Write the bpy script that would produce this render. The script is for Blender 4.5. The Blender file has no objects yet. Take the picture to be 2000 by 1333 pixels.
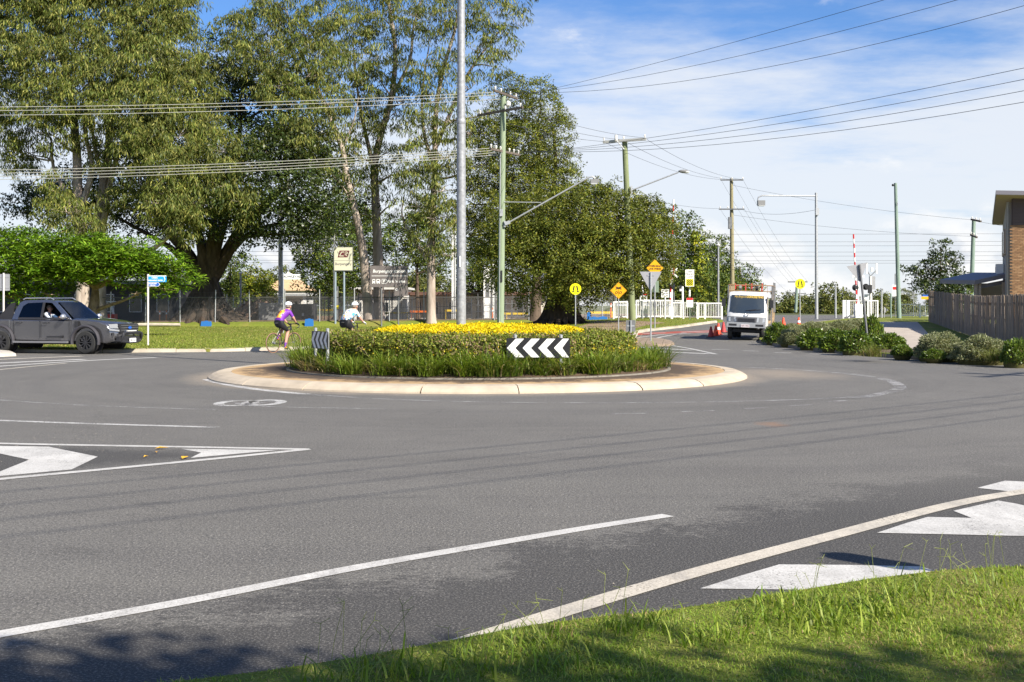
import bpy, bmesh, math, random
import numpy as np
from mathutils import Vector, Matrix, Quaternion
from mathutils.geometry import delaunay_2d_cdt
R = math.radians
rng = np.random.default_rng(7)
random.seed(7)
sc = bpy.context.scene
C = sc.collection

# ------------------------------------------------------------------ camera
F, CX, HY, CH = 2300.0, 1000.0, 597.0, 1.6      # focal length in photo pixels, horizon row, eye height
cam_d = bpy.data.cameras.new('camera'); cam = bpy.data.objects.new('camera', cam_d); C.objects.link(cam)
cam.location = (0, 0, CH); cam.rotation_euler = (R(90), 0, 0)
cam_d.sensor_width = 36; cam_d.lens = 36 * F / 2000; cam_d.shift_y = (HY - 666.5) / 2000
cam_d.clip_start = 0.1; cam_d.clip_end = 6000
sc.camera = cam

# ------------------------------------------------------------------ sun, sky, exposure
SUN_EL, SUN_AZ = R(37), R(135)                   # azimuth from +Y towards +X: behind the camera, to the right
S = Vector((math.sin(SUN_AZ) * math.cos(SUN_EL), math.cos(SUN_AZ) * math.cos(SUN_EL), math.sin(SUN_EL)))
sun_d = bpy.data.lights.new('sun', 'SUN'); sun_d.energy = 5.0; sun_d.angle = R(0.53); sun_d.color = (1, 0.925, 0.80)
sun = bpy.data.objects.new('sun', sun_d); C.objects.link(sun)
sun.rotation_euler = (-S).to_track_quat('-Z', 'Y').to_euler()
sc.view_settings.view_transform = 'Standard'; sc.view_settings.look = 'None'
sc.view_settings.gamma = 1; sc.view_settings.exposure = 0.95; sc.view_settings.use_curve_mapping = False
sc.cycles.max_bounces = 8; sc.cycles.transparent_max_bounces = 24; sc.cycles.use_denoising = True
sc.cycles.caustics_reflective = False; sc.cycles.caustics_refractive = False

world = bpy.data.worlds.new('World'); sc.world = world; world.use_nodes = True
class NT:
    """tiny node-tree writer"""
    def __init__(s, tree): s.t = tree; s.t.nodes.clear()
    def n(s, typ, _in=None, **kw):
        nd = s.t.nodes.new(typ)
        for k, v in kw.items(): setattr(nd, k, v)
        for k, v in (_in or {}).items():
            sk = nd.inputs[k]
            if isinstance(v, bpy.types.NodeSocket): s.t.links.new(v, sk)
            else: sk.default_value = v
        return nd
    def math(s, op, a, b=0.0, c=0.0, clamp=False):
        return s.n('ShaderNodeMath', {0: a, 1: b, 2: c}, operation=op, use_clamp=clamp).outputs[0]
    def vmath(s, op, a, b=(0, 0, 0)):
        nd = s.n('ShaderNodeVectorMath', {0: a, 1: b}, operation=op)
        return nd.outputs['Value'] if op in ('DOT_PRODUCT', 'LENGTH', 'DISTANCE') else nd.outputs[0]
    def noise(s, vec, scale, detail=4, rough=0.55, out=0):
        return s.n('ShaderNodeTexNoise', {'Vector': vec, 'Scale': scale, 'Detail': detail, 'Roughness': rough}).outputs[out]
    def mapr(s, v, a, b, c=0.0, d=1.0, smooth=False):
        return s.n('ShaderNodeMapRange', {0: v, 1: a, 2: b, 3: c, 4: d}, interpolation_type='SMOOTHSTEP' if smooth else 'LINEAR').outputs[0]
    def mix(s, fac, a, b, blend='MIX'):
        nd = s.n('ShaderNodeMix', {0: fac, 6: a, 7: b}, data_type='RGBA', blend_type=blend); return nd.outputs[2]
    def xyz(s, v):
        return s.n('ShaderNodeSeparateXYZ', {0: v}).outputs
    def cxyz(s, x, y, z): return s.n('ShaderNodeCombineXYZ', {0: x, 1: y, 2: z}).outputs[0]

def build_world():
    w = NT(world.node_tree)
    d = w.n('ShaderNodeTexCoord').outputs['Generated']
    x, y, z = w.xyz(d)
    sky = w.n('ShaderNodeTexSky', sky_type='NISHITA', sun_disc=False, sun_elevation=SUN_EL, sun_rotation=SUN_AZ,
              altitude=20, air_density=1.0, dust_density=0.6, ozone_density=3.0).outputs[0]
    zz = w.math('ADD', w.math('MAXIMUM', z, 0.0), 0.07)
    u = w.math('DIVIDE', x, zz); v = w.math('DIVIDE', y, zz)
    # wind-drawn high cloud: planar layer, stretched sideways
    p = w.cxyz(w.math('MULTIPLY', u, 0.42), w.math('MULTIPLY', v, 0.50), 0.0)
    n1 = w.noise(p, 1.5, 9, 0.62)
    n1b = w.noise(p, 0.55, 3, 0.5)
    hz = w.mapr(z, 0.02, 0.27, 0.29, -0.02)                    # thicker towards the horizon
    cov = w.math('ADD', w.math('ADD', w.math('MULTIPLY', n1, 0.55), w.math('MULTIPLY', n1b, 0.5)), hz)
    c1 = w.mapr(cov, 0.51, 0.70, 0, 1, True)
    # puffy low cumulus with grey undersides
    q = w.cxyz(w.math('MULTIPLY', x, 1.0), w.math('MULTIPLY', y, 1.0), w.math('MULTIPLY', z, 2.1))
    n2 = w.noise(q, 9.0, 8, 0.58)
    low = w.mapr(z, 0.015, 0.125, 1, 0, True)
    c2 = w.mapr(w.math('ADD', n2, w.math('MULTIPLY', low, 0.26)), 0.62, 0.80, 0, 1, True)
    q2 = w.vmath('ADD', q, (0.012, 0.0, 0.03))
    n3 = w.noise(q2, 9.0, 8, 0.58)
    sh = w.mapr(w.math('SUBTRACT', n3, n2), -0.03, 0.06, 0, 1, True)
    lowsh = w.mapr(z, 0.0, 0.10, 0.9, 0.15)
    col2 = w.mix(w.math('MULTIPLY', sh, lowsh), (1.0, 1.0, 1.0, 1), (0.55, 0.60, 0.72, 1))
    col1 = (0.93, 0.96, 1.0, 1)
    bg_s = w.n('ShaderNodeBackground', {0: w.mix(1.0, sky, (0.66, 0.94, 1.32, 1), 'MULTIPLY'), 1: 0.064}).outputs[0]
    bg_1 = w.n('ShaderNodeBackground', {0: col1, 1: 0.50}).outputs[0]
    bg_2 = w.n('ShaderNodeBackground', {0: col2, 1: 0.53}).outputs[0]
    m1 = w.n('ShaderNodeMixShader', {0: w.math('MULTIPLY', c1, 0.85), 1: bg_s, 2: bg_1}).outputs[0]
    m2 = w.n('ShaderNodeMixShader', {0: w.math('MULTIPLY', c2, 0.9), 1: m1, 2: bg_2}).outputs[0]
    w.n('ShaderNodeOutputWorld', {0: m2})
build_world()

# ------------------------------------------------------------------ projection and terrain
def ss(a, b, x):
    t = min(1.0, max(0.0, (x - a) / (b - a))); return t * t * (3 - 2 * t)
def zt(x, y):                                   # the ground lifts towards the level crossing
    return 0.6 * ss(46, 80, y) * ss(-8, 10, x)
def at(px, py, Y): return Vector(((px - CX) / F * Y, Y, CH - (py - HY) / F * Y))
def gr(px, py, dz=0.0):                         # where the sight line of a pixel meets the ground
    lo = 2.0; Y = lo; step = 0.25
    def below(Y): return CH - (py - HY) / F * Y < zt((px - CX) / F * Y, Y) + dz
    while Y < 400 and not below(Y): Y += step
    a, b = Y - step, Y
    for _ in range(20):
        m = (a + b) / 2
        if below(m): b = m
        else: a = m
    X = (px - CX) / F * b
    return Vector((X, b, zt(X, b) + dz))
def pxm(Y): return F / Y                        # photo pixels per metre at a depth

# ------------------------------------------------------------------ mesh helpers
class MB:
    def __init__(s): s.v = []; s.f = []; s.m = []
    def add(s, vs, fs, mi=0):
        o = len(s.v); s.v += [tuple(p) for p in vs]
        s.f += [tuple(i + o for i in f) for f in fs]; s.m += [mi] * len(fs); return s
    def box(s, c, size, rot=None, mi=0):
        hx, hy, hz = size[0] / 2, size[1] / 2, size[2] / 2
        vs = [Vector((a, b, d)) for a in (-hx, hx) for b in (-hy, hy) for d in (-hz, hz)]
        if rot is not None:
            m = rot if isinstance(rot, Matrix) else Matrix.Rotation(rot, 3, 'Z'); vs = [m @ p for p in vs]
        vs = [p + Vector(c) for p in vs]
        return s.add(vs, [(0, 1, 3, 2), (4, 6, 7, 5), (0, 4, 5, 1), (2, 3, 7, 6), (0, 2, 6, 4), (1, 5, 7, 3)], mi)
    def beam(s, a, b, w, h, mi=0, up=(0, 0, 1)):
        a, b = Vector(a), Vector(b); d = (b - a).normalized(); u = Vector(up)
        if abs(d.dot(u)) > 0.98: u = Vector((0, 1, 0))
        sx = d.cross(u).normalized(); uz = sx.cross(d).normalized()
        vs = [p + sx * (i * w / 2) + uz * (j * h / 2) for p in (a, b) for i, j in ((-1, -1), (1, -1), (1, 1), (-1, 1))]
        return s.add(vs, [(3, 2, 1, 0), (4, 5, 6, 7), (0, 1, 5, 4), (1, 2, 6, 5), (2, 3, 7, 6), (3, 0, 4, 7)], mi)
    def tube(s, pts, r, n=8, mi=0, caps=True, closed=False):
        pts = [Vector(p) for p in pts]; k = len(pts)
        rs = r if isinstance(r, (list, tuple)) else [r] * k
        vs = []; prev = None
        for i, p in enumerate(pts):
            if closed: d = pts[(i + 1) % k] - pts[i - 1]
            else: d = pts[min(i + 1, k - 1)] - pts[max(i - 1, 0)]
            d = d.normalized() if d.length > 1e-9 else Vector((0, 0, 1))
            if prev is None:
                a = Vector((0, 0, 1)) if abs(d.z) < 0.9 else Vector((1, 0, 0))
                prev = d.cross(a).normalized()
            sx = (prev - d * prev.dot(d)); sx = sx.normalized() if sx.length > 1e-6 else d.orthogonal().normalized()
            prev = sx; sy = d.cross(sx)
            vs += [p + (sx * math.cos(2 * math.pi * j / n) + sy * math.sin(2 * math.pi * j / n)) * rs[i] for j in range(n)]
        fs = []
        for i in range(k if closed else k - 1):
            i2 = (i + 1) % k
            for j in range(n):
                fs.append((i * n + j, i * n + (j + 1) % n, i2 * n + (j + 1) % n, i2 * n + j))
        if caps and not closed:
            fs.append(tuple(range(n - 1, -1, -1))); fs.append(tuple((k - 1) * n + j for j in range(n)))
        return s.add(vs, fs, mi)
    def cyl(s, a, b, r1, r2=None, n=12, mi=0): return s.tube([a, b], [r1, r1 if r2 is None else r2], n, mi)
    def lathe(s, prof, n=16, c=(0, 0, 0), mi=0, axis='z'):
        c = Vector(c); vs = []
        for r, h in prof:
            for j in range(n):
                a = 2 * math.pi * j / n; x, y = r * math.cos(a), r * math.sin(a)
                vs.append(c + (Vector((x, y, h)) if axis == 'z' else Vector((x, h, y)) if axis == 'y' else Vector((h, x, y))))
        fs = [(i * n + j, i * n + (j + 1) % n, (i + 1) * n + (j + 1) % n, (i + 1) * n + j) for i in range(len(prof) - 1) for j in range(n)]
        return s.add(vs, fs, mi)
    def sphere(s, c, r, n=10, mi=0):
        r = r if isinstance(r, (tuple, list)) else (r, r, r); c = Vector(c); k = max(4, n // 2); vs = []
        for i in range(k + 1):
            t = math.pi * i / k
            for j in range(n):
                a = 2 * math.pi * j / n
                vs.append(c + Vector((r[0] * math.sin(t) * math.cos(a), r[1] * math.sin(t) * math.sin(a), r[2] * math.cos(t))))
        fs = [(i * n + j, (i + 1) * n + j, (i + 1) * n + (j + 1) % n, i * n + (j + 1) % n) for i in range(k) for j in range(n)]
        return s.add(vs, fs, mi)
    def prism(s, poly, y0, y1, mi=0):
        """polygon in local x,z pushed along y from y0 to y1"""
        n = len(poly); vs = [(x, y0, z) for x, z in poly] + [(x, y1, z) for x, z in poly]
        return s.add(vs, [tuple(range(n)), tuple(range(2 * n - 1, n - 1, -1))] + [(i, i + n, (i + 1) % n + n, (i + 1) % n) for i in range(n)], mi)
    def slab(s, poly, z0, z1, mi=0):
        """polygon in x,y pushed along z"""
        n = len(poly); vs = [(x, y, z0) for x, y in poly] + [(x, y, z1) for x, y in poly]
        return s.add(vs, [tuple(range(n - 1, -1, -1)), tuple(range(n, 2 * n))] + [(i, (i + 1) % n, (i + 1) % n + n, i + n) for i in range(n)], mi)
    def mesh(s, name, mats, smooth=False, fix=True):
        me = bpy.data.meshes.new(name); me.from_pydata(s.v, [], s.f)
        for m in (mats if isinstance(mats, (list, tuple)) else [mats]): me.materials.append(m)
        if len(set(s.m)) > 1 or (s.m and s.m[0]): me.polygons.foreach_set('material_index', s.m)
        if fix:
            bm = bmesh.new(); bm.from_mesh(me); bmesh.ops.recalc_face_normals(bm, faces=bm.faces[:]); bm.to_mesh(me); bm.free()
        if smooth:
            me.polygons.foreach_set('use_smooth', [True] * len(me.polygons))
            try: me.set_sharp_from_angle(angle=R(40))
            except Exception: pass
        me.update(); return me
    def build(s, name, mats, parent=None, smooth=False, fix=True):
        return link(name, s.mesh(name, mats, smooth, fix), parent)

def link(name, me, parent=None, loc=None):
    o = bpy.data.objects.new(name, me); C.objects.link(o)
    if parent is not None: o.parent = parent
    if loc is not None: o.location = loc
    return o
def tag(o, label=None, cat=None, group=None, kind=None):
    if label: o['label'] = label
    if cat: o['category'] = cat
    if group: o['group'] = group
    if kind: o['kind'] = kind
    return o
def thing(name, label, cat, loc=(0, 0, 0), rz=0.0, group=None):
    o = bpy.data.objects.new(name, None); C.objects.link(o); o.empty_display_size = 0.2
    o.location = loc; o.rotation_euler = (0, 0, rz); return tag(o, label, cat, group)
def struct(name, me):
    o = link(name, me); o['kind'] = 'structure'; return o
def dup(root, loc, rz=0.0, label=None, scale=None, group=None):
    kids = {}
    for o in list(C.objects):
        if o.parent is not None: kids.setdefault(o.parent.name, []).append(o)
    def cp(o, par):
        c = o.copy(); C.objects.link(c); c.parent = par
        for k in kids.get(o.name, []): cp(k, c)
        return c
    r = cp(root, None); r.location = loc; r.rotation_euler = (0, 0, rz)
    if scale is not None: r.scale = (scale, scale, scale) if isinstance(scale, (int, float)) else scale
    if label: r['label'] = label
    if group: r['group'] = group
    return r
def patch(poly, zf, res, mat, name, skirt=0.0, uvs=False):
    """ground sheet inside a plan polygon, following zf(x, y)"""
    xs = [p[0] for p in poly]; ys = [p[1] for p in poly]
    pts = [Vector((p[0], p[1])) for p in poly]; n = len(pts)
    edges = [(i, (i + 1) % n) for i in range(n)]
    gx = np.arange(min(xs) + res / 2, max(xs), res); gy = np.arange(min(ys) + res / 2, max(ys), res)
    for x in gx:
        for y in gy:
            ins = False; j = n - 1
            for i in range(n):
                if (ys[i] > y) != (ys[j] > y) and x < (xs[j] - xs[i]) * (y - ys[i]) / (ys[j] - ys[i]) + xs[i]: ins = not ins
                j = i
            if ins: pts.append(Vector((x, y)))
    ov, oe, of, a, b, c = delaunay_2d_cdt(pts, edges, [tuple(range(n))], 1, 1e-5)
    vs = [(p.x, p.y, zf(p.x, p.y)) for p in ov]; fs = [tuple(f) for f in of]
    mb = MB(); mb.add(vs, fs)
    if skirt:
        vv = [(p[0], p[1], zf(p[0], p[1])) for p in poly] + [(p[0], p[1], zf(p[0], p[1]) - skirt) for p in poly]
        mb.add(vv, [(i, (i + 1) % n, (i + 1) % n + n, i + n) for i in range(n)])
    me = mb.mesh(name, mat, fix=False)
    bm = bmesh.new(); bm.from_mesh(me)
    for f in bm.faces:
        f.normal_update()
        if f.normal.z < -0.2: f.normal_flip()
    bm.to_mesh(me); bm.free()
    return me
def text_mesh(s, size, mat, align='CENTER', bold=0.0, shear=0.0, space=1.0):
    cu = bpy.data.curves.new('txt', 'FONT'); cu.body = s; cu.size = size; cu.align_x = align; cu.align_y = 'CENTER'
    cu.offset = bold; cu.shear = shear; cu.space_character = space; cu.resolution_u = 3
    o = bpy.data.objects.new('txt', cu); C.objects.link(o)
    dg = bpy.context.evaluated_depsgraph_get()
    me = bpy.data.meshes.new_from_object(o.evaluated_get(dg)); me.materials.clear(); me.materials.append(mat)
    bpy.data.objects.remove(o); bpy.data.curves.remove(cu)
    return me
def text(s, size, mat, parent, pos, name='lettering', align='CENTER', bold=0.0, shear=0.0, rot=(R(90), 0, 0), space=1.0, sx=1.0):
    o = link(name, text_mesh(s, size, mat, align, bold, shear, space), parent, pos); o.rotation_euler = rot; o.scale = (sx, 1, 1)
    return o

# ------------------------------------------------------------------ materials
MATS = {}
def pm(name, col, rough=0.6, metal=0.0, var=0.0, scale=6.0, bump=0.0, bscale=40.0, spec=0.5, coat=0.0, stretch=None, col2=None, detail=5):
    if name in MATS: return MATS[name]
    m = bpy.data.materials.new(name); m.use_nodes = True; t = NT(m.node_tree)
    co = t.n('ShaderNodeTexCoord').outputs['Object']
    if stretch: co = t.vmath('MULTIPLY', co, stretch)
    base = (*col, 1)
    if var or col2:
        n = t.noise(co, scale, detail, 0.6)
        f = t.mapr(n, 0.3, 0.7)
        lo = tuple(c * (1 - var) for c in col) if col2 is None else col2
        hi = tuple(min(1, c * (1 + var)) for c in col) if col2 is None else col
        base = t.mix(f, (*lo, 1), (*hi, 1))
    ins = {'Base Color': base, 'Roughness': rough, 'Metallic': metal, 'Specular IOR Level': spec, 'Coat Weight': coat}
    if bump:
        ins['Normal'] = t.n('ShaderNodeBump', {'Strength': bump, 'Distance': 0.02, 'Height': t.noise(co, bscale, 5)}).outputs[0]
    b = t.n('ShaderNodeBsdfPrincipled', ins)
    t.n('ShaderNodeOutputMaterial', {0: b.outputs[0]})
    MATS[name] = m; return m
def leafmat(name, trans=0.35, rough=0.55, spec=0.25):
    if name in MATS: return MATS[name]
    m = bpy.data.materials.new(name); m.use_nodes = True; t = NT(m.node_tree)
    col = t.n('ShaderNodeAttribute', attribute_name='lc').outputs['Color']
    b = t.n('ShaderNodeBsdfPrincipled', {'Base Color': col, 'Roughness': rough, 'Specular IOR Level': spec}).outputs[0]
    tr = t.n('ShaderNodeBsdfTranslucent', {0: t.mix(1.0, col, (1.15, 1.15, 0.6, 1), 'MULTIPLY')}).outputs[0]
    t.n('ShaderNodeOutputMaterial', {0: t.n('ShaderNodeMixShader', {0: trans, 1: b, 2: tr}).outputs[0]})
    MATS[name] = m; return m
def paintmat(name, col, wear, rough=0.65):
    """road paint: worn through to the asphalt in specks"""
    if name in MATS: return MATS[name]
    m = bpy.data.materials.new(name); m.use_nodes = True; t = NT(m.node_tree)
    co = t.n('ShaderNodeNewGeometry').outputs['Position']
    n = t.math('ADD', t.math('MULTIPLY', t.noise(co, 55, 3, 0.7), 0.65), t.math('MULTIPLY', t.noise(co, 2.2, 4, 0.6), 0.35))
    a = t.mapr(n, 0.27 + wear * 0.3, 0.36 + wear * 0.3)
    c = t.mix(t.mapr(t.noise(co, 1.4, 5, 0.65), 0.3, 0.7), (*[x * 0.80 for x in col], 1), (*col, 1))
    sc2 = t.mapr(t.noise(t.vmath('MULTIPLY', co, (1.0, 0.35, 1)), 2.6, 6, 0.75), 0.50, 0.66); c = t.mix(t.math('MULTIPLY', sc2, 0.45), c, (0.20, 0.19, 0.18, 1))
    c = t.mix(t.mapr(t.noise(co, 90, 2), 0.35, 0.6), t.mix(1.0, c, (0.72, 0.71, 0.69, 1), 'MULTIPLY'), c)
    b = t.n('ShaderNodeBsdfPrincipled', {'Base Color': c, 'Roughness': rough}).outputs[0]
    tr = t.n('ShaderNodeBsdfTransparent').outputs[0]
    t.n('ShaderNodeOutputMaterial', {0: t.n('ShaderNodeMixShader', {0: a, 1: tr, 2: b}).outputs[0]})
    MATS[name] = m; return m
STEEL = pm('galvanised_steel', (0.42, 0.43, 0.44), 0.5, 0.55, 0.14, 9, spec=0.4)
STEELD = pm('dull_steel', (0.16, 0.165, 0.17), 0.6, 0.3, 0.2, 5)
WHITE = pm('white_paint', (0.78, 0.78, 0.76), 0.5, 0, 0.06, 3)
BLACK = pm('black_paint', (0.015, 0.015, 0.017), 0.5)
RUBBER = pm('rubber', (0.022, 0.022, 0.022), 0.85)
SIGNBACK = pm('aluminium_back', (0.36, 0.36, 0.37), 0.45, 0.4, 0.08, 4)
CONC = pm('concrete', (0.44, 0.40, 0.34), 0.9, 0, 0.16, 3.5, 0.25, 60)
# ------------------------------------------------------------------ ground, road
RC = Vector((-0.76, 27.4, 0)); RK = 6.12          # roundabout centre and kerb radius

def asphalt():
    m = bpy.data.materials.new('asphalt'); m.use_nodes = True; t = NT(m.node_tree)
    P = t.n('ShaderNodeNewGeometry').outputs['Position']
    x, y, z = t.xyz(P)
    P2 = t.cxyz(x, y, 0.0)
    fine = t.noise(P2, 70, 2, 0.8); mid = t.noise(P2, 26, 3, 0.7); big = t.noise(P2, 0.35, 5, 0.6); pat = t.noise(P2, 1.7, 6, 0.65)
    c = t.mix(t.mapr(big, 0.3, 0.7), (0.125, 0.119, 0.108, 1), (0.160, 0.153, 0.139, 1))
    c = t.mix(t.mapr(pat, 0.3, 0.72), t.mix(1.0, c, (0.86, 0.86, 0.87, 1), 'MULTIPLY'), c)
    # tyre-polished bands running round the island
    rel = t.vmath('SUBTRACT', P2, tuple(RC)); rad = t.vmath('LENGTH', rel)
    rw = t.math('ADD', rad, t.math('MULTIPLY', t.noise(P2, 0.25, 2), 1.3))
    band = t.noise(t.cxyz(t.math('MULTIPLY', rw, 1.0), 0.0, 0.0), 1.1, 4, 0.6)
    c = t.mix(t.math('MULTIPLY', t.mapr(band, 0.42, 0.62), 0.7), c, t.mix(1.0, c, (0.78, 0.78, 0.80, 1), 'MULTIPLY'))
    # stone specks and pits
    c = t.mix(t.mapr(fine, 0.54, 0.72), c, (0.38, 0.36, 0.33, 1))
    c = t.mix(t.mapr(fine, 0.46, 0.30), c, (0.045, 0.045, 0.046, 1))
    c = t.mix(t.math('MULTIPLY', t.mapr(mid, 0.58, 0.72), 0.45), c, (0.26, 0.25, 0.23, 1)); c = t.mix(t.math('MULTIPLY', t.mapr(mid, 0.44, 0.32), 0.5), c, (0.07, 0.068, 0.064, 1))
    g2 = t.noise(P2, 36, 3, 0.8); c = t.mix(t.mapr(g2, 0.36, 0.66), t.mix(1.0, c, (0.66, 0.66, 0.66, 1), 'MULTIPLY'), t.mix(1.0, c, (1.22, 1.21, 1.19, 1), 'MULTIPLY'))
    # bitumen-rich, unworn strip on the near edge of the road
    sd = t.vmath('DOT_PRODUCT', t.vmath('SUBTRACT', P2, (-2.49, 5.72, 0)), (0.662, -0.749, 0))
    nn = t.math('ADD', t.math('MULTIPLY', t.noise(t.vmath('MULTIPLY', P2, (0.6, 1.0, 1.0)), 17, 6, 0.8), 0.85), t.math('MULTIPLY', t.noise(P2, 1.2, 4, 0.6), 0.75))
    dk = t.mapr(t.math('ADD', t.math('MULTIPLY', sd, 0.32), nn), 0.84, 0.95, 0, 1)
    dk = t.math('MULTIPLY', dk, t.mapr(y, 13.0, 9.0))
    dkcol = t.mix(t.mapr(fine, 0.50, 0.72), (0.040, 0.038, 0.036, 1), (0.19, 0.18, 0.165, 1))
    c = t.mix(t.math('MULTIPLY', dk, 0.9), c, dkcol)
    # dark reserve round the painted median on the left
    a = gr(-260, 905); b = gr(560, 884)
    d = (b - a).normalized(); L = (b - a).length
    rel2 = t.vmath('SUBTRACT', P2, tuple(a))
    along = t.vmath('DOT_PRODUCT', rel2, (d.x, d.y, 0)); off = t.math('ABSOLUTE', t.vmath('DOT_PRODUCT', rel2, (-d.y, d.x, 0)))
    wdt = t.mapr(along, 0, L, 2.4, 0.15)
    k = t.math('SUBTRACT', t.math('SUBTRACT', wdt, off), t.math('MULTIPLY', t.noise(P2, 5, 5, 0.7), 1.0))
    k = t.math('MULTIPLY', t.mapr(k, -0.35, 0.25), t.mapr(along, L + 0.3, L - 1.2))
    c = t.mix(t.math('MULTIPLY', k, 0.92), c, dkcol)
    # pale grit swept against the island and to its right
    n5 = t.noise(P2, 1.3, 5, 0.65)
    g1 = t.mapr(t.math('ADD', rad, t.math('MULTIPLY', n5, 0.9)), 6.62, 7.25, 0.75, 0)
    cr = t.vmath('LENGTH', t.vmath('MULTIPLY', t.vmath('SUBTRACT', P2, (6.3, 27.6, 0)), (0.75, 0.42, 0)))
    g2 = t.math('MULTIPLY', t.mapr(t.math('ADD', cr, n5), 0.75, 1.75, 0.7, 0), t.mapr(rad, 6.0, 6.3))
    g = t.math('MAXIMUM', g1, g2)
    c = t.mix(g, c, t.mix(t.mapr(fine, 0.4, 0.6), (0.20, 0.165, 0.125, 1), (0.33, 0.28, 0.22, 1)))
    # reddish stains
    st = t.vmath('LENGTH', t.vmath('MULTIPLY', t.vmath('SUBTRACT', P2, tuple(gr(1508, 829))), (3.2, 1.8, 0)))
    c = t.mix(t.mapr(t.math('ADD', st, t.noise(P2, 5, 3)), 0.7, 1.3, 0.5, 0), c, (0.24, 0.13, 0.07, 1))
    # tar-sealed cracks
    v = t.n('ShaderNodeTexVoronoi', {'Vector': t.vmath('ADD', P2, t.vmath('MULTIPLY', t.n('ShaderNodeTexNoise', {'Vector': P2, 'Scale': 0.8, 'Detail': 4.0}).outputs[1], (1.5, 1.5, 0))), 'Scale': 0.13}, feature='DISTANCE_TO_EDGE').outputs[0]
    c = t.mix(t.math('MULTIPLY', t.mapr(v, 0.0012, 0.0003), 0.25), c, (0.03, 0.03, 0.03, 1))
    c = t.mix(t.math('MULTIPLY', t.mapr(t.noise(t.vmath('MULTIPLY', P2, (0.25, 1.0, 1.0)), 3.2, 6, 0.75), 0.60, 0.68), 0.45), c, (0.06, 0.058, 0.054, 1))
    h = t.math('ADD', t.math('MULTIPLY', fine, 0.6), t.math('MULTIPLY', mid, 0.4))
    bp = t.n('ShaderNodeBump', {'Strength': 0.75, 'Distance': 0.014, 'Height': h}).outputs[0]
    b = t.n('ShaderNodeBsdfPrincipled', {'Base Color': c, 'Roughness': 0.82, 'Normal': bp, 'Specular IOR Level': 0.35})
    t.n('ShaderNodeOutputMaterial', {0: b.outputs[0]})
    return m
ASPH = asphalt()
def grassmat(name, a, b, dry, dryamt):
    m = bpy.data.materials.new(name); m.use_nodes = True; t = NT(m.node_tree)
    P = t.n('ShaderNodeNewGeometry').outputs['Position']
    n1 = t.noise(P, 0.55, 5, 0.6); n2 = t.noise(P, 7, 4, 0.7); n3 = t.noise(P, 0.9, 6, 0.7)
    c = t.mix(t.mapr(n2, 0.3, 0.7), (*a, 1), (*b, 1))
    c = t.mix(t.math('MULTIPLY', t.mapr(t.math('ADD', t.math('MULTIPLY', n1, 0.5), t.math('MULTIPLY', n3, 0.5)), 0.5, 0.66), dryamt), c, (*dry, 1))
    bp = t.n('ShaderNodeBump', {'Strength': 0.8, 'Distance': 0.04, 'Height': t.noise(P, 30, 4, 0.7)}).outputs[0]
    bs = t.n('ShaderNodeBsdfPrincipled', {'Base Color': c, 'Roughness': 0.9, 'Normal': bp, 'Specular IOR Level': 0.15})
    t.n('ShaderNodeOutputMaterial', {0: bs.outputs[0]}); return m
LAWN = grassmat('lawn_ground', (0.12, 0.155, 0.02), (0.18, 0.215, 0.035), (0.27, 0.20, 0.075), 0.7)
LAWN2 = grassmat('verge_soil_grass', (0.12, 0.15, 0.022), (0.19, 0.22, 0.04), (0.25, 0.19, 0.08), 0.8)
SOIL = pm('garden_soil', (0.10, 0.065, 0.04), 0.95, 0, 0.4, 4, 0.6, 30)
DIRT = pm('yard_dirt', (0.17, 0.12, 0.08), 0.95, 0, 0.35, 1.2, 0.5, 14)
FAR = pm('far_ground', (0.09, 0.10, 0.035), 0.95, 0, 0.35, 0.05)

def grid(name, xs, ys, zf, mat):
    nx, ny = len(xs), len(ys)
    vs = [(x, y, zf(x, y)) for y in ys for x in xs]
    fs = [(j * nx + i, j * nx + i + 1, (j + 1) * nx + i + 1, (j + 1) * nx + i) for j in range(ny - 1) for i in range(nx - 1)]
    mb = MB(); mb.add(vs, fs); return mb.mesh(name, mat, fix=False)
gx = [-3500, -1200, -500, -200] + list(np.arange(-100, 101, 4.0)) + [200, 500, 1200, 3500]
gy = [-400, -120, -50] + list(np.arange(-30, 131, 4.0)) + [180, 300, 600, 1500, 3800]
struct('ground', grid('ground', gx, gy, lambda x, y: zt(x, y) - 0.09, FAR))
road = struct('road', grid('road', list(np.arange(-90, 91, 1.5)), list(np.arange(-14, 122, 2.0)), zt, ASPH))

# ------------------------------------------------------------------ verges and kerbs
arc = []
for a in np.linspace(R(126.5), R(72), 15): arc.append((RC.x + 16.25 * math.cos(a), RC.y + 16.25 * math.sin(a)))
exitk = [tuple(gr(px, py)[:2]) for px, py in ((1246, 651.5), (1268, 647.5), (1330, 640.5), (1412, 629.5))]
d0 = Vector(exitk[-1]) - Vector(exitk[-2]); exitk.append(tuple(Vector(exitk[-1]) + d0.normalized() * 30))
K_LEFT = [(-70, 57), (-30, 44.2), (-21, 41.4), (-17, 40.2), (-14.2, 39.75)] + arc + exitk
YARD_Y = 84.0
xe = exitk[-2]
DIRTP = None
lawn_poly = K_LEFT[:-1] + [(xe[0] + 0.6, YARD_Y), (-75, YARD_Y)]
lawn = struct('lawn', patch(lawn_poly, lambda x, y: zt(x, y) + 0.12, 2.0, LAWN, 'lawn', 0.16))
yard = struct('station_yard', patch([(-80, YARD_Y - 0.2), (xe[0] - 1.0, YARD_Y - 0.2), (xe[0] + 9, 122), (-90, 122)], lambda x, y: zt(x, y) + 0.145, 4.0, DIRT, 'station_yard', 0.2))
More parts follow.
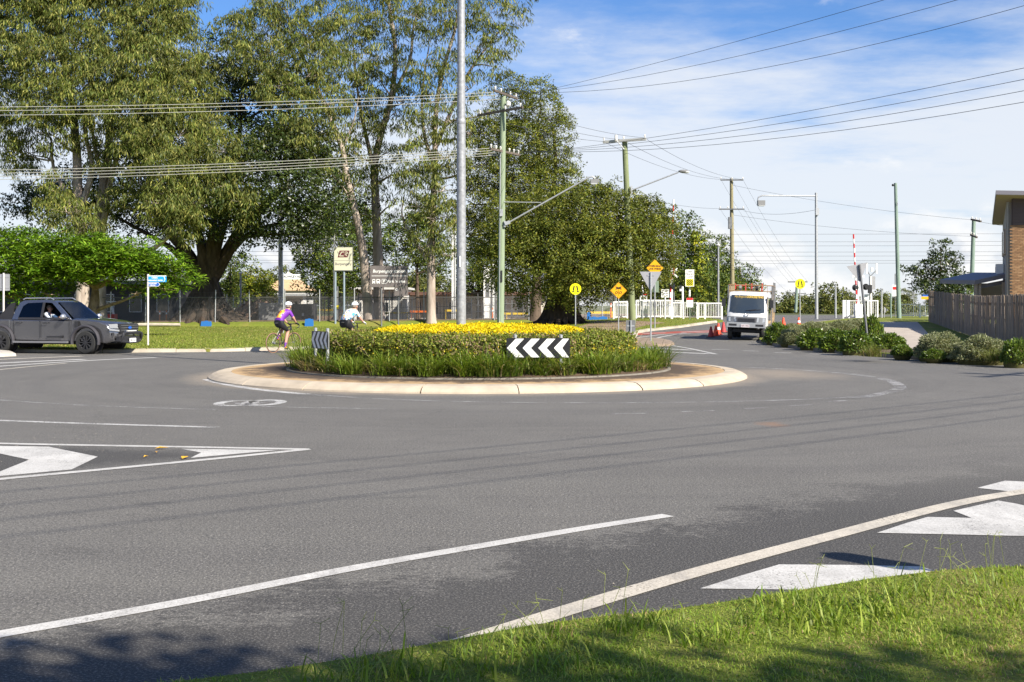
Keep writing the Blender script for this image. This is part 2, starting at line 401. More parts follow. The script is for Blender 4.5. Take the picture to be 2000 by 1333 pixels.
struct('dirt_path', patch([tuple(gr(px, py, 0.12)[:2]) for px, py in ((1120, 642), (1165, 628), (1215, 627), (1262, 628), (1300, 631), (1262, 636), (1235, 643), (1225, 649), (1160, 649))], lambda x, y: zt(x, y) + 0.128, 1.5, pm('path_dirt', (0.24, 0.165, 0.11), 0.95, 0, 0.3, 1.5, 0.3, 20), 'dirt_path'))
# right-hand garden verge
K_RIGHT_F = [tuple(gr(px, py)[:2]) for px, py in ((1483, 668.5), (1487, 671), (1498, 673.5), (1525, 678), (1560, 682.5), (1620, 689), (1680, 695), (1740, 699.5), (1800, 703.5), (1900, 709), (2000, 714))]
e = Vector(K_RIGHT_F[-1]) - Vector(K_RIGHT_F[-2]); K_RIGHT_F.append(tuple(Vector(K_RIGHT_F[-1]) + e.normalized() * 26))
K_RIGHT_B = [tuple(gr(px, py)[:2]) for px, py in ((1484, 664.5), (1492, 658), (1506, 649), (1530, 641))]
K_RIGHT_B += [(K_RIGHT_B[-1][0] + 7, K_RIGHT_B[-1][1] + 13), (K_RIGHT_B[-1][0] + 20, K_RIGHT_B[-1][1] + 38)]
K_RIGHT = K_RIGHT_B[::-1] + K_RIGHT_F
vz = lambda x, y: zt(x, y) + 0.13
struct('garden_verge', patch(K_RIGHT + [(75, 40), (75, 104)], vz, 2.0, LAWN2, 'garden_verge', 0.16))
# near verge at the photographer's feet
K_NEAR = [tuple(gr(px, py, 0.0)[:2]) for px, py in ((520, 1350), (700, 1322), (880, 1292), (1040, 1262), (1180, 1242), (1290, 1230), (1400, 1212), (1560, 1190), (1700, 1172), (1850, 1154), (2000, 1140), (2250, 1115))]
e = Vector(K_NEAR[-1]) - Vector(K_NEAR[-2]); K_NEAR.append(tuple(Vector(K_NEAR[-1]) + e.normalized() * 14))
e = Vector(K_NEAR[0]) - Vector(K_NEAR[1]); K_NEAR.insert(0, tuple(Vector(K_NEAR[0]) + e.normalized() * 12))
near_poly = K_NEAR + [(24, -12), (-9, -12)]
nz = lambda x, y: 0.10 + 0.02 * math.sin(x * 2.1) * math.sin(y * 1.7)
struct('near_verge', patch(near_poly, nz, 0.6, LAWN2, 'near_verge', 0.14))

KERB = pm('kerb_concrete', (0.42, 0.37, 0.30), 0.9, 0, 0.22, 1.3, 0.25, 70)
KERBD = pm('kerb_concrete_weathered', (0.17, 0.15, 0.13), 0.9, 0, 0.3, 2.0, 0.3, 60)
def resample(pl, step):
    pts = [Vector((p[0], p[1])) for p in pl]; out = [pts[0]]; acc = 0
    for a, b in zip(pts, pts[1:]):
        L = (b - a).length; s = step - acc
        while s <= L: out.append(a + (b - a) * (s / L)); s += step
        acc = (acc + L) % step
    return out
def kerb(name, pl, side, mat, seg=2.4, h=0.125, w=0.16, y_max=120):
    """kerb stones along a line, each a piece of its own; side=+1 puts the stone left of the line"""
    root = None; n = 0
    fine = resample(pl, 0.3); per = int(seg / 0.3)
    mb0 = MB(); root = bpy.data.objects.new(name, None); C.objects.link(root); root['kind'] = 'structure'
    i = 0
    while i + per < len(fine):
        run = fine[i:i + per + 1]; i += per
        if run[0].y > y_max: continue
        vs = []; k = len(run); hh = h + random.uniform(-0.008, 0.008)
        for j, p in enumerate(run):
            d = (fine[min(i - per + j + 1, len(fine) - 1)] - fine[max(i - per + j - 1, 0)]).normalized()
            nrm = Vector((-d.y, d.x)) * side
            q = p + (d * 0.008 if j == 0 else -d * 0.008 if j == k - 1 else d * 0)
            zz = zt(q.x, q.y)
            for o_, z_ in ((-0.02, -0.03), (-0.012, hh - 0.03), (0.018, hh), (w, hh + 0.006), (w, -0.03)):
                s_ = q + nrm * o_; vs.append((s_.x, s_.y, zz + z_))
        fs = [(a * 5 + b, a * 5 + b + 1, (a + 1) * 5 + b + 1, (a + 1) * 5 + b) for a in range(k - 1) for b in range(4)]
        fs += [(0, 1, 2, 3, 4), tuple((k - 1) * 5 + q for q in range(4, -1, -1))]
        mb = MB(); mb.add(vs, fs); mb.build('kerb_stone', mat, root)
    return root
kerb('kerb', K_LEFT[1:-1], 1, KERB)
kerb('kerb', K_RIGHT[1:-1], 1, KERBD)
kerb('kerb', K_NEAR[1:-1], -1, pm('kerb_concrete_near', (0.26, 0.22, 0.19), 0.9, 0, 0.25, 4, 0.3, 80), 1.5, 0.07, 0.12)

# ------------------------------------------------------------------ painted markings, parts of the road
PW = paintmat('road_paint', (0.60, 0.585, 0.555), 0.22)
PWC = paintmat('road_paint_cream', (0.60, 0.545, 0.455), 0.22)
PWW = paintmat('road_paint_worn', (0.62, 0.61, 0.59), 0.50)
PWF = paintmat('road_paint_faded', (0.40, 0.39, 0.38), 0.62)
PWV = paintmat('road_paint_vestige', (0.32, 0.32, 0.31), 0.72)
PRED = paintmat('road_paint_red', (0.42, 0.075, 0.045), 0.10)
def smoothline(pts, n=6):
    P = [Vector((p[0], p[1])) for p in pts]
    if len(P) < 3: return [P[0] + (P[1] - P[0]) * (i / 12) for i in range(13)]
    out = []
    for i in range(len(P) - 1):
        p0, p1, p2, p3 = P[max(i - 1, 0)], P[i], P[i + 1], P[min(i + 2, len(P) - 1)]
        for k in range(n):
            t = k / n; out.append(0.5 * (2 * p1 + (p2 - p0) * t + (2 * p0 - 5 * p1 + 4 * p2 - p3) * t * t + (3 * p1 - p0 - 3 * p2 + p3) * t ** 3))
    out.append(P[-1]); return out
def ribbon(name, px, width, mat, dz=0.004, world=False, w2=None):
    pts = smoothline([p if world else gr(*p)[:2] for p in px]); vs = []; k = len(pts)
    for i, p in enumerate(pts):
        d = (pts[min(i + 1, k - 1)] - pts[max(i - 1, 0)]).normalized(); n = Vector((-d.y, d.x))
        w = width + ((w2 if w2 is not None else width) - width) * i / (k - 1)
        for s in (-1, 1):
            q = p + n * (s * w / 2); vs.append((q.x, q.y, zt(q.x, q.y) + dz))
    mb = MB(); mb.add(vs, [(2 * i, 2 * i + 2, 2 * i + 3, 2 * i + 1) for i in range(k - 1)])
    o = mb.build(name, mat, road, fix=False); return o
def polymark(name, px, mat, dz=0.004):
    P = [gr(*p) for p in px]
    mb = MB(); mb.add([(p.x, p.y, zt(p.x, p.y) + dz) for p in P], [tuple(range(len(P)))])
    o = mb.build(name, mat, road, fix=False)
    if o.data.polygons[0].normal.z < 0: o.data.flip_normals()
    return o
ribbon('lane_line', [(-60, 1251), (0, 1240), (350, 1178), (700, 1109), (1000, 1057), (1160, 1030), (1305, 1007.5)], 0.13, PW)
ribbon('edge_line', [(860, 1268), (905, 1257), (1100, 1196), (1290, 1139), (1480, 1086), (1650, 1041), (1800, 1001), (1900, 978), (2000, 961), (2150, 940)], 0.155, PWC, 0.005)
polymark('hatch_bar', [(1367, 1151), (1440, 1128), (1522, 1104), (1660, 1105), (1800, 1108), (1860, 1128), (1900, 1150), (1700, 1157), (1540, 1153)], PW)
polymark('hatch_bar', [(1713, 1042), (1770, 1023), (1812, 1011), (1898, 1013), (1862, 999), (1950, 979), (1985, 985), (2060, 1003), (2150, 1052), (1900, 1046)], PW)
polymark('hatch_bar', [(1909, 954), (1963, 940), (2060, 945), (2060, 957), (1972, 961)], PW)
ribbon('edge_line', [(-120, 863), (0, 867), (200, 871), (400, 874.5), (602, 878.5)], 0.13, PW)
ribbon('edge_line', [(-120, 949), (0, 937), (200, 918), (400, 899), (602, 878.5)], 0.13, PW, 0.005)
polymark('median_arrowhead', [(-60, 871), (0, 872), (95, 873.5), (191, 893), (140, 918), (0, 931), (-70, 938), (-70, 928), (0, 922), (57, 899), (0, 887), (-60, 876)], PW)
polymark('median_arrowhead', [(353, 877.5), (450, 879), (545, 880), (372, 895.5), (393, 885)], PW)
ribbon('lane_line', [(-80, 817), (0, 822), (200, 829), (425, 835.5)], 0.14, PWW)
ribbon('lane_line', [(-60, 778), (0, 782), (120, 790), (260, 796), (420, 801)], 0.12, PWF)
# worn bicycle symbol
for px_, py_ in ((462, 788), (516, 787)):
    q = gr(px_, py_); ribbon('bicycle_symbol', [(q.x + 0.27 * math.cos(a), q.y + 0.50 * math.sin(a)) for a in np.linspace(0, 2 * math.pi, 15)], 0.17, PWW, 0.005, True)
q0, q1 = gr(462, 788), gr(516, 787); ribbon('bicycle_symbol', [(q0.x, q0.y), (q0.x + 0.18, q0.y - 0.35), (q1.x - 0.1, q1.y - 0.4), (q1.x, q1.y)], 0.10, PWF, 0.006, True); ribbon('bicycle_symbol', [(q0.x + 0.1, q0.y + 0.1), (q1.x - 0.15, q1.y - 0.3)], 0.10, PWF, 0.007, True)
ribbon('bicycle_symbol_line', [(388, 783), (470, 783), (556, 786)], 0.08, PWF, 0.006)
ribbon('bicycle_symbol_line', [(470, 793), (580, 796.5), (755, 799.5)], 0.10, PWF, 0.005)
# edge line round the island, pulled out into a bulb on the right
el = [(405, 741.5), (430, 749), (500, 761), (600, 771), (750, 780), (900, 785), (1050, 787), (1200, 787.5), (1400, 785.5), (1560, 781), (1700, 775)]
ribbon('edge_line', el[:4], 0.22, PWW, 0.005)
ribbon('edge_line', el[3:], 0.13, PWF)
ribbon('edge_line', [(1660, 777.5), (1706, 775)], 0.30, PWF, 0.005)
ribbon('edge_line', [(1700, 774), (1745, 764), (1757, 755), (1730, 742), (1660, 731), (1560, 723), (1450, 718), (1380, 716.5)], 0.24, PWF)
for a, b in (((1195, 809.5), (1262, 808)), ((1331, 805), (1394, 802.5)), ((1450, 799), (1500, 797)), ((1543, 793.5), (1585, 791)), ((1617, 785.5), (1653, 783))):
    ribbon('dash', [a, b], 0.11, PWF)
for a, b in (((1390, 683), (1424, 683.3)), ((1450, 685.6), (1484, 686.6)), ((1512, 689), (1547, 690)), ((1580, 692), (1617, 693)), ((1645, 695), (1678, 696))):
    ribbon('dash', [a, b], 0.20, PWW)
# splitter bars by the crossing road
ribbon('bar', [(1244, 678.5), (1349, 684.5)], 0.35, PW)
ribbon('bar', [(1250, 686), (1384, 691.5)], 0.35, PW)
ribbon('edge_line', [(1313, 675.5), (1350, 682), (1399, 692.5)], 0.14, PW, 0.006)
ribbon('edge_line', [(1238, 661), (1270, 657), (1300, 653.5), (1340, 651)], 0.16, PW, 0.010)
ribbon('edge_line', [(1272, 665), (1290, 659.5), (1315, 655), (1350, 651.5), (1415, 649.5)], 0.16, PW, 0.011)
polymark('red_surfacing', [(1242, 651.6), (1320, 648), (1410, 645.2), (1425, 648.8), (1400, 650), (1330, 651.2), (1244, 655)], PRED, 0.007)
for a, b in (((1255, 652.6), (1300, 650.8)), ((1330, 649.8), (1395, 647.2))):
    ribbon('bar', [a, b], 0.25, PW, 0.013)
ribbon('edge_line', [(1390, 643.8), (1440, 641.5), (1500, 639)], 0.2, PWW, 0.011)
# bars of the left-hand approach
ribbon('bar', [(-60, 712.5), (80, 706), (165, 702.4)], 0.42, PW)
ribbon('bar', [(-60, 720), (60, 712), (190, 704), (305, 699)], 0.26, PW, 0.005)
ribbon('bar', [(-60, 705), (60, 700), (160, 696.2)], 0.32, PWC)
ribbon('edge_line', [(-60, 729), (0, 722.5), (60, 716.5), (130, 710)], 0.12, PWC)
ribbon('edge_line', [(190, 703.5), (300, 698.5), (390, 695.8)], 0.10, PWF)

# splitter island noses
def nose(name, px, mat, h=0.12):
    P = [gr(*p) for p in px]; c = sum(P, Vector()) / len(P); mb = MB(); n = len(P); vs = []
    for k, (s, z) in enumerate(((1.0, -0.02), (0.985, h * 0.7), (0.90, h), (0.5, h + 0.015))):
        vs += [(c.x + (p.x - c.x) * s, c.y + (p.y - c.y) * s, zt(p.x, p.y) + z) for p in P]
    fs = [(k * n + i, k * n + (i + 1) % n, (k + 1) * n + (i + 1) % n, (k + 1) * n + i) for k in range(3) for i in range(n)]
    fs.append(tuple(3 * n + i for i in range(n))); mb.add(vs, fs)
    return struct(name, mb.mesh(name, mat))
nose('splitter_island', [(1318, 674), (1312, 670), (1296, 666.5), (1275, 664.8), (1240, 664.5), (1200, 666), (1185, 670), (1200, 674), (1240, 677), (1285, 677.5), (1308, 676.5)], pm('island_paving', (0.24, 0.18, 0.13), 0.9, 0, 0.35, 2.5, 0.3, 40))
nose('splitter_island', [(32, 696), (25, 692.2), (0, 690), (-60, 689), (-160, 690), (-160, 697), (-60, 698.5), (0, 697.5)], CONC)
# ------------------------------------------------------------------ foliage kit
def leaves(name, pos, axis, side, L, W, col, mat, parent=None, mid=0.45):
    n = len(pos); ax = axis / (np.linalg.norm(axis, axis=1, keepdims=True) + 1e-9)
    sd = side - ax * (side * ax).sum(1, keepdims=True); sd /= (np.linalg.norm(sd, axis=1, keepdims=True) + 1e-9)
    L = np.broadcast_to(L, (n,))[:, None]; W = np.broadcast_to(W, (n,))[:, None]
    v = np.empty((n, 4, 3), np.float32)
    v[:, 0] = pos; v[:, 1] = pos + ax * L * mid + sd * W / 2; v[:, 2] = pos + ax * L; v[:, 3] = pos + ax * L * mid - sd * W / 2
    me = bpy.data.meshes.new(name); me.vertices.add(4 * n); me.vertices.foreach_set('co', v.ravel())
    me.loops.add(4 * n); me.loops.foreach_set('vertex_index', np.arange(4 * n, dtype=np.int32))
    me.polygons.add(n); me.polygons.foreach_set('loop_start', np.arange(0, 4 * n, 4, dtype=np.int32))
    me.polygons.foreach_set('loop_total', np.full(n, 4, np.int32))
    me.materials.append(mat); me.update(calc_edges=True)
    c4 = np.ones((n, 4, 4), np.float32); c4[:, :, :3] = np.clip(col, 0, 1)[:, None, :]
    at_ = me.color_attributes.new('lc', 'FLOAT_COLOR', 'POINT'); at_.data.foreach_set('color', c4.ravel())
    return me
def rnd_dirs(n):
    d = rng.normal(size=(n, 3)); return d / np.linalg.norm(d, axis=1, keepdims=True)
def colvar(n, base, var=0.3, alt=None, altp=0.0, tip=None):
    c = np.array(base)[None, :] * (1 + var * rng.uniform(-1, 1, (n, 1))) * (1 + 0.08 * rng.uniform(-1, 1, (n, 3)))
    if alt is not None:
        k = rng.random(n) < altp; c[k] = np.array(alt)[None, :] * (1 + var * rng.uniform(-1, 1, (k.sum(), 1)))
    return c
LEAF = leafmat('leaf', 0.26); LEAFG = leafmat('leaf_glossy', 0.25, 0.38, 0.45); LEAFY = leafmat('leaf_golden', 0.25, 0.6, 0.2); BLADE = leafmat('grass_blade', 0.40, 0.5, 0.3)
def bark(name, a, b, sc_=(3, 3, 0.5), sc2=1.6, bump=0.5):
    return pm(name, a, 0.9, 0, 0.0, sc2, bump, 12, 0.2, col2=b, stretch=sc_)
B_EUC = bark('smooth_gum_bark', (0.48, 0.41, 0.35), (0.22, 0.17, 0.14), (1.6, 1.6, 0.35), 2.2)
B_FIG = bark('fig_bark', (0.085, 0.064, 0.047), (0.03, 0.023, 0.019), (2.5, 2.5, 0.5), 2.0, 0.9)
B_BRN = bark('brown_bark', (0.15, 0.11, 0.08), (0.06, 0.045, 0.035))
B_POI = bark('patchy_pale_bark', (0.36, 0.27, 0.19), (0.12, 0.08, 0.055), (1.2, 1.2, 0.7), 3.0)

def limb(mb, a, b, r0, r1, bend=0.12, seg=6, n=7, sag=0.0):
    a, b = Vector(a), Vector(b); d = b - a; L = d.length
    o = Vector(tuple(rng.normal(size=3))) * L * bend; o2 = Vector(tuple(rng.normal(size=3))) * L * bend * 0.5
    pts = []
    for i in range(seg + 1):
        t = i / seg; w = math.sin(math.pi * t); w2 = math.sin(2 * math.pi * t)
        pts.append(a + d * t + o * w * 0.5 + o2 * w2 * 0.4 + Vector((0, 0, -sag * L * w)))
    mb.tube(pts, [r0 + (r1 - r0) * (i / seg) for i in range(seg + 1)], n); return pts

def crown(blobs, per_m2, clump_r, leaf_fn, shell=0.45, hole=0.0):
    """clumps of leaves through ellipsoids; blobs = (centre, (rx, ry, rz), density)"""
    P, N, BI = [], [], []
    for bi, (c, r, dens) in enumerate(blobs):
        area = 4 * math.pi * ((r[0] * r[1]) ** 1.6 / 3 + (r[0] * r[2]) ** 1.6 / 3 + (r[1] * r[2]) ** 1.6 / 3) ** (1 / 1.6)
        n = max(3, int(area * per_m2 * dens)); d = rnd_dirs(n)
        rad = shell + (1 - shell) * rng.random(n) ** 0.6; rad *= 1 + 0.16 * rng.normal(size=n)
        P.append(np.array(c)[None, :] + d * rad[:, None] * np.array(r)[None, :]); N.append(d); BI.append(np.full(n, bi))
    return np.vstack(P), np.vstack(N), np.concatenate(BI)
def spray(P, N, per, cr, droop, L, W, base, var, alt, altp, jitter_col=0.35, mode='face'):
    """per leaves round each clump centre: hanging tufts, domes of outward-facing leaves, or flat fronds"""
    n = len(P); m = n * per
    cp = np.repeat(P, per, 0); cn = np.repeat(N, per, 0); sz = np.repeat(rng.uniform(0.65, 1.35, n), per)[:, None] * cr
    if mode == 'tuft':
        a = rng.uniform(0, 2 * math.pi, m); rr = np.sqrt(rng.random(m)); rad = np.c_[np.cos(a), np.sin(a), np.zeros(m)]
        pos = cp + rad * (rr[:, None] * sz) + cn * 0.10; pos[:, 2] += (0.45 - 0.75 * rr ** 2 + rng.normal(0, 0.22, m)) * sz[:, 0]
        ax = rad * 0.38 + rng.normal(size=(m, 3)) * 0.26; ax[:, 2] -= droop
        sd = np.cross(ax, rad) + rng.normal(size=(m, 3)) * 0.55
    else:
        u = rnd_dirs(m) + cn * 0.45 + np.array([0, 0, 0.5]); u /= np.linalg.norm(u, axis=1, keepdims=True)
        flatz = 0.5 if mode == 'flat' else 0.85
        pos = cp + u * sz * rng.uniform(0.55, 1.1, (m, 1)) * np.array([1, 1, flatz])
        nn = (u * 0.7 + np.array([0, 0, 0.25]) if mode != 'flat' else u * 0.15 + np.array([0, 0, 1.0])) + rng.normal(size=(m, 3)) * (0.38 if mode != 'flat' else 0.28)
        ax = np.cross(nn, rng.normal(size=(m, 3))); ax /= (np.linalg.norm(ax, axis=1, keepdims=True) + 1e-9); ax = ax * 0.8 + u * 0.35; ax[:, 2] -= droop * 0.5
        sd = np.cross(nn, ax)
    tone = np.repeat(1 + jitter_col * rng.uniform(-1, 1, n), per)[:, None]
    col = colvar(m, base, var, alt, altp) * tone
    return pos, ax, sd, L * rng.uniform(0.6, 1.35, m), W * rng.uniform(0.7, 1.3, m), col

def tree(name, label, base, trunk, blobs, kind, bark_m, r0, group=None, cat='tree', per=1.0, extra=None, forks=None, twigs=True):
    """trunk: list of (pixel x, pixel y, depth) turned to points; blobs: (px, py, depth, rx, ry, rz, density) in metres"""
    T = thing(name, label, cat, base, 0, group); b0 = Vector(base)
    mb = MB(); pts = [p - b0 for p in trunk]; k = len(pts)
    if pts[0].z > 0: pts.insert(0, Vector((pts[0].x, pts[0].y, 0))); k += 1
    dens = smooth3(pts, 4); kk = len(dens)
    rs = [r0 * (1 - 0.78 * (i / (kk - 1)) ** 0.9) for i in range(kk)]; rs[0] *= 1.35; rs[1] *= 1.1
    mb.tube(dens, rs, 10)
    nodes = [(p, r) for p, r in zip(dens, rs)]
    for fk in (forks or []):
        fp = [p - b0 for p in fk[0]]; fd = smooth3(fp, 4); fr = [fk[1] * (1 - 0.75 * i / (len(fd) - 1)) for i in range(len(fd))]
        mb.tube(fd, fr, 8); nodes += [(p, r) for p, r in zip(fd, fr)]
    bl = []
    for (c, r, d) in blobs:
        c = c - b0; bl.append((tuple(c), r, d))
        cand = [q for q in nodes if q[0].z < c.z - 0.2 * r[2] + 0.5] or nodes
        q = min(cand, key=lambda q: (q[0] - c).length + 0.6 * max(0, q[0].z - c.z + 0.3 * (q[0] - c).xy.length))
        rr = min(q[1] * 0.75, 0.035 + 0.028 * (q[0] - c).length)
        limb(mb, q[0], c, rr, rr * 0.35, 0.10, 6, 6)
        if twigs:
            for _ in range(5):
                d_ = rnd_dirs(1)[0]; d_[2] = abs(d_[2]) * 0.6
                limb(mb, c, Vector(c) + Vector((d_[0] * r[0], d_[1] * r[1], d_[2] * r[2])) * 0.8, rr * 0.35, 0.012, 0.15, 4, 4)
    mb.build('trunk', bark_m, T, True)
    K = FOL[kind]
    P, N, BI = crown(bl, K['cm2'] * per, K['cr'], None, K.get('shell', 0.45))
    parts = spray(P, N, K['per'], K['cr'], K['droop'], K['L'], K['W'], K['base'], K['var'], K['alt'], K['altp'], K.get('tone', 0.35), K.get('mode', 'face'))
    link('crown', leaves('crown', *parts, K['mat']), T)
    return T
def smooth3(pts, n=4):
    P = [Vector(p) for p in pts]
    out = []
    for i in range(len(P) - 1):
        p0, p1, p2, p3 = P[max(i - 1, 0)], P[i], P[i + 1], P[min(i + 2, len(P) - 1)]
        for k in range(n):
            t = k / n; out.append(0.5 * (2 * p1 + (p2 - p0) * t + (2 * p0 - 5 * p1 + 4 * p2 - p3) * t * t + (3 * p1 - p0 - 3 * p2 + p3) * t ** 3))
    out.append(P[-1]); return out
FOL = {
 'euc': dict(cm2=1.45, cr=0.50, per=46, droop=0.85, L=0.34, W=0.062, base=(0.098, 0.124, 0.023), var=0.30, alt=(0.23, 0.225, 0.052), altp=0.27, mat=LEAF, tone=0.35, shell=0.35, mode='tuft'),
 'fig': dict(cm2=1.3, cr=0.55, per=26, droop=0.15, L=0.24, W=0.12, base=(0.036, 0.056, 0.012), var=0.35, alt=(0.08, 0.105, 0.018), altp=0.22, mat=LEAFG, shell=0.3),
 'camphor': dict(cm2=2.9, cr=0.42, per=46, droop=0.05, L=0.155, W=0.070, base=(0.105, 0.130, 0.018), var=0.34, alt=(0.21, 0.21, 0.028), altp=0.28, mat=LEAF, tone=0.40, shell=0.6),
 'leafy': dict(cm2=1.6, cr=0.50, per=28, droop=0.15, L=0.24, W=0.115, base=(0.070, 0.110, 0.018), var=0.35, alt=(0.19, 0.22, 0.03), altp=0.2, mat=LEAF, shell=0.4),
 'bright': dict(cm2=1.5, cr=0.5, per=24, droop=0.2, L=0.28, W=0.14, base=(0.19, 0.24, 0.022), var=0.35, alt=(0.32, 0.31, 0.03), altp=0.3, mat=LEAF, shell=0.4),
 'far': dict(cm2=0.9, cr=0.75, per=22, droop=0.2, L=0.40, W=0.20, base=(0.105, 0.125, 0.028), var=0.3, alt=(0.16, 0.16, 0.035), altp=0.3, mat=LEAF, shell=0.4),
 'small': dict(cm2=1.5, cr=0.30, per=20, droop=0.25, L=0.22, W=0.10, base=(0.040, 0.060, 0.016), var=0.4, alt=(0.10, 0.13, 0.02), altp=0.12, mat=LEAFG, shell=0.2),
}

# ------------------------------------------------------------------ the island
ISL = pm('island_kerb_concrete', (0.44, 0.37, 0.28), 0.85, 0, 0.22, 1.6, 0.3, 60)
island = bpy.data.objects.new('roundabout_island', None); C.objects.link(island); island['kind'] = 'structure'; island.location = RC
def ring(prof, n, a0=0, a1=2 * math.pi, closed=True):
    mb = MB(); k = len(prof); vs = []
    m = n if closed else n + 1
    for i in range(m):
        a = a0 + (a1 - a0) * i / n
        vs += [(r * math.cos(a), r * math.sin(a), z) for r, z in prof]
    fs = [(i * k + j, ((i + 1) % m) * k + j, ((i + 1) % m) * k + j + 1, i * k + j + 1) for i in range(n) for j in range(k - 1)]
    if not closed: fs += [tuple(range(k)), tuple((m - 1) * k + j for j in range(k - 1, -1, -1))]
    mb.add(vs, fs); return mb
NS = 18
for i in range(NS):
    a0 = 2 * math.pi * (i + 0.15 * math.sin(i * 3.1)) / NS; a1 = 2 * math.pi * (i + 1 + 0.15 * math.sin((i + 1) * 3.1)) / NS
    g = 0.0016 if i % 3 else 0.0035
    ring([(6.12, -0.02), (6.11, 0.03), (6.03, 0.085), (5.93, 0.125), (5.84, 0.138), (5.62, 0.144), (5.62, -0.02)], 10, a0 + g, a1 - g, False).build('kerb_stone', ISL, island, False)
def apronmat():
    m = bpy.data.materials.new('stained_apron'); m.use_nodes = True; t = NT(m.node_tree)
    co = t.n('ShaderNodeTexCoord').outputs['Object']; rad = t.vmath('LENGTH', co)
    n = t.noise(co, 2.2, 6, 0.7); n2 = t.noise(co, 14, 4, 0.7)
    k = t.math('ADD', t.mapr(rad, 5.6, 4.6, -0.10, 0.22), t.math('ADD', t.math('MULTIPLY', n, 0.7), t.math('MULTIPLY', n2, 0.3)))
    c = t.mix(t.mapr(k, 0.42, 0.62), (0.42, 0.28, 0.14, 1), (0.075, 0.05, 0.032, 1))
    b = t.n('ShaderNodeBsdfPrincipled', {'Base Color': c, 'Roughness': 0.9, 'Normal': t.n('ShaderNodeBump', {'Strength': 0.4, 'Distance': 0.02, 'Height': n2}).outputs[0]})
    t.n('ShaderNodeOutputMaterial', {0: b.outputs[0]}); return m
ring([(5.615, 0.136), (5.0, 0.148), (4.42, 0.150)], 64).build('apron', apronmat(), island, fix=False)
ring([(4.42, 0.10), (4.415, 0.175), (4.35, 0.178), (4.35, 0.10)], 72).build('edging', pm('edging_weathered', (0.20, 0.18, 0.15), 0.9, 0, 0.3, 5), island)
ring([(4.34, 0.17), (3.6, 0.26), (2.0, 0.30), (0.01, 0.32)], 40).build('soil', SOIL, island)

def hedge_body(prof, n, amp):
    mb = ring(prof, n); out = []
    for (x, y, z) in mb.v:
        a = math.atan2(y, x); w = 1 + amp * (math.sin(a * 5 + z * 4) + 0.6 * math.sin(a * 11 + 1.3))
        out.append((x * w, y * w, z))
    mb.v = out; return mb
TWIG = pm('hedge_inner_twigs', (0.085, 0.078, 0.018), 0.95, 0, 0.4, 9)
# golden clipped hedge in the middle
H = thing('golden_hedge', 'clipped low round hedge thick with golden yellow leaves on the roundabout', 'hedge', RC)
hedge_body([(2.38, 0.30), (2.46, 0.78), (2.34, 0.98), (2.0, 1.04), (0.9, 1.08), (0.01, 1.09)], 48, 0.006).build('branches', TWIG, H, True)
def scatter_ring(prof, n, out=0.04):
    """random points and normals over a surface of revolution"""
    pr = np.array(prof); seg = np.diff(pr, axis=0); ln = np.linalg.norm(seg, axis=1); ar = ln * (pr[:-1, 0] + pr[1:, 0]); p = ar / ar.sum()
    k = rng.choice(len(ln), n, p=p); t = rng.random(n); a = rng.uniform(0, 2 * math.pi, n)
    r = pr[k, 0] + seg[k, 0] * t; z = pr[k, 1] + seg[k, 1] * t
    nr = seg[k, 1] / ln[k]; nzz = -seg[k, 0] / ln[k]
    pos = np.c_[r * np.cos(a), r * np.sin(a), z]; nor = np.c_[nr * np.cos(a), nr * np.sin(a), nzz]
    lump = 0.05 * np.sin(a * 13 + z * 6) + 0.05 * np.sin(a * 29 + r * 5) + 0.04 * np.sin(r * 9 + a * 7)
    pos += nor * (lump[:, None] * 0.22 + rng.normal(0, out, n)[:, None]); return pos, nor, a, z, r
pos, nor, a, z, r = scatter_ring([(2.42, 0.42), (2.50, 0.78), (2.40, 1.00), (2.04, 1.07), (0.9, 1.115), (0.01, 1.125)], 125000, 0.018)
n = len(pos); patchy = np.sin(a * 17 + z * 9) + np.sin(a * 31 - z * 14) + rng.normal(0, 0.9, n)
gold = rng.random(n) < np.clip(0.62 + (z - 0.72) * 1.3 + patchy * 0.14, 0.2, 0.985)
col = np.where(gold[:, None], colvar(n, (0.68, 0.54, 0.010), 0.25), colvar(n, (0.30, 0.28, 0.014), 0.4))
link('leaf_shell', leaves('leaf_shell', pos, np.cross(nor, rng.normal(size=(n, 3))) * 0.9 + nor * 0.45 + rng.normal(size=(n, 3)) * 0.25, np.cross(nor, rng.normal(size=(n, 3))), 0.046 * rng.uniform(0.7, 1.3, n), 0.032, col, LEAFY), H)
# green and twiggy hedge ring round it
H = thing('green_hedge', 'clipped twiggy green hedge ring around the golden hedge', 'hedge', RC)
hedge_body([(3.46, 0.22), (3.50, 0.72), (3.42, 0.84), (2.75, 0.86), (2.5, 0.80), (2.5, 0.3)], 60, 0.008).build('branches', TWIG, H, True)
pos, nor, a, z, r = scatter_ring([(3.50, 0.30), (3.58, 0.74), (3.46, 0.89), (2.75, 0.92), (2.52, 0.88)], 90000, 0.045)
n = len(pos); bare = np.sin(a * 4 + 0.7) + 0.8 * np.sin(a * 9 + z * 3 + 2) + 0.5 * np.sin(a * 23 + z * 7)
keep = (rng.random(n) < np.clip(0.95 - 0.28 * np.clip(bare, 0, 2) * (nor[:, 2] < 0.6), 0.25, 1))
pos, nor, a, z, bare = pos[keep], nor[keep], a[keep], z[keep], bare[keep]; n = len(pos)
col = colvar(n, (0.13, 0.165, 0.022), 0.4, (0.25, 0.25, 0.035), 0.3)
dry = rng.random(n) < np.clip(0.06 + 0.24 * np.clip(bare, 0, 2) * (z < 0.95), 0, 0.7); col[dry] = colvar(dry.sum(), (0.30, 0.22, 0.12), 0.35)
yl = (rng.random(n) < 0.06) & (z < 0.75); col[yl] = colvar(yl.sum(), (0.55, 0.42, 0.015), 0.2)
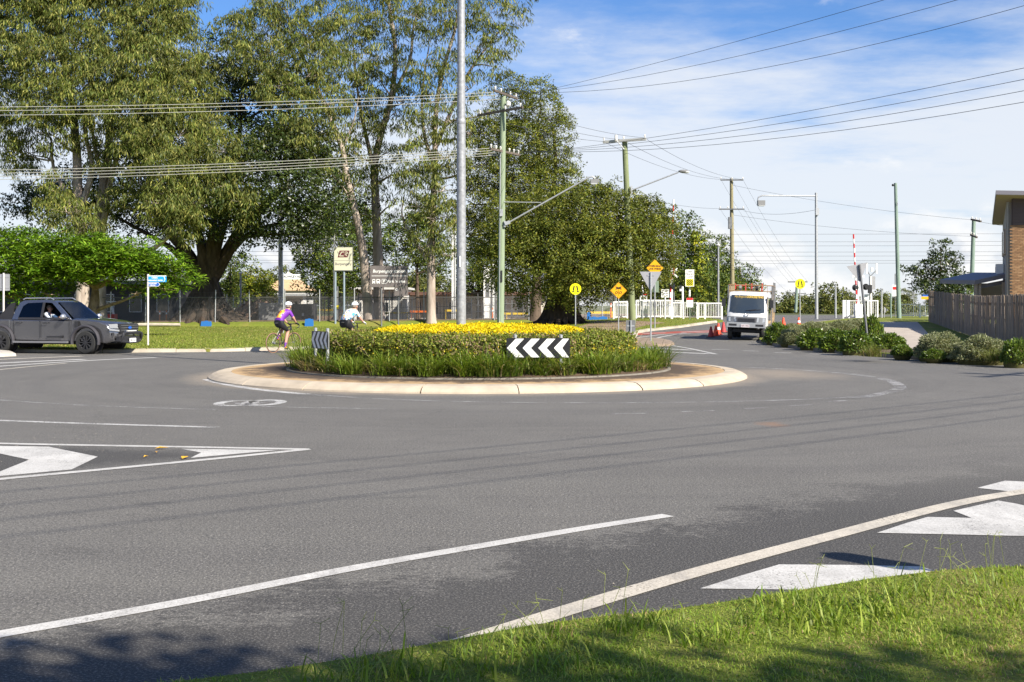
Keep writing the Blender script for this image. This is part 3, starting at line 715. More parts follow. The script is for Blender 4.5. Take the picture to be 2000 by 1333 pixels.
link('leaf_shell', leaves('leaf_shell', pos, np.cross(nor, rng.normal(size=(n, 3))) * 0.8 + nor * 0.5 + rng.normal(size=(n, 3)) * 0.35, np.cross(nor, rng.normal(size=(n, 3))), 0.056 * rng.uniform(0.6, 1.4, n), 0.034, col, LEAF), H)
tw = MB()
for _ in range(420):
    an = rng.uniform(0, 2 * math.pi)
    if math.sin(an * 4 + 0.7) + 0.8 * math.sin(an * 9 + 2) < 0.2 and rng.random() < 0.7: continue
    z0 = rng.uniform(0.35, 0.75); r0_ = 3.58; p = Vector((r0_ * math.cos(an), r0_ * math.sin(an), z0))
    q = p + Vector((math.cos(an) * rng.uniform(0, 0.07) + rng.normal() * 0.10, math.sin(an) * rng.uniform(0, 0.07) + rng.normal() * 0.10, rng.uniform(0.1, 0.3)))
    tw.tube([p, (p + q) / 2 + Vector(tuple(rng.normal(size=3) * 0.02)), q], [0.006, 0.005, 0.003], 4)
tw.build('bare_twigs', pm('dry_twigs', (0.36, 0.27, 0.17), 0.9, 0, 0.3, 8), H)['kind'] = 'stuff'

def blades(name, pos, dirs, L, W, curl, col, mat, seg=3):
    """arching blades: pos, horizontal lean direction, length"""
    n = len(pos); v = np.empty((n, 2 * seg + 1, 3), np.float32)
    sd = np.c_[-dirs[:, 1], dirs[:, 0], np.zeros(n)]; sd /= (np.linalg.norm(sd, axis=1, keepdims=True) + 1e-9)
    for i in range(seg + 1):
        t = i / seg; hx = (0.25 * t + curl * t ** 2.2); hz = t - 0.55 * curl * t ** 2.6
        c = pos + dirs * (hx * L)[:, None]; c[:, 2] += hz * L
        w = (W * (1 - t ** 2 * 0.6))[:, None]
        if i < seg: v[:, 2 * i] = c - sd * w / 2; v[:, 2 * i + 1] = c + sd * w / 2
        else: v[:, 2 * seg] = c
    k = 2 * seg + 1; base = np.arange(n)[:, None] * k
    quads = np.concatenate([base + np.array([2 * i, 2 * i + 1, 2 * i + 3, 2 * i + 2])[None, :] for i in range(seg - 1)], 0)
    tris = base + np.array([2 * seg - 2, 2 * seg - 1, 2 * seg])[None, :]
    me = bpy.data.meshes.new(name); me.vertices.add(n * k); me.vertices.foreach_set('co', v.ravel())
    li = np.concatenate([quads.ravel(), tris.ravel()]).astype(np.int32); nq = len(quads)
    me.loops.add(len(li)); me.loops.foreach_set('vertex_index', li)
    me.polygons.add(nq + n)
    st = np.concatenate([np.arange(nq) * 4, nq * 4 + np.arange(n) * 3]).astype(np.int32)
    me.polygons.foreach_set('loop_start', st); me.polygons.foreach_set('loop_total', np.concatenate([np.full(nq, 4), np.full(n, 3)]).astype(np.int32))
    me.materials.append(mat); me.update(calc_edges=True)
    c4 = np.ones((n, k, 4), np.float32); c4[:, :, :3] = np.clip(col, 0, 1)[:, None, :]
    a_ = me.color_attributes.new('lc', 'FLOAT_COLOR', 'POINT'); a_.data.foreach_set('color', c4.ravel())
    return me
def tussock(n, h, spread, base, dryp, w=0.014):
    p = np.c_[rng.normal(0, spread * 0.35, n), rng.normal(0, spread * 0.35, n), np.zeros(n)]
    an = rng.uniform(0, 2 * math.pi, n); d = np.c_[np.cos(an), np.sin(an), np.zeros(n)]; d[:, :2] += p[:, :2] / spread * 1.2
    L = h * rng.uniform(0.55, 1.2, n); cu = rng.uniform(0.15, 0.95, n)
    col = colvar(n, base, 0.35, (0.24, 0.28, 0.05), 0.25)
    dr = rng.random(n) < dryp; col[dr] = colvar(dr.sum(), (0.40, 0.32, 0.17), 0.3); L[dr] *= 0.8; cu[dr] += 0.2
    return blades('strappy_leaves', p, d, L, np.full(n, w), cu, col, BLADE, 4)
tus = [tussock(150, 0.55, 0.34, (0.12, 0.185, 0.022), 0.10, 0.020), tussock(130, 0.55, 0.32, (0.11, 0.16, 0.025), 0.30, 0.019), tussock(150, 0.60, 0.36, (0.15, 0.22, 0.022), 0.06, 0.021), tussock(130, 0.48, 0.34, (0.13, 0.15, 0.03), 0.60, 0.019)]
m_ = 0
for ringr, cnt in ((4.08, 46), (3.80, 40)):
    for i in range(cnt):
        an = 2 * math.pi * (i + rng.uniform(-0.25, 0.25)) / cnt
        rr = ringr + rng.uniform(-0.07, 0.07)
        if math.sin(an) > 0.45: continue                      # hidden behind the hedges
        k = int(rng.choice(4, p=[0.34, 0.24, 0.27, 0.15]))
        o = link('strappy_grass_clump', tus[k], None, (RC.x + rr * math.cos(an), RC.y + rr * math.sin(an), 0.2))
        s_ = rng.uniform(0.75, 1.2); o.scale = (s_, s_, s_ * rng.uniform(0.85, 1.1)); o.rotation_euler = (0, 0, rng.uniform(0, 6.28))
        tag(o, 'clump of arching strappy green grass at the rim of the roundabout garden' if k != 3 else 'browning clump of strappy grass at the rim of the roundabout garden', 'plant', 'green strappy grass clumps' if k != 3 else 'browning strappy grass clumps')

# ------------------------------------------------------------------ grass blades on lawn edges and near verge
def inside(poly, x, y):
    ins = np.zeros(len(x), bool); j = len(poly) - 1
    for i in range(len(poly)):
        xi, yi = poly[i][:2]; xj, yj = poly[j][:2]
        with np.errstate(divide='ignore', invalid='ignore'):
            c = ((yi > y) != (yj > y)) & (x < (xj - xi) * (y - yi) / (yj - yi) + xi)
        ins ^= c; j = i
    return ins
def near_grass():
    n = 240000
    Y = rng.uniform(3.9, 9.5, n); X = rng.uniform(-2.2, 4.8, n)
    ok = inside(near_poly, X, Y) & (np.abs(X) < 0.46 * Y + 0.4); X, Y = X[ok], Y[ok]; n = len(X)
    p = np.c_[X, Y, np.array([nz(x, y) for x, y in zip(X, Y)]) - 0.005]
    an = rng.uniform(0, 2 * math.pi, n); d = np.c_[np.cos(an), np.sin(an), np.zeros(n)]
    tall = np.sin(X * 3.1 + 1) * np.sin(Y * 2.7) + 0.6 * np.sin(X * 7 + Y * 5)
    L = 0.025 * rng.uniform(0.5, 1.5, n) * (1 + 0.45 * np.clip(tall, -0.6, 1.5))
    col = colvar(n, (0.20, 0.30, 0.028), 0.35, (0.38, 0.42, 0.09), 0.3)
    brown = np.sin(X * 2.3 + 0.5) * np.sin(Y * 3.3 + 1) + 0.5 * np.sin(X * 9 - Y * 6)
    dr = rng.random(n) < np.clip(0.04 + 0.18 * brown, 0.01, 0.35); col[dr] = colvar(dr.sum(), (0.42, 0.29, 0.15), 0.35)
    o = link('grass', blades('grass', p, d, L, np.full(n, 0.0042), rng.uniform(0.2, 1.2, n), col, BLADE, 2))
    tag(o, 'short green grass of the verge in the foreground', 'grass', kind='stuff')
    # broader blades of the taller tufts
    tufts = [gr(1228, 1232, 0.1), gr(1255, 1222, 0.1), gr(1200, 1236, 0.1)] + [gr(px, py, 0.1) for px, py in ((1480, 1215), (1530, 1190), (1580, 1182), (1620, 1190), (1660, 1188), (1700, 1178), (1740, 1172), (1690, 1200), (1560, 1215), (1640, 1215), (1780, 1165), (1820, 1150), (1600, 1235), (1750, 1200), (1440, 1250), (1060, 1262), (1000, 1285), (900, 1290), (820, 1310), (760, 1318), (940, 1322), (1100, 1310), (640, 1334), (1930, 1150), (1970, 1190), (1350, 1262))]
    ps = []; Ls = []; ds = []; ws = []
    for q in tufts:
        m = 30; a_ = rng.uniform(0, 2 * math.pi, m); ps.append(np.c_[q.x + rng.normal(0, 0.085, m), q.y + rng.normal(0, 0.085, m), np.full(m, 0.095)])
        ds.append(np.c_[np.cos(a_), np.sin(a_), np.zeros(m)]); Ls.append(rng.uniform(0.05, 0.15, m)); ws.append(rng.uniform(0.006, 0.011, m))
    ps = np.vstack(ps); n = len(ps); ok = inside(near_poly, ps[:, 0], ps[:, 1])
    col = colvar(n, (0.17, 0.25, 0.025), 0.3, (0.30, 0.36, 0.06), 0.3)
    ps, ds_, Ls_, ws_, col = ps[ok], np.vstack(ds)[ok], np.concatenate(Ls)[ok], np.concatenate(ws)[ok], col[ok]
    o = link('grass_tufts', blades('grass_tufts', ps, ds_, Ls_, ws_, rng.uniform(0.1, 0.8, len(ps)), col, BLADE, 4))
    tag(o, 'taller broad grass tufts growing along the kerb in the foreground', 'grass', kind='stuff')
    # seed stalks
    mb = MB(); heads = MB()
    for _ in range(54):
        px = rng.choice([rng.uniform(1560, 2000), rng.uniform(1060, 1320), rng.uniform(560, 1000)], p=[0.55, 0.2, 0.25])
        pe = np.interp(px, [520, 880, 1290, 1560, 2000], [1350, 1292, 1230, 1190, 1140]) + rng.uniform(4, 40)
        q = gr(px, pe, 0.1); h = rng.uniform(0.15, 0.34); l = Vector((rng.normal() * 0.07, rng.normal() * 0.05, 0))
        pts = [q, q + l * 0.3 + Vector((0, 0, h * 0.5)), q + l + Vector((0, 0, h))]
        mb.tube(smooth3(pts, 3), 0.0011, 4)
        for _ in range(2): heads.tube([pts[2], pts[2] + Vector((rng.normal() * 0.03, rng.normal() * 0.02, rng.uniform(-0.01, 0.035)))], [0.0013, 0.0007], 4)
    mb.v += [v for v in heads.v]; o_ = len(mb.v) - len(heads.v); mb.f += [tuple(i + o_ for i in f) for f in heads.f]; mb.m += heads.m
    o = mb.build('grass_stalks', pm('seed_stalk', (0.22, 0.25, 0.06), 0.7, 0, 0.3, 20))
    tag(o, 'thin seeding grass stalks standing above the foreground verge', 'grass', kind='stuff')
near_grass()
def lawn_grass():
    n = 90000
    Y = 39 + 46 * rng.random(n) ** 1.3; X = rng.uniform(-0.46, 0.2, n) * Y
    ok = inside(lawn_poly, X, Y) & ((Y < YARD_Y - 0.3)); X, Y = X[ok], Y[ok]; n = len(X)
    p = np.c_[X, Y, np.array([zt(x, y) for x, y in zip(X, Y)]) + 0.115]
    an = rng.uniform(0, 2 * math.pi, n); d = np.c_[np.cos(an), np.sin(an), np.zeros(n)]
    big = np.sin(X * 0.5 + Y * 0.23) + np.sin(X * 1.1 - Y * 0.31 + 2) * 0.7
    col = colvar(n, (0.20, 0.25, 0.03), 0.3, (0.32, 0.32, 0.08), 0.3) * (1 - 0.10 * big)[:, None]
    dr = rng.random(n) < np.clip(0.05 + 0.16 * big, 0.02, 0.4); col[dr] = colvar(dr.sum(), (0.42, 0.32, 0.13), 0.3)
    o = link('grass', blades('grass', p, d, 0.06 * rng.uniform(0.5, 1.5, n), np.full(n, 0.022), rng.uniform(0.2, 1.0, n), col, BLADE, 2))
    tag(o, 'mown green lawn grass behind the road kerb', 'grass', kind='stuff')
lawn_grass()
# a few fallen leaves on the painted median
for px, py, rz in ((316, 876, 0.3), (362, 894.5, 1.4), (305, 884, 2.0), (285, 893, 0.8)):
    q = gr(px, py, 0.012); mb = MB()
    s_ = 0.075 if px in (316, 362) else 0.03
    mb.add([(-s_, 0, 0), (-s_ * 0.3, s_ * 0.5, 0.02), (s_, 0, 0.008), (-s_ * 0.3, -s_ * 0.5, 0.015), (-s_ * 0.1, 0, 0.004)], [(0, 4, 1), (1, 4, 2), (2, 4, 3), (3, 4, 0)])
    o = mb.build('fallen_leaf', pm('yellow_leaf', (0.55, 0.30, 0.02), 0.6, 0, 0.2, 30)); o.location = q; o.rotation_euler = (0, 0, rz)
    tag(o, 'large yellow fallen leaf on the painted road median' if s_ > 0.05 else 'tiny dry fallen leaf on the painted road median', 'leaf', 'large fallen leaves' if s_ > 0.05 else 'tiny fallen leaves')

def grit():
    """loose stones swept out of the wheel paths"""
    mb = MB(); rs = np.random.default_rng(11)
    for _ in range(190):
        k = rs.random()
        if k < 0.45: px, py = rs.uniform(-20, 380), rs.normal(857, 9)
        elif k < 0.6: px, py = rs.uniform(0, 420), rs.uniform(868, 930)
        elif k < 0.97: px = rs.uniform(500, 2000); py = np.interp(px, [520, 880, 1290, 1560, 2000], [1345, 1285, 1222, 1182, 1130]) - abs(rs.normal(0, 14))
        else: px, py = rs.uniform(200, 1900), rs.uniform(800, 1250)
        q = gr(px, py); s = rs.uniform(0.003, 0.008)
        v = [(q.x + s * a, q.y + s * b, q.z + 0.004 + s * c) for a, b, c in ((-1, -.6, 0), (1, -.8, 0), (.7, .9, 0), (-.8, .7, 0), (rs.uniform(-.3, .3), rs.uniform(-.3, .3), .9))]
        mb.add(v, [(0, 1, 4), (1, 2, 4), (2, 3, 4), (3, 0, 4)])
    o = mb.build('grit', pm('pale_grit', (0.26, 0.235, 0.20), 0.9, 0, 0.4, 40), fix=False); tag(o, 'loose pale grit scattered over the asphalt', 'gravel', kind='stuff')
grit()
# ------------------------------------------------------------------ trees
def bl(px, py, Y, rx, rz, dens=1.0, ry=None): return (at(px, py, Y), (rx, ry if ry else rx, rz), dens)
def base_at(px, Y): x = (px - CX) / F * Y; return Vector((x, Y, zt(x, Y) + 0.12))
def euc(label, px, Y, trunk, r0, blobs, forks=(), per=1.0, group=None):
    b = base_at(px, Y)
    return tree('gum_tree', label, b, [b.copy()] + [at(*t) for t in trunk], [bl(*q) for q in blobs], 'euc', B_EUC, r0, forks=[([at(*q) for q in f], r) for f, r in forks], per=per)
# the two tall gums on the left
euc('tall multi-stemmed gum tree behind the flat-topped tree and the ute', 158, 82,
    [(162, 540, 82), (160, 470, 82), (152, 380, 82), (150, 300, 82), (140, 200, 82.5), (118, 90, 83), (95, -40, 83.5), (80, -150, 84)], 0.50,
    [(40, 40, 82, 2.6, 2.2), (120, 20, 82, 2.6, 2.2), (20, 130, 81, 2.2, 2.2), (90, 120, 80, 2.3, 2.1), (160, 90, 80.5, 2.2, 2.0), (30, 215, 81, 1.9, 2.0, .8),
     (95, 205, 79.5, 2.0, 1.8), (10, 290, 82, 1.7, 1.8, .6), (55, 300, 82, 1.6, 1.7, .55), (150, 180, 79.5, 2.0, 1.7), (60, -40, 82, 3.0, 2.4), (160, -40, 82.5, 3.0, 2.4), (-40, 80, 83, 3.0, 3.0), (-50, 220, 83, 2.6, 2.6, .8),
     (105, 265, 80, 1.6, 1.4, .6), (130, 415, 79, 1.6, 1.4, .75), (170, 440, 79, 1.3, 1.2, .7), (95, 370, 81, 1.5, 1.4, .5)],
    [([(153, 420, 82), (180, 330, 81.5), (165, 250, 81), (180, 150, 81)], 0.26), ([(160, 470, 82), (130, 380, 82.3), (105, 330, 82.5), (100, 270, 82)], 0.24), ([(145, 240, 82), (95, 170, 82), (50, 90, 82), (30, 0, 82)], 0.17)], per=1.3)
euc('tall pale-stemmed gum tree beside the fig, foliage hanging low over it', 196, 84,
    [(194, 540, 84), (192, 450, 84), (200, 380, 84), (212, 300, 84), (216, 220, 84), (235, 120, 84), (262, 20, 84), (275, -80, 84)], 0.48,
    [(230, 70, 82, 2.6, 2.2), (300, 50, 82, 2.5, 2.2), (340, 20, 83, 2.0, 1.8), (210, 145, 80, 2.2, 2.0), (285, 130, 80, 2.4, 2.0), (345, 110, 82, 2.2, 2.0), (250, 210, 79, 2.2, 1.8), (320, 200, 80, 2.3, 2.0),
     (375, 165, 82, 2.2, 2.0), (200, 230, 80, 1.7, 1.5, .8), (290, 275, 79, 2.2, 1.8), (350, 270, 79.5, 2.1, 1.7), (400, 240, 81, 1.9, 1.8, .8), (330, 335, 78.5, 2.0, 1.8), (380, 335, 79, 1.8, 1.6),
     (325, 395, 78, 1.8, 1.6), (370, 400, 78, 1.7, 1.6), (440, 365, 78.5, 1.6, 1.7, .9), (470, 400, 78.5, 1.2, 1.5, .8), (440, 300, 79, 1.8, 1.7, .8), (350, 440, 78.5, 1.4, 1.2, .8), (220, -30, 83, 3.0, 2.4), (310, -40, 83, 2.7, 2.3),
     (245, 300, 80.5, 1.6, 1.4, .7), (270, 360, 80, 1.5, 1.5, .6), (215, 390, 80.5, 1.3, 1.3, .5), (185, 295, 81, 1.3, 1.3, .5)],
    [([(196, 480, 84), (206, 410, 83.5), (222, 330, 83), (250, 260, 82), (280, 180, 82)], 0.28), ([(201, 360, 84), (186, 290, 84), (178, 240, 84), (172, 180, 84)], 0.2), ([(213, 300, 84), (300, 250, 82), (345, 190, 82), (370, 150, 82)], 0.22),
     ([(295, 440, 83.5), (288, 400, 83), (292, 350, 82), (300, 300, 81)], 0.17)], per=1.3)
# three gums in the middle
euc('leaning pale gum tree left of the station name boards', 722, 84.8,
    [(714, 540, 84.8), (707, 480, 84.8), (692, 410, 84.8), (676, 340, 84.8), (668, 290, 84.8), (640, 220, 84.6), (610, 150, 84.3), (580, 90, 84)], 0.40,
    [(470, 60, 83, 1.9, 1.7, .9), (525, 60, 82.5, 2.0, 1.8), (490, 115, 82, 1.9, 1.5, .9), (560, 110, 82, 2.1, 1.8), (610, 70, 83, 2.1, 1.9), (540, 170, 81, 1.9, 1.5, .85), (600, 150, 81.5, 2.0, 1.7), (650, 125, 83, 2.0, 1.8), (580, 215, 81, 1.8, 1.5, .9), (640, 205, 82, 1.9, 1.6, .9),
     (600, 270, 81, 1.7, 1.4, .85), (650, 275, 82.5, 1.6, 1.5, .8), (560, 265, 81.5, 1.5, 1.3, .8), (615, 320, 82, 1.5, 1.3, .7), (660, 340, 83, 1.2, 1.2, .5), (690, 370, 83.5, 1.1, 1.0, .5), (560, 20, 83, 1.8, 1.6, .9), (510, 10, 83.5, 1.6, 1.5, .8), (640, 30, 83.5, 1.9, 1.7, .85)],
    [([(692, 410, 84.8), (672, 370, 84.6), (655, 350, 84.4), (630, 315, 84)], 0.13), ([(668, 290, 84.8), (690, 240, 84.5), (700, 190, 84)], 0.10), ([(640, 220, 84.6), (570, 170, 84), (520, 120, 83.5)], 0.16)], per=0.8)
euc('straight pale gum tree growing behind the park-and-ride board', 740, 88,
    [(739, 540, 88), (737, 470, 88), (733, 380, 88), (732, 320, 88), (745, 260, 88), (765, 190, 88), (772, 100, 88), (760, 10, 88), (755, -70, 88)], 0.44,
    [(690, 40, 87, 2.1, 1.9, .9), (745, 30, 87, 1.9, 1.8, .8), (700, 110, 86, 2.0, 1.7, .9), (690, 180, 86, 1.9, 1.6, .85), (745, 160, 86, 1.8, 1.6, .8), (710, 245, 86, 1.7, 1.5, .85), (760, 230, 86.5, 1.6, 1.6, .7), (700, 305, 86, 1.5, 1.4, .7), (755, 300, 87, 1.5, 1.4, .65),
     (730, -30, 88, 2.2, 2.0, .8), (800, 30, 88, 1.6, 1.6, .6), (770, 90, 87.5, 1.5, 1.4, .6), (790, 200, 87, 1.3, 1.3, .5), (745, 350, 87, 1.2, 1.3, .5), (770, 400, 87, 1.0, 1.3, .4), (715, 420, 87, 1.0, 1.2, .35), (790, 340, 87, 1.2, 1.2, .5)],
    [([(733, 340, 88), (716, 270, 88), (700, 190, 88), (690, 90, 88)], 0.2), ([(765, 190, 88), (800, 120, 88), (808, 50, 88), (830, -20, 88)], 0.16)], per=0.8)
euc('spreading gum tree between the grey lamp column and the park-and-ride board', 842, 83,
    [(842, 570, 83), (842, 480, 83), (846, 400, 83), (850, 330, 83), (850, 240, 83), (862, 150, 83), (888, 60, 83), (905, -30, 83)], 0.36,
    [(840, 40, 82, 1.7, 1.6, .8), (890, 20, 82, 1.8, 1.7, .85), (950, 30, 82, 1.6, 1.4, .7), (1000, 15, 82, 1.3, 1.1, .65), (975, 75, 82, 1.5, 1.3, .7), (930, 100, 82, 1.5, 1.4, .7), (1015, 50, 82, 0.8, 0.9, .5), (960, 130, 82, 1.0, 1.0, .5), (880, 120, 82, 1.5, 1.4, .7), (830, 130, 82, 1.5, 1.5, .75), (915, 175, 81.5, 1.3, 1.2, .6), (840, 200, 81.5, 1.6, 1.5, .8), (880, 240, 81.5, 1.5, 1.5, .8),
     (825, 270, 81.5, 1.6, 1.5, .85), (870, 310, 81.5, 1.6, 1.5, .85), (920, 265, 82, 1.3, 1.3, .7), (815, 340, 81.5, 1.5, 1.5, .8), (860, 375, 81, 1.5, 1.4, .85), (815, 405, 81, 1.3, 1.3, .75), (850, 430, 81, 1.4, 1.3, .75), (880, 440, 81.5, 1.1, 1.2, .6), (800, 450, 82, 0.9, 1.1, .5), (920, 330, 82, 1.2, 1.3, .7), (830, 490, 81.5, 1.1, 1.0, .45), (875, 500, 81.5, 1.0, 1.0, .4), (945, 225, 82, 0.9, 0.9, .5), (870, -40, 83, 2.0, 1.8, .8), (940, -40, 83, 1.9, 1.6, .7)],
    [([(842, 520, 83), (815, 480, 83), (800, 455, 83), (785, 420, 83), (790, 380, 83)], 0.13), ([(850, 290, 83), (880, 220, 83), (905, 160, 83), (945, 100, 83), (985, 50, 83)], 0.17), ([(850, 330, 83), (828, 260, 83), (825, 180, 83), (838, 90, 83)], 0.16)], per=0.8)
# the great fig
fb = base_at(405, 86)
tree('fig_tree', 'huge dark fig tree with broad buttressed trunk behind the mesh fence', fb,
     [fb.copy(), at(404, 600, 86), at(402, 560, 86), at(400, 520, 86), at(402, 470, 86)],
     [bl(*q) for q in ((90, 400, 88, 2.6, 2.0), (60, 400, 89, 2.0, 1.6), (150, 380, 89, 3.0, 2.6), (220, 420, 88.5, 2.6, 1.9), (230, 330, 90, 3.2, 3.0), (300, 400, 87, 2.8, 2.4), (330, 300, 90, 3.5, 3.2), (420, 270, 88, 3.3, 3.0), (400, 180, 88, 3.2, 2.8), (470, 160, 87.5, 3.0, 2.6), (440, 120, 88.5, 2.6, 2.2), (520, 210, 87, 3.0, 2.6), (560, 170, 88, 2.6, 2.2),
       (520, 300, 81, 3.0, 2.6), (590, 290, 82, 2.8, 2.4), (470, 350, 80.5, 2.8, 2.3), (560, 370, 80, 2.8, 2.2), (620, 370, 81.5, 2.6, 2.2), (510, 415, 80.5, 2.6, 1.8), (580, 425, 81, 2.4, 1.6), (640, 430, 82, 1.9, 1.5), (450, 430, 81.5, 2.4, 1.5), (560, 300, 85.5, 2.8, 2.5), (500, 460, 82.5, 1.8, 1.0), (380, 440, 83, 2.2, 1.4), (600, 460, 84, 1.6, 0.9), (440, 390, 79.5, 2.2, 1.6), (690, 370, 88, 2.0, 1.9, .8), (400, 400, 88, 2.8, 2.0), (330, 440, 88, 2.0, 1.3, .7), (560, 455, 86, 1.6, 0.9, .6), (640, 310, 88.5, 2.2, 2.0), (290, 455, 88, 1.5, 0.9, .5), (530, 465, 86.5, 1.3, 0.8, .5))],
     'fig', B_FIG, 1.75,
     forks=[([at(398, 560, 86), at(370, 500, 86), at(335, 460, 86), at(290, 400, 87), at(240, 360, 88)], 0.55), ([at(405, 560, 86), at(440, 500, 85.5), at(470, 450, 85.5), at(520, 400, 85.5), at(560, 360, 86)], 0.6), ([at(400, 555, 86), at(395, 490, 85), at(380, 430, 86), at(360, 350, 87)], 0.5),
            ([at(408, 560, 86), at(420, 490, 85), at(440, 420, 86), at(460, 330, 87), at(470, 240, 87)], 0.55), ([at(402, 555, 86), at(452, 490, 85), at(500, 450, 85), at(580, 430, 86)], 0.35), ([at(395, 565, 86), at(350, 500, 85.5), at(310, 470, 86), at(220, 420, 88)], 0.35), ([at(405, 550, 86), at(412, 470, 84.6), at(420, 420, 85), at(430, 350, 86)], 0.4)])
figT = [o for o in C.objects if o.name.startswith('fig_tree')][0]
mb = MB()                                            # buttress roots
for k in range(17):
    a = R(198 + k * 144 / 16 * 1.0) + rng.normal() * 0.05; rr = rng.uniform(1.9, 3.3)
    if k > 11: rr *= 1.25
    d = Vector((math.cos(a), math.sin(a), 0))
    pts = [d * 0.9 + Vector((0, 0, rng.uniform(2.2, 3.6))), d * 1.35 + Vector((0, 0, 1.5)), d * (1.35 + (rr - 1.35) * 0.45) + Vector((0, 0, 0.62)), d * (1.35 + (rr - 1.35) * 0.8) + Vector((0, 0, 0.2)), d * rr + Vector((0, 0, -0.05))]
    mb.tube(smooth3(pts, 3), [0.22, 0.30, 0.34, 0.34, 0.33, 0.32, 0.30, 0.28, 0.25, 0.22, 0.18, 0.14, 0.10], 6)
mb.build('buttress_roots', B_FIG, figT, True)
# spreading camphor by the crossing, and the taller one behind it
cb = base_at(1095, 72)
tree('camphor_tree', 'broad rounded camphor tree with thick dark trunk beside the level crossing', cb, [cb.copy(), at(1094, 590, 72), at(1096, 540, 72), at(1100, 490, 72)],
     [bl(*q) for q in ((1010, 455, 71, 2.2, 2.0), (1000, 520, 71, 1.9, 1.6), (1060, 420, 70.5, 2.3, 2.1), (1070, 500, 69.5, 2.2, 2.0), (1130, 420, 70, 2.4, 2.1), (1140, 500, 69, 2.3, 2.0), (1120, 560, 69.5, 1.9, 1.3), (1050, 565, 70.5, 1.5, 1.2, .8), (1190, 430, 70, 2.3, 1.9), (1205, 490, 69.5, 2.2, 1.8), (1190, 545, 70, 1.9, 1.2), (1250, 440, 71, 2.0, 1.6), (1265, 490, 70.5, 1.9, 1.6), (1245, 540, 70.5, 1.7, 1.1), (1295, 475, 72, 1.2, 1.5), (1290, 520, 72, 1.2, 1.1), (1205, 392, 71.5, 0.9, 0.8), (1160, 385, 71, 1.5, 1.0), (1255, 412, 72, 0.9, 0.7), (1275, 425, 72, 0.8, 0.9), (960, 500, 72.5, 1.4, 1.5, .8), (1090, 470, 73.5, 2.5, 2.4), (1200, 470, 73.5, 2.5, 2.0), (1120, 600, 72, 1.0, 0.5, .5))],
     'camphor', B_FIG, 0.95, forks=[([at(1095, 560, 72), at(1060, 510, 71.5), at(1020, 470, 71.5)], 0.4), ([at(1096, 560, 72), at(1150, 510, 71.5), at(1210, 480, 71.5), at(1260, 470, 71.5)], 0.42), ([at(1096, 560, 72), at(1120, 480, 71), at(1130, 430, 71)], 0.4)])
for o in [o for o in C.objects if o.name.startswith('camphor_tree')]:
    mb = MB()
    for k in range(10):
        a = R(190 + k * 18); d = Vector((math.cos(a), math.sin(a), 0)); rr = rng.uniform(1.5, 2.4)
        mb.tube(smooth3([d * 0.6 + Vector((0, 0, 1.5)), d * 0.95 + Vector((0, 0, 0.6)), d * 1.3 + Vector((0, 0, 0.2)), d * rr + Vector((0, 0, -0.05))], 3), [0.3, 0.3, 0.28, 0.27, 0.25, 0.22, 0.2, 0.16, 0.13, 0.1], 6)
    mb.build('root_flare', B_FIG, o, True)
cb = base_at(1045, 84)
tree('camphor_tree', 'tall dark camphor tree rising behind the green timber power pole', cb, [cb.copy(), at(1048, 560, 84), at(1050, 440, 84), at(1052, 340, 84), at(1050, 240, 84)],
     [bl(*q) for q in ((990, 175, 83, 1.2, 1.0), (1000, 215, 83, 1.6, 1.4), (1055, 185, 83, 1.3, 1.0), (1062, 225, 82.5, 1.7, 1.5), (1080, 265, 82.5, 1.5, 1.4), (940, 260, 83, 1.2, 1.3, .7), (970, 270, 83, 1.6, 1.4), (1030, 280, 82, 2.0, 1.8), (1085, 315, 82.5, 1.5, 1.4), (950, 330, 82.5, 1.8, 1.8), (1010, 350, 82, 2.2, 1.9), (1075, 360, 82, 2.0, 1.6), (930, 400, 83, 1.8, 1.9), (985, 410, 82, 2.0, 1.8), (1100, 350, 83, 1.2, 1.4), (920, 460, 83.5, 1.5, 1.6), (960, 460, 83, 1.8, 1.6), (940, 520, 84, 1.2, 1.2, .6), (1050, 430, 83, 2.5, 2.0), (1105, 240, 83.5, 0.6, 0.5, .6), (1000, 300, 85, 2.6, 3.0))],
     'camphor', B_BRN, 0.45, per=0.85, forks=[([at(1050, 440, 84), at(1080, 370, 83), at(1085, 300, 83), at(1078, 240, 83)], 0.2), ([at(1049, 480, 84), at(1000, 400, 83.5), at(985, 320, 83.5), at(985, 220, 83.5)], 0.22)])
# background trees
def bgtree(name, label, px, Y, blobs, kind, r0=0.3, per=1.0, bk=None, top=None, group=None):
    b = base_at(px, Y); t_ = top or (px, 520); 
    return tree(name, label, b, [b.copy(), at(px, 590, Y), at((px + t_[0]) / 2, (590 + t_[1]) / 2, Y), at(t_[0], t_[1], Y)], [bl(*q) for q in blobs], kind, bk or B_BRN, r0, per=per, group=group)
bgtree('leafy_tree', 'dense leafy tree standing behind the station logo sign', 660, 104, [(620, 440, 104, 2.3, 2.2), (660, 420, 104, 2.4, 2.0), (610, 490, 103, 2.2, 1.9), (650, 490, 102.5, 2.4, 2.2), (700, 470, 104, 2.0, 2.2), (620, 540, 103, 1.9, 1.9), (665, 545, 102.5, 2.0, 2.0), (735, 460, 105, 1.7, 2.0), (745, 510, 105, 1.5, 1.5), (690, 530, 103.5, 1.7, 1.7), (645, 585, 103, 1.5, 1.1), (690, 430, 104.5, 2.0, 1.6), (760, 470, 106, 1.0, 1.2, .6)], 'leafy')
bgtree('leafy_tree', 'small yellow-green tree beyond the station yard mound', 490, 112, [(470, 565, 112, 1.5, 1.4), (500, 548, 112, 1.6, 1.3), (520, 570, 112, 1.4, 1.2), (490, 580, 111.5, 1.8, 1.3), (455, 585, 112, 1.2, 1.0), (535, 590, 112, 1.0, .8)], 'bright', 0.2)
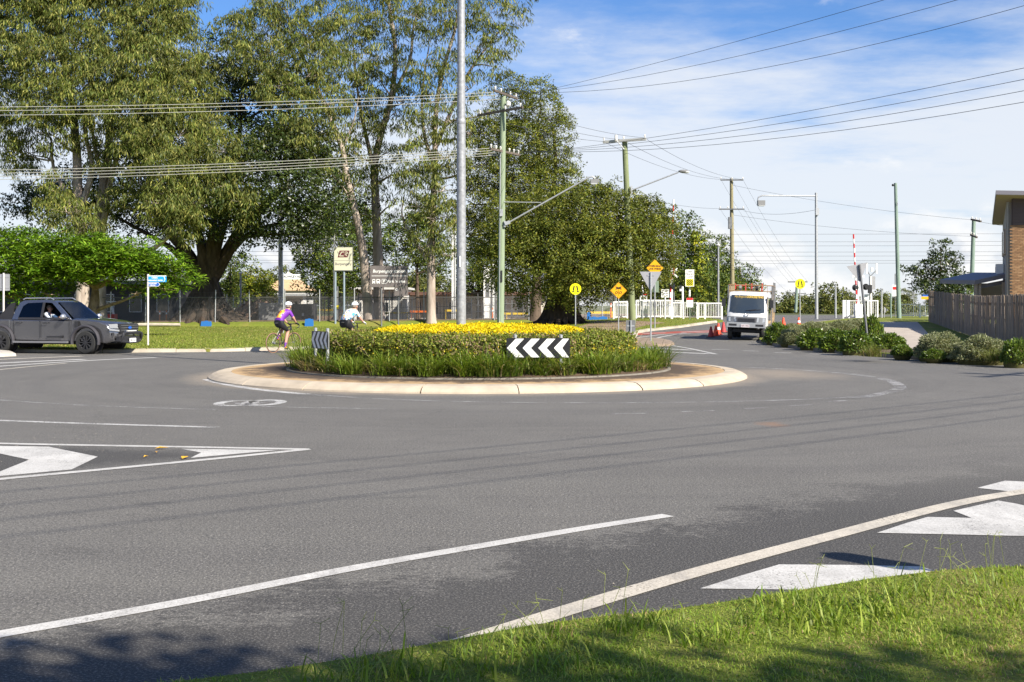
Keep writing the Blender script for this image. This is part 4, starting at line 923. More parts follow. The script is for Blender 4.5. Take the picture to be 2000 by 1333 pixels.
bgtree('leafy_tree', 'dark bushy tree between the pale gum and the fig', 450, 108, [(440, 545, 108, 1.8, 1.8), (462, 525, 108, 1.5, 1.5), (430, 585, 108, 1.6, 1.5), (470, 600, 108, 1.5, 1.0)], 'leafy', 0.25)
bgtree('leafy_tree', 'dark conifer-like tree behind the spreading gum', 815, 100, [(810, 450, 100, 1.8, 1.6), (780, 470, 100, 1.4, 1.2), (830, 480, 99.5, 1.7, 1.5), (800, 510, 100, 1.3, 1.2), (860, 500, 101, 1.6, 1.5), (840, 530, 101, 1.2, 1.0, .6), (820, 420, 100.5, 1.6, 1.3)], 'leafy', 0.3)
bgtree('leafy_tree', 'pale olive tree seen beside the lower park-and-ride board', 812, 125, [(805, 550, 125, 1.6, 1.8), (820, 575, 125, 1.6, 1.5), (800, 590, 125, 1.8, 1.4), (830, 600, 125, 1.6, 1.0)], 'far', 0.2)
bgtree('leafy_tree', 'shadowy tree between the lamp column and the green power pole', 935, 108, [(920, 500, 108, 2.0, 1.8), (955, 515, 108, 1.8, 1.7), (935, 555, 108, 2.0, 1.3), (905, 560, 108, 1.5, 1.5, .7), (965, 560, 108, 1.6, 1.4)], 'leafy', 0.3)
bgtree('leafy_tree', 'tall leafy tree draped with yellow-green vine behind the crossing signs', 1345, 96, [(1345, 440, 96, 1.1, 1.0), (1330, 475, 96, 1.5, 1.4), (1358, 490, 95.5, 1.4, 1.5), (1340, 530, 95, 1.7, 1.5), (1365, 550, 95, 1.5, 1.5), (1320, 560, 95.5, 1.5, 1.5), (1345, 585, 95, 1.8, 1.2), (1305, 590, 96, 1.4, 1.0)], 'leafy', 0.3)
vn = [o for o in C.objects if o.get('label', '').startswith('tall leafy tree draped')][0]
P_ = np.array([at(1366 + 6 * math.sin(k * 1.3) + rng.normal() * 5, 455 + k * 6, 94.2) - vn.location for k in range(24)]); 
link('vine', leaves('vine', *spray(P_, np.tile([0, -1.0, 0], (24, 1)), 26, 0.55, 0.3, 0.28, 0.17, (0.26, 0.27, 0.02), 0.3, (0.14, 0.18, 0.02), 0.3), LEAF), vn)
bgtree('leafy_tree', 'rounded olive tree behind the thin white lamp post at the crossing', 1392, 104, [(1385, 490, 104, 1.5, 1.5), (1402, 520, 104, 1.6, 1.5), (1380, 545, 103.5, 1.7, 1.6), (1405, 570, 103.5, 1.8, 1.5), (1390, 600, 103, 2.0, 1.3), (1415, 490, 104.5, 0.9, 0.9)], 'leafy', 0.3)
bgtree('leafy_tree', 'low dark tree directly behind the tray truck', 1445, 110, [(1430, 555, 110, 1.6, 1.4), (1450, 540, 110, 1.4, 1.2), (1462, 570, 110, 1.3, 1.2), (1440, 590, 110, 2.0, 1.4), (1470, 600, 110, 1.2, 0.9)], 'leafy', 0.25)
for i, (lab, px, Y, q) in enumerate((
    ('pale rounded tree beyond the crossing, right beside the tray truck', 1545, 165, [(1540, 600, 165, 2.6, 2.0), (1520, 612, 165, 2.0, 1.6), (1562, 608, 165, 2.2, 1.8), (1545, 620, 164, 3.0, 1.4)]),
    ('dark tree beyond the crossing behind the galvanised street light', 1622, 150, [(1615, 580, 150, 1.8, 1.6), (1632, 592, 150, 1.9, 1.7), (1605, 600, 150, 2.0, 1.6), (1640, 610, 150, 2.0, 1.4), (1620, 615, 149, 2.8, 1.4)]),
    ('low olive shrubbery tree beyond the crossing between street light and truck', 1588, 170, [(1590, 606, 170, 2.2, 1.8), (1575, 615, 170, 2.4, 1.4), (1600, 620, 170, 2.4, 1.2)]),
    ('small olive tree behind the crossing gate and leaning sign', 1712, 150, [(1700, 605, 150, 1.8, 1.3), (1722, 600, 150, 1.9, 1.5), (1735, 615, 150, 1.9, 1.3), (1690, 618, 150, 2.0, 1.0), (1712, 618, 150, 2.2, 1.1)]),
    ('faint low tree on the horizon beside the far gate', 1775, 190, [(1765, 610, 190, 2.2, 1.4), (1785, 612, 190, 2.4, 1.2), (1800, 615, 190, 2.2, 1.0)]))):
    bgtree('leafy_tree', lab, px, Y, q, 'far', 0.22, top=(px, 600))
# distant tree belt: individual crowns, low on the horizon
fb0 = base_at(900, 230)
ft = tree('distant_tree', 'distant grey-green tree in the belt beyond the railway', fb0, [fb0.copy(), fb0 + Vector((0, 0, 4)), fb0 + Vector((0.3, 0, 7))],
          [(fb0 + Vector((dx, dy, dz)), (r, r, r * 0.8), 1.0) for dx, dy, dz, r in ((0, 0, 8, 3), (-2.5, 0, 6, 2.6), (2.6, .5, 6.3, 2.7), (0.5, -2, 5, 2.6), (-1, 1, 4, 2.6), (3, -1, 4, 2.2), (-3.4, -1, 3.8, 2.0))], 'far', B_BRN, 0.3, group='distant trees beyond the railway')
for i in range(38):
    Y = rng.uniform(210, 320); px = -60 + i * 57 + rng.uniform(-15, 15)
    s_ = rng.uniform(0.6, 1.05) * (0.45 if px > 1460 else 1.0)
    x = (px - CX) / F * Y
    dup(ft, (x, Y, zt(x, Y) - 0.2), rng.uniform(0, 6.28), scale=(s_ * 1.2, s_ * 1.2, s_))
ft.location = ((660 - CX) / F * 260, 260, 0)
# sparse dark tree and bush behind the timber fence
tb = base_at(1832, 84)
tree('small_tree', 'small sparse dark-leaved tree behind the end of the timber fence', tb, [tb.copy(), at(1834, 580, 84), at(1836, 540, 84), at(1838, 490, 84)],
     [bl(*q) for q in ((1835, 490, 84, 0.9, 0.7, .8), (1828, 510, 84, 0.8, 0.6, .8), (1810, 525, 84, 1.0, 0.7, .8), (1795, 540, 84, 0.9, 0.6, .8), (1845, 530, 84, 1.0, 0.8, .8), (1862, 515, 84, 0.7, 0.7, .6), (1800, 560, 84, 0.9, 0.5, .8), (1830, 560, 84, 1.2, 0.8), (1775, 530, 84, 0.6, 0.3, .5), (1872, 505, 84, 0.45, 0.3, .5), (1850, 565, 84, 0.9, .6))], 'small', B_BRN, 0.12, per=2.2)
tb = base_at(1868, 72)
tree('garden_bush', 'dense dark bush behind the timber fence beside the carport', tb, [tb.copy(), at(1868, 590, 72), at(1868, 560, 72)], [bl(*q) for q in ((1850, 562, 72, 0.9, 0.7), (1870, 555, 72, 0.9, 0.7), (1885, 565, 72, 0.8, 0.7), (1865, 580, 71.8, 1.2, 0.7), (1880, 540, 72, 0.4, 0.4, .6))], 'small', B_BRN, 0.1, cat='bush', per=1.6)
# flat-topped poinciana behind the ute
FOL['poin'] = dict(cm2=2.2, cr=0.55, per=46, droop=0.25, L=0.30, W=0.075, base=(0.10, 0.19, 0.010), var=0.35, alt=(0.19, 0.29, 0.02), altp=0.3, mat=LEAF, tone=0.5, shell=0.3, mode='flat')
pb = base_at(180, 58)
tree('flat_topped_tree', 'low flat-topped feathery bright green tree behind the ute', pb, [pb.copy(), at(182, 610, 58), at(186, 575, 58), at(184, 545, 58)],
     [bl(*q) for q in ((-40, 495, 58, 2.2, 0.9), (20, 480, 58.5, 1.9, 0.7), (50, 465, 59, 1.4, 0.5, .8), (0, 530, 57, 2.0, 0.8), (60, 510, 57, 2.0, 0.8), (110, 495, 57.5, 1.9, 0.7), (70, 555, 56.5, 1.4, 0.5, .8), (120, 535, 56.5, 1.8, 0.6), (160, 488, 57.5, 1.9, 0.6), (215, 490, 57.5, 1.8, 0.6), (190, 520, 56.3, 2.0, 0.7), (250, 505, 57, 1.8, 0.7), (250, 540, 56.5, 1.5, 0.45, .8), (290, 515, 57, 1.6, 0.6), (320, 530, 57, 1.4, 0.6), (345, 545, 57, 1.0, 0.5, .8), (310, 565, 56.7, 1.2, 0.4, .6), (15, 580, 56.5, 1.2, 0.45, .7), (-60, 560, 57, 2.0, 0.9), (140, 510, 59.5, 2.4, 0.8), (240, 515, 59.5, 2.0, 0.7), (90, 575, 56.2, 0.9, 0.25, .6), (270, 575, 56.4, 0.6, 0.25, .5))],
     'poin', B_POI, 0.42, forks=[([at(185, 560, 58), at(205, 553, 57.5), at(230, 536, 57), at(262, 515, 57)], 0.2), ([at(184, 556, 58), at(150, 538, 57.5), at(95, 540, 57), at(60, 530, 57)], 0.22), ([at(184, 550, 58), at(178, 520, 58), at(160, 500, 58)], 0.18)])
# trees behind the photographer whose shade falls across the foreground
for lab, bx, by, h, q in (('leafy street tree behind the viewpoint shading the near verge', 7.6, -3.2, 5.0, ((0, 0, 6.3, 1.8), (-1.6, 0.6, 5.6, 1.4), (1.7, -0.4, 5.6, 1.5), (-0.6, -1.3, 5.2, 1.5), (0.9, 0.9, 5.4, 1.4), (-2.2, -0.9, 5.6, 1.2), (2.6, 0.3, 5.8, 1.2))),
                          ('second leafy street tree behind the viewpoint shading the near road edge', 3.4, -2.4, 4.8, ((0, 0, 6.2, 1.7), (-1.2, 1.1, 5.7, 0.9), (1.2, 0.6, 5.6, 1.2), (0.3, -1.3, 5.4, 1.3), (-1.5, -0.5, 5.6, 1.3), (2.0, 0.2, 5.5, 1.1)))):
    b = Vector((bx, by, 0.1))
    tree('street_tree', lab, b, [b.copy(), b + Vector((0.05, 0, 2)), b + Vector((0, 0.1, h))], [(b + Vector(c[:3]), (c[3], c[3], c[3] * 0.8), 1.0) for c in q], 'leafy', B_BRN, 0.16, per=2.6)

# ------------------------------------------------------------------ shrubs of the right-hand verge
def shrub_mesh(n, r, h, L, W, base, alt, altp, fuzz=0.10, mat=LEAF):
    d = rnd_dirs(n); d[:, 2] = np.abs(d[:, 2])
    lump = 1 + 0.10 * np.sin(d[:, 0] * 6 + 1) * np.sin(d[:, 1] * 7) + 0.07 * np.sin(d[:, 2] * 9 + d[:, 0] * 5)
    rad = (lump * (1 - fuzz * np.abs(rng.normal(size=n))))[:, None]
    p = d * rad * np.array([r, r, h]); 
    return leaves('leaf_shell', p, d * 0.7 + rng.normal(size=(n, 3)) * 0.65, rng.normal(size=(n, 3)), L * rng.uniform(.6, 1.4, n), W, colvar(n, base, 0.35, alt, altp), mat)
SILV = shrub_mesh(11000, 1.0, 1.0, 0.085, 0.034, (0.17, 0.19, 0.09), (0.28, 0.29, 0.17), 0.4)
GREEN = shrub_mesh(3800, 1.0, 1.0, 0.15, 0.085, (0.075, 0.125, 0.016), (0.16, 0.22, 0.025), 0.35, 0.2, LEAFG)
core = MB(); core.sphere((0, 0, 0.05), (0.86, 0.86, 0.80), 14); COREM = core.mesh('branches', TWIG, True)
FINE = tussock(420, 0.55, 0.40, (0.13, 0.15, 0.03), 0.25, 0.010)
SHR = [  # kind, px, py of the foot, width px, height px, label
 ('g', 1520, 668, 44, 36, 'rounded glossy green shrub at the kerb nose beside the truck'),
 ('s', 1552, 672, 52, 30, 'silvery shrub between the glossy green shrubs near the kerb nose'),
 ('s', 1545, 655, 50, 22, 'silvery shrub just behind the kerb-nose glossy shrub'),
 ('g', 1590, 677, 52, 34, 'glossy green shrub at the kerb right of the near silvery shrub'),
 ('s', 1590, 658, 70, 28, 'long silvery mound in the middle of the verge planting'),
 ('s', 1640, 655, 60, 28, 'silvery mound behind the bright green shrubs left of the leaning sign'),
 ('g', 1635, 681, 56, 36, 'glossy green shrub in the middle of the kerb planting'),
 ('s', 1672, 650, 50, 26, 'silvery mound at the back of the bed beside the leaning sign'),
 ('g', 1672, 686, 50, 40, 'bright glossy shrub in front of the leaning sign post'),
 ('g', 1702, 668, 36, 50, 'upright glossy shrub just right of the leaning sign post'),
 ('g', 1735, 682, 56, 30, 'dark sprawling shrub between leaning sign and driveway'),
 ('g', 1762, 694, 34, 20, 'low bright shrub at the kerb before the driveway'),
 ('f', 1705, 697, 34, 30, 'round tuft of fine grass at the kerb by the leaning sign'),
 ('s', 1838, 697, 80, 46, 'large silvery dome shrub at the foot of the driveway'),
 ('g', 1824, 700, 36, 18, 'low green plant in front of the large silvery dome shrub'),
 ('s', 1918, 702, 88, 46, 'large silvery dome shrub below the timber fence'),
 ('g', 1874, 698, 26, 28, 'dark green plant wedged between the two silvery domes'),
 ('f', 1948, 706, 40, 30, 'round tuft of fine grass by the second silvery dome'),
 ('g', 1985, 708, 46, 44, 'glossy leafy shrub beside the fine grass tuft below the fence'),
]
for k, px, py, w, h, lab in SHR:
    q = gr(px, py, 0.14); s_ = F / q.y
    T = thing('shrub' if k != 'f' else 'grass_tuft', lab, 'shrub' if k != 'f' else 'plant', q, rng.uniform(0, 6.28)); rx = w * 0.62 / s_; rz = h * 0.97 / s_
    T.scale = (rx, rx, rz) if k != 'f' else (rx * 2.6, rx * 2.6, rz * 2.0)
    if k == 'f': link('blades', FINE, T)
    else:
        link('leaf_shell', SILV if k == 's' else GREEN, T); link('branches', COREM, T)
# bark-chip bed under the shrubs and the footpath slab
bed = [tuple(gr(px, py)[:2]) for px, py in ((1488, 669), (1500, 672.3), (1560, 681), (1680, 693.6), (1800, 702.2), (2000, 712.6))]
bed += [tuple(gr(px, py)[:2]) for px, py in ((2000, 690), (1830, 686), (1740, 672), (1690, 655), (1560, 652), (1510, 656))]
struct('garden_bed', patch(bed, lambda x, y: vz(x, y) + 0.008, 1.5, SOIL, 'garden_bed'))
path = struct('driveway', patch([tuple(gr(px, py, 0.13)[:2]) for px, py in ((1690, 629.5), (1792, 629.5), (1806, 645), (1822, 662), (1800, 684), (1752, 682), (1720, 660), (1700, 645))], lambda x, y: vz(x, y) + 0.015, 2.0, pm('driveway_concrete', (0.38, 0.33, 0.28), 0.9, 0, 0.15, 1.5), 'driveway'))
# ------------------------------------------------------------------ poles and wires
def timber(name, a, b, sc_=2.0): return pm(name, a, 0.9, 0, 0, sc_, 0.4, 18, 0.2, col2=b, stretch=(6, 6, 0.6))
T_GREEN = timber('treated_green_timber', (0.28, 0.34, 0.23), (0.20, 0.245, 0.165))
T_OLIVE = timber('weathered_green_timber', (0.25, 0.29, 0.15), (0.15, 0.17, 0.09))
T_TEAL = timber('blue_green_timber', (0.26, 0.34, 0.29), (0.16, 0.21, 0.18))
T_ARM = timber('dark_arm_timber', (0.16, 0.13, 0.11), (0.07, 0.06, 0.05))
PORC = pm('porcelain', (0.72, 0.70, 0.66), 0.3)
GALV = pm('galvanised_column', (0.30, 0.31, 0.325), 0.5, 0.25, 0.25, 14, spec=0.4, detail=3)
LAMPGL = pm('lamp_glass', (0.60, 0.62, 0.62), 0.15)
LAMPB = pm('lamp_body_grey', (0.20, 0.20, 0.20), 0.5)
def shaft(T, top, r0, r1, mat, base_off=Vector((0, 0, 0)), n=12, name='pole'):
    mb = MB(); a = base_off; pts = [a + (top - a) * t for t in (0, .2, .4, .6, .8, 1)]
    mb.tube(pts, [r0 + (r1 - r0) * t for t in (0, .2, .4, .6, .8, 1)], n); return mb.build(name, mat, T, True)
def insul(T, p, s=1.0):
    mb = MB(); mb.lathe([(0.0, 0), (0.03 * s, 0), (0.03 * s, 0.05 * s), (0.06 * s, 0.07 * s), (0.04 * s, 0.10 * s), (0.065 * s, 0.13 * s), (0.035 * s, 0.18 * s), (0.0, 0.20 * s)], 8, p)
    return mb.build('insulator', PORC, T, True)
def crossarm(T, a, b, mat, ins=(), w=0.10):
    mb = MB(); mb.beam(a, b, w, w * 1.15); mb.build('crossarm', mat, T)
    for t in ins: insul(T, Vector(a) + (Vector(b) - Vector(a)) * t + Vector((0, 0, w * 0.55)))
def pole_thing(label, px, py_top, Y, r0, r1, mat, px_base=None, name='power_pole', cat='power pole'):
    b = base_at(px if px_base is None else px_base, Y)
    T = thing(name, label, cat, b); top = at(px, py_top, Y) - b
    shaft(T, top, r0, r1, mat); return T, b
def steps(T, b, mat=STEEL): pass
# near green pole with the big junction of wires
T, b = pole_thing('pale green timber power pole with three crossarms and a long lamp arm', 983, 188, 62, 0.185, 0.15, T_GREEN, 977.5)
L = lambda px, py, Y: at(px, py, Y) - b
crossarm(T, L(965, 177, 60.9), L(1010, 193, 63.1), T_ARM, (.05, .3, .7, .95)); crossarm(T, L(933, 226, 63.1), L(1021, 210, 60.9), T_ARM, (.06, .62, .95)); crossarm(T, L(957, 291, 61.2), L(1015, 303, 62.9), T_ARM, (.04, .2, .35, .65, .8, .96))
mb = MB(); mb.tube([L(988.5, 438, 61.9), L(1150, 347, 61.5), L(1157, 345, 61.5), L(1162, 349, 61.5)], 0.045, 8); mb.build('lamp_arm', STEEL, T, True)
mb = MB(); mb.tube([L(983, 395, 61.9), L(1057, 396, 61.7)], 0.025, 6); mb.build('stay_rod', STEEL, T)
mb = MB(); mb.beam(L(986, 432, 61.8), L(986, 444, 61.8), 0.1, 0.1); mb.beam(L(986, 438, 61.8), L(996, 434, 61.8), 0.2, 0.18); mb.build('arm_bracket', STEEL, T)
lm = MB(); lm.box(L(1160, 355.5, 61.5), (0.36, 0.32, 0.24)); lm.box(L(1168, 353, 61.5), (0.10, 0.2, 0.2)); lampo = lm.build('flood_lamp', LAMPB, T)
lm = MB(); lm.box(L(1160, 360, 61.3), (0.30, 0.25, 0.03)); lm.build('lens', LAMPGL, lampo)
mb = MB(); mb.box(L(979, 416, 61.75), (0.17, 0.12, 0.36)); mb.build('meter_box', STEEL, T)
mb = MB(); mb.tube([L(975, 640, 61.8), L(976.2, 470, 61.8), L(977.2, 303, 61.82), L(980, 296, 61.8)], 0.022, 6); mb.build('cable_conduit', STEEL, T)
mb = MB(); mb.lathe([(0.10, 0.1), (0.12, 0.12), (0.12, 0.30), (0.05, 0.36)], 8, L(993, 211, 61.8)); mb.build('surge_arrester', PORC, T, True)
mb = MB(); mb.box(L(979.5, 540, 61.8), (0.09, 0.03, 0.6)); mb.build('tag_plate', BLACK, T)
# second pole
T, b = pole_thing('weathered green timber power pole with single crossarm and short lamp arm', 1220, 276, 69, 0.20, 0.155, T_OLIVE, 1235.5)
L = lambda px, py, Y: at(px, py, Y) - b
crossarm(T, L(1178, 278, 69.3), L(1262, 272, 68.3), pm('grey_arm', (0.40, 0.40, 0.38), 0.7), (.02, .3, .48, .97), 0.13)
mb = MB(); mb.tube([L(1234, 372, 68.8), L(1325, 337, 68.6)], 0.04, 8); mb.build('lamp_arm', STEEL, T, True)
mb = MB(); mb.sphere(L(1335, 335, 68.6), (0.32, 0.14, 0.10), 10); lampo = mb.build('cobra_lamp', LAMPB, T, True)
mb = MB(); mb.sphere(L(1341, 336.5, 68.6), (0.17, 0.12, 0.085), 10); mb.build('lens', LAMPGL, lampo, True)
mb = MB(); mb.box(L(1233.5, 372, 68.75), (0.1, 0.1, 0.5)); mb.build('arm_bracket', STEEL, T)
mb = MB(); mb.beam(L(1205, 275.5, 68.6), L(1219, 292, 68.8), 0.04, 0.06); mb.build('brace', STEEL, T)
mb = MB(); mb.cyl(L(1203, 275, 68.8), L(1203, 264, 68.8), 0.09, 0.07); mb.build('fuse', PORC, T, True)
# third, across the tracks
T, b = pole_thing('tall timber power pole beyond the level crossing with two crossarms', 1428.5, 349, 100, 0.20, 0.14, timber('tan_timber', (0.34, 0.30, 0.17), (0.20, 0.18, 0.11)), 1431)
L = lambda px, py, Y: at(px, py, Y) - b
crossarm(T, L(1407, 352, 100), L(1452, 352, 99.5), STEELD, (.02, .5, .97), 0.09); crossarm(T, L(1404, 409, 100), L(1454, 409, 99.5), STEELD, (.05, .35, .65, .95), 0.09)
mb = MB(); mb.box(L(1426, 436, 99.8), (0.3, 0.3, 1.0)); mb.build('transformer_box', STEELD, T)
# far ones along the same line
T, b = pole_thing('short far green pole with one crossarm behind the yellow crossing disc', 1557, 548, 150, 0.20, 0.16, T_TEAL, 1554)
L = lambda px, py, Y: at(px, py, Y) - b
crossarm(T, L(1539, 551, 150), L(1577, 551, 150), STEELD, (.03, .5, .97), 0.14)
crossarm(T, L(1540, 574, 150), L(1574, 574, 150), STEELD, (), 0.12)
T, b = pole_thing('squat distant pole with a white crossarm behind the street light', 1605, 604, 160, 0.24, 0.2, T_TEAL)
L = lambda px, py, Y: at(px, py, Y) - b
crossarm(T, L(1590, 604, 160), L(1621, 604, 160), PORC, (), 0.28)
T, b = pole_thing('bare blue-green timber pole standing alone in the grass by the far gate', 1749, 358, 80, 0.155, 0.105, T_TEAL, 1756)
mb = MB(); mb.sphere(at(1744, 362, 80) - b, 0.09, 8); mb.build('knob', BLACK, T, True)
mb = MB(); mb.tube([at(1752, 395, 79.8) - b, at(1753, 398, 79.8) - b, at(1752.5, 402, 79.8) - b], 0.03, 5); mb.build('hook', STEEL, T)
T, b = pole_thing('green timber pole with small clustered arms behind the carport', 1902, 430, 95, 0.19, 0.15, T_TEAL, 1896)
L = lambda px, py, Y: at(px, py, Y) - b
crossarm(T, L(1897, 429, 95), L(1916, 433, 93), T_ARM, (.1, .5, .9), 0.12); crossarm(T, L(1896, 459, 95), L(1908, 464, 93), T_ARM, (.1, .5, .9), 0.12)
# lamp column of the island, and street light at the crossing
b = Vector((-1.16, 26.9, 0.30)); T = thing('lamp_column', 'thick galvanised lamp column rising from the golden hedge', 'street light', b)
mb = MB(); mb.tube([(0, 0, 0), (0, 0, 3), (0, 0, 5.55)], [0.112, 0.104, 0.098], 16); mb.tube([(0, 0, 5.5), (0, 0, 9), (0, 0, 12)], [0.094, 0.085, 0.075], 16); mb.build('column', GALV, T, True)
mb = MB(); mb.lathe([(0.10, 5.44), (0.105, 5.46), (0.105, 5.52), (0.098, 5.55)], 16); mb.build('joint_collar', GALV, T, True)
mb = MB()
for s in (-1, 1): mb.tube([(0, 0, 11.8), (s * 0.7, 0, 12.1), (s * 1.5, 0, 12.2)], 0.035, 8)
mb.build('lamp_arms', GALV, T, True)
for s in (-1, 1):
    mb = MB(); mb.sphere((s * 1.75, 0, 12.2), (0.34, 0.14, 0.09), 10); mb.build('lamp_head', LAMPB, T, True)
mb = MB(); mb.box((-0.02, -0.108, 2.3), (0.03, 0.006, 0.25)); mb.build('number_strip', WHITE, T)
b = base_at(1595, 77); T = thing('street_light', 'slim galvanised street light with long flat arm and hanging flood lamp', 'street light', b)
L = lambda px, py, Y=77: at(px, py, Y) - b
shaft(T, L(1594, 377), 0.115, 0.085, STEEL, name='column')
mb = MB(); mb.tube([L(1594, 383), L(1500, 382.5), L(1488, 382.5), L(1481, 386), L(1480, 392)], 0.045, 8); mb.build('arm', STEEL, T, True)
mb = MB(); mb.box(L(1486.5, 397), (0.46, 0.4, 0.32)); lo = mb.build('flood_lamp', LAMPB, T)
mb = MB(); mb.box(L(1487, 402.6, 76.9), (0.38, 0.34, 0.03)); mb.build('lens', LAMPGL, lo)
mb = MB(); mb.box(L(1596, 414, 76.8), (0.22, 0.2, 0.45)); mb.build('control_box', STEEL, T)
for nm, lab, px, y0, Y, r in (('lamp_post', 'thin white lamp post behind the white crossing railings', 1403, 480, 88, 0.08), ('marker_post', 'slim bare steel post between the street light and crossing gate', 1632, 556, 82, 0.075), ('marker_post', 'slim steel post beside the arrow board at the far gate', 1722, 566, 84, 0.075), ('lamp_post', 'thin lamp post beyond the fig tree roots', 470, 535, 100, 0.09)):
    b = base_at(px, Y); T = thing(nm, lab, 'post', b)
    shaft(T, at(px, y0, Y) - b, r, r * 0.8, STEEL if nm != 'lamp_post' else GALV, name='post')
    if nm == 'lamp_post':
        mb = MB(); mb.sphere(at(px, y0 - 1, Y) - b, (0.16, 0.16, 0.12), 8); mb.build('lantern', PORC, T, True)
    else:
        mb = MB(); mb.cyl(at(px, y0, Y) - b, at(px, y0 - 1.2, Y) - b, r, r * 0.4, 8); mb.build('cap', STEELD, T)
# ---- the junction pole to the right of the view, whose wires pass overhead
JP = Vector((21.5, 17.0, 0.1)); T = thing('power_pole', 'roadside timber power pole right of the view carrying wires overhead', 'power pole', JP)
shaft(T, Vector((0, 0, 11.4)), 0.18, 0.14, T_GREEN); crossarm(T, Vector((-0.9, -0.9, 10.7)), Vector((0.9, 0.9, 10.7)), T_ARM, (.05, .5, .95)); crossarm(T, Vector((-0.9, 0.7, 7.8)), Vector((0.9, -0.7, 7.8)), T_ARM, (.05, .35, .65, .95))
PB = Vector((-11, -9.5, 0.1)); T = thing('power_pole', 'roadside timber power pole behind the viewpoint', 'power pole', PB)
shaft(T, Vector((0, 0, 10)), 0.18, 0.14, T_GREEN); crossarm(T, Vector((-0.75, 0.9, 8.4)), Vector((0.75, -0.9, 8.4)), T_ARM, (.05, .35, .65, .95))
PL = Vector((-58, 64, 0.1)); T = thing('power_pole', 'roadside timber power pole beyond the gum trees along the left road', 'power pole', PL)
shaft(T, Vector((0, 0, 13.4)), 0.18, 0.14, T_GREEN); crossarm(T, Vector((0, -1.1, 12.7)), Vector((0, 1.1, 12.7)), T_ARM, (.05, .5, .95)); crossarm(T, Vector((0, -1.1, 9.3)), Vector((0, 1.1, 9.3)), T_ARM, (.05, .35, .65, .95))

W_DK = pm('wire_dark', (0.05, 0.052, 0.06), 0.6); W_LT = pm('wire_bare_aluminium', (0.55, 0.53, 0.47), 0.5, 0.4)
def wire(a, b, sag, r, label, group, mat=W_DK, n=22):
    a, b = Vector(a), Vector(b); pts = []
    for i in range(n + 1):
        t = i / n; p = a + (b - a) * t; pts.append(p - Vector((0, 0, 4 * sag * t * (1 - t))) - a)
    mb = MB(); mb.tube(pts, r, 5); o = mb.build('power_line', mat, smooth=True, fix=False); o.location = a
    return tag(o, label, 'wire', group)
for i, (A, dz) in enumerate(((at(963, 181, 60.9), 0.0), (at(972, 186, 62), -0.1), (at(1000, 193, 63.0), -0.25))):
    wire(A, PL + Vector((0, -1.0 + i, 12.85 + dz)), 0.75, 0.017, 'pale bare power line of the upper run crossing in front of the gums', 'upper bare power lines', W_LT)
for i, (px, py) in enumerate(((958, 290), (966, 294), (975, 298), (984, 302))):
    wire(at(px, py, 61.3 + i * 0.35), PL + Vector((0, -1.0 + 0.66 * i, 9.45 - 0.16 * i)), 0.95, 0.017, 'pale bare power line of the lower run crossing in front of the gums', 'lower bare power lines', W_LT)
for i, (A, bz, sg) in enumerate(((at(1008, 190, 63.0), 10.5, 0.4), (at(990, 186, 62), 10.8, 1.1), (at(970, 180, 61), 11.0, 1.85))):
    wire(A, JP + Vector((-0.85 + 0.85 * i, -0.85 + 0.85 * i, bz)), sg, 0.0085, 'dark power line of the upper run strung high across the open sky', 'upper dark power lines')
for i in range(4):
    A = at(1014 - 9 * i, 301 - 2.4 * i, 62.8 - 0.4 * i)
    wire(A, JP + Vector((-0.8 + 0.53 * i, 0.6 - 0.4 * i, 8.05 - 0.14 * i)), 0.60 + 0.24 * i, 0.0085, 'dark power line of the lower run strung across the open sky', 'lower dark power lines')
for i in range(4):
    wire(JP + Vector((-0.8 + 0.53 * i, 0.6 - 0.4 * i, 7.9)), PB + Vector((-0.7 + 0.47 * i, 0.85 - 0.56 * i, 8.5)), 0.8, 0.010, 'power line passing overhead behind the viewpoint', 'overhead power lines')
for i, (p, q) in enumerate((((1020, 212, 61.5), (1262, 270, 68.4)), ((985, 216, 62), (1212, 273, 69)), ((940, 224, 63), (1180, 277, 69.2)))):
    wire(at(*p), at(*q), 0.25, 0.010, 'thin power line between the two green timber poles', 'lines between the green poles')
for i, (p, q) in enumerate((((1262, 272, 68.4), (1451, 351, 99.5)), ((1220, 276, 69), (1429, 351, 100)), ((1180, 278, 69.2), (1408, 351, 100)))):
    wire(at(*p), at(*q), 0.45, 0.010, 'thin power line running from the green pole over the level crossing', 'lines over the crossing')
for i, (p, q) in enumerate((((1451, 351, 99.5), (1576, 549, 150)), ((1429, 351, 100), (1557, 549, 150)), ((1408, 351, 100), (1540, 549, 150)), ((1453, 408, 99.5), (1574, 573, 150)), ((1406, 408, 100), (1541, 573, 150)))):
    wire(at(*p), at(*q), 0.6, 0.008, 'faint power line descending towards the far poles', 'lines to the far poles')
for p, q, s_ in (((1430, 362, 100), (1900, 430, 95), 0.3), ((1430, 420, 100), (1900, 462, 95), 0.3), ((1300, 397, 90), (1405, 408, 100), 0.1), ((1452, 412, 100), (1595, 410, 77), 0.3), ((1902, 431, 95), (2080, 450, 90), 0.2)):
    wire(at(*p), at(*q), s_, 0.010, 'thin service line strung between poles beyond the crossing', 'service lines')
for i, (y0, Y) in enumerate(((455, 98), (470, 99), (478, 101), (490, 98.5), (498, 102), (507, 99.5), (512, 101.5))):
    z = CH + (HY - y0) / F * Y
    wire((-62, Y, z + 0.15), (62, Y, z), 0.2, 0.011, 'straight overhead wire of the railway', 'railway overhead wires')
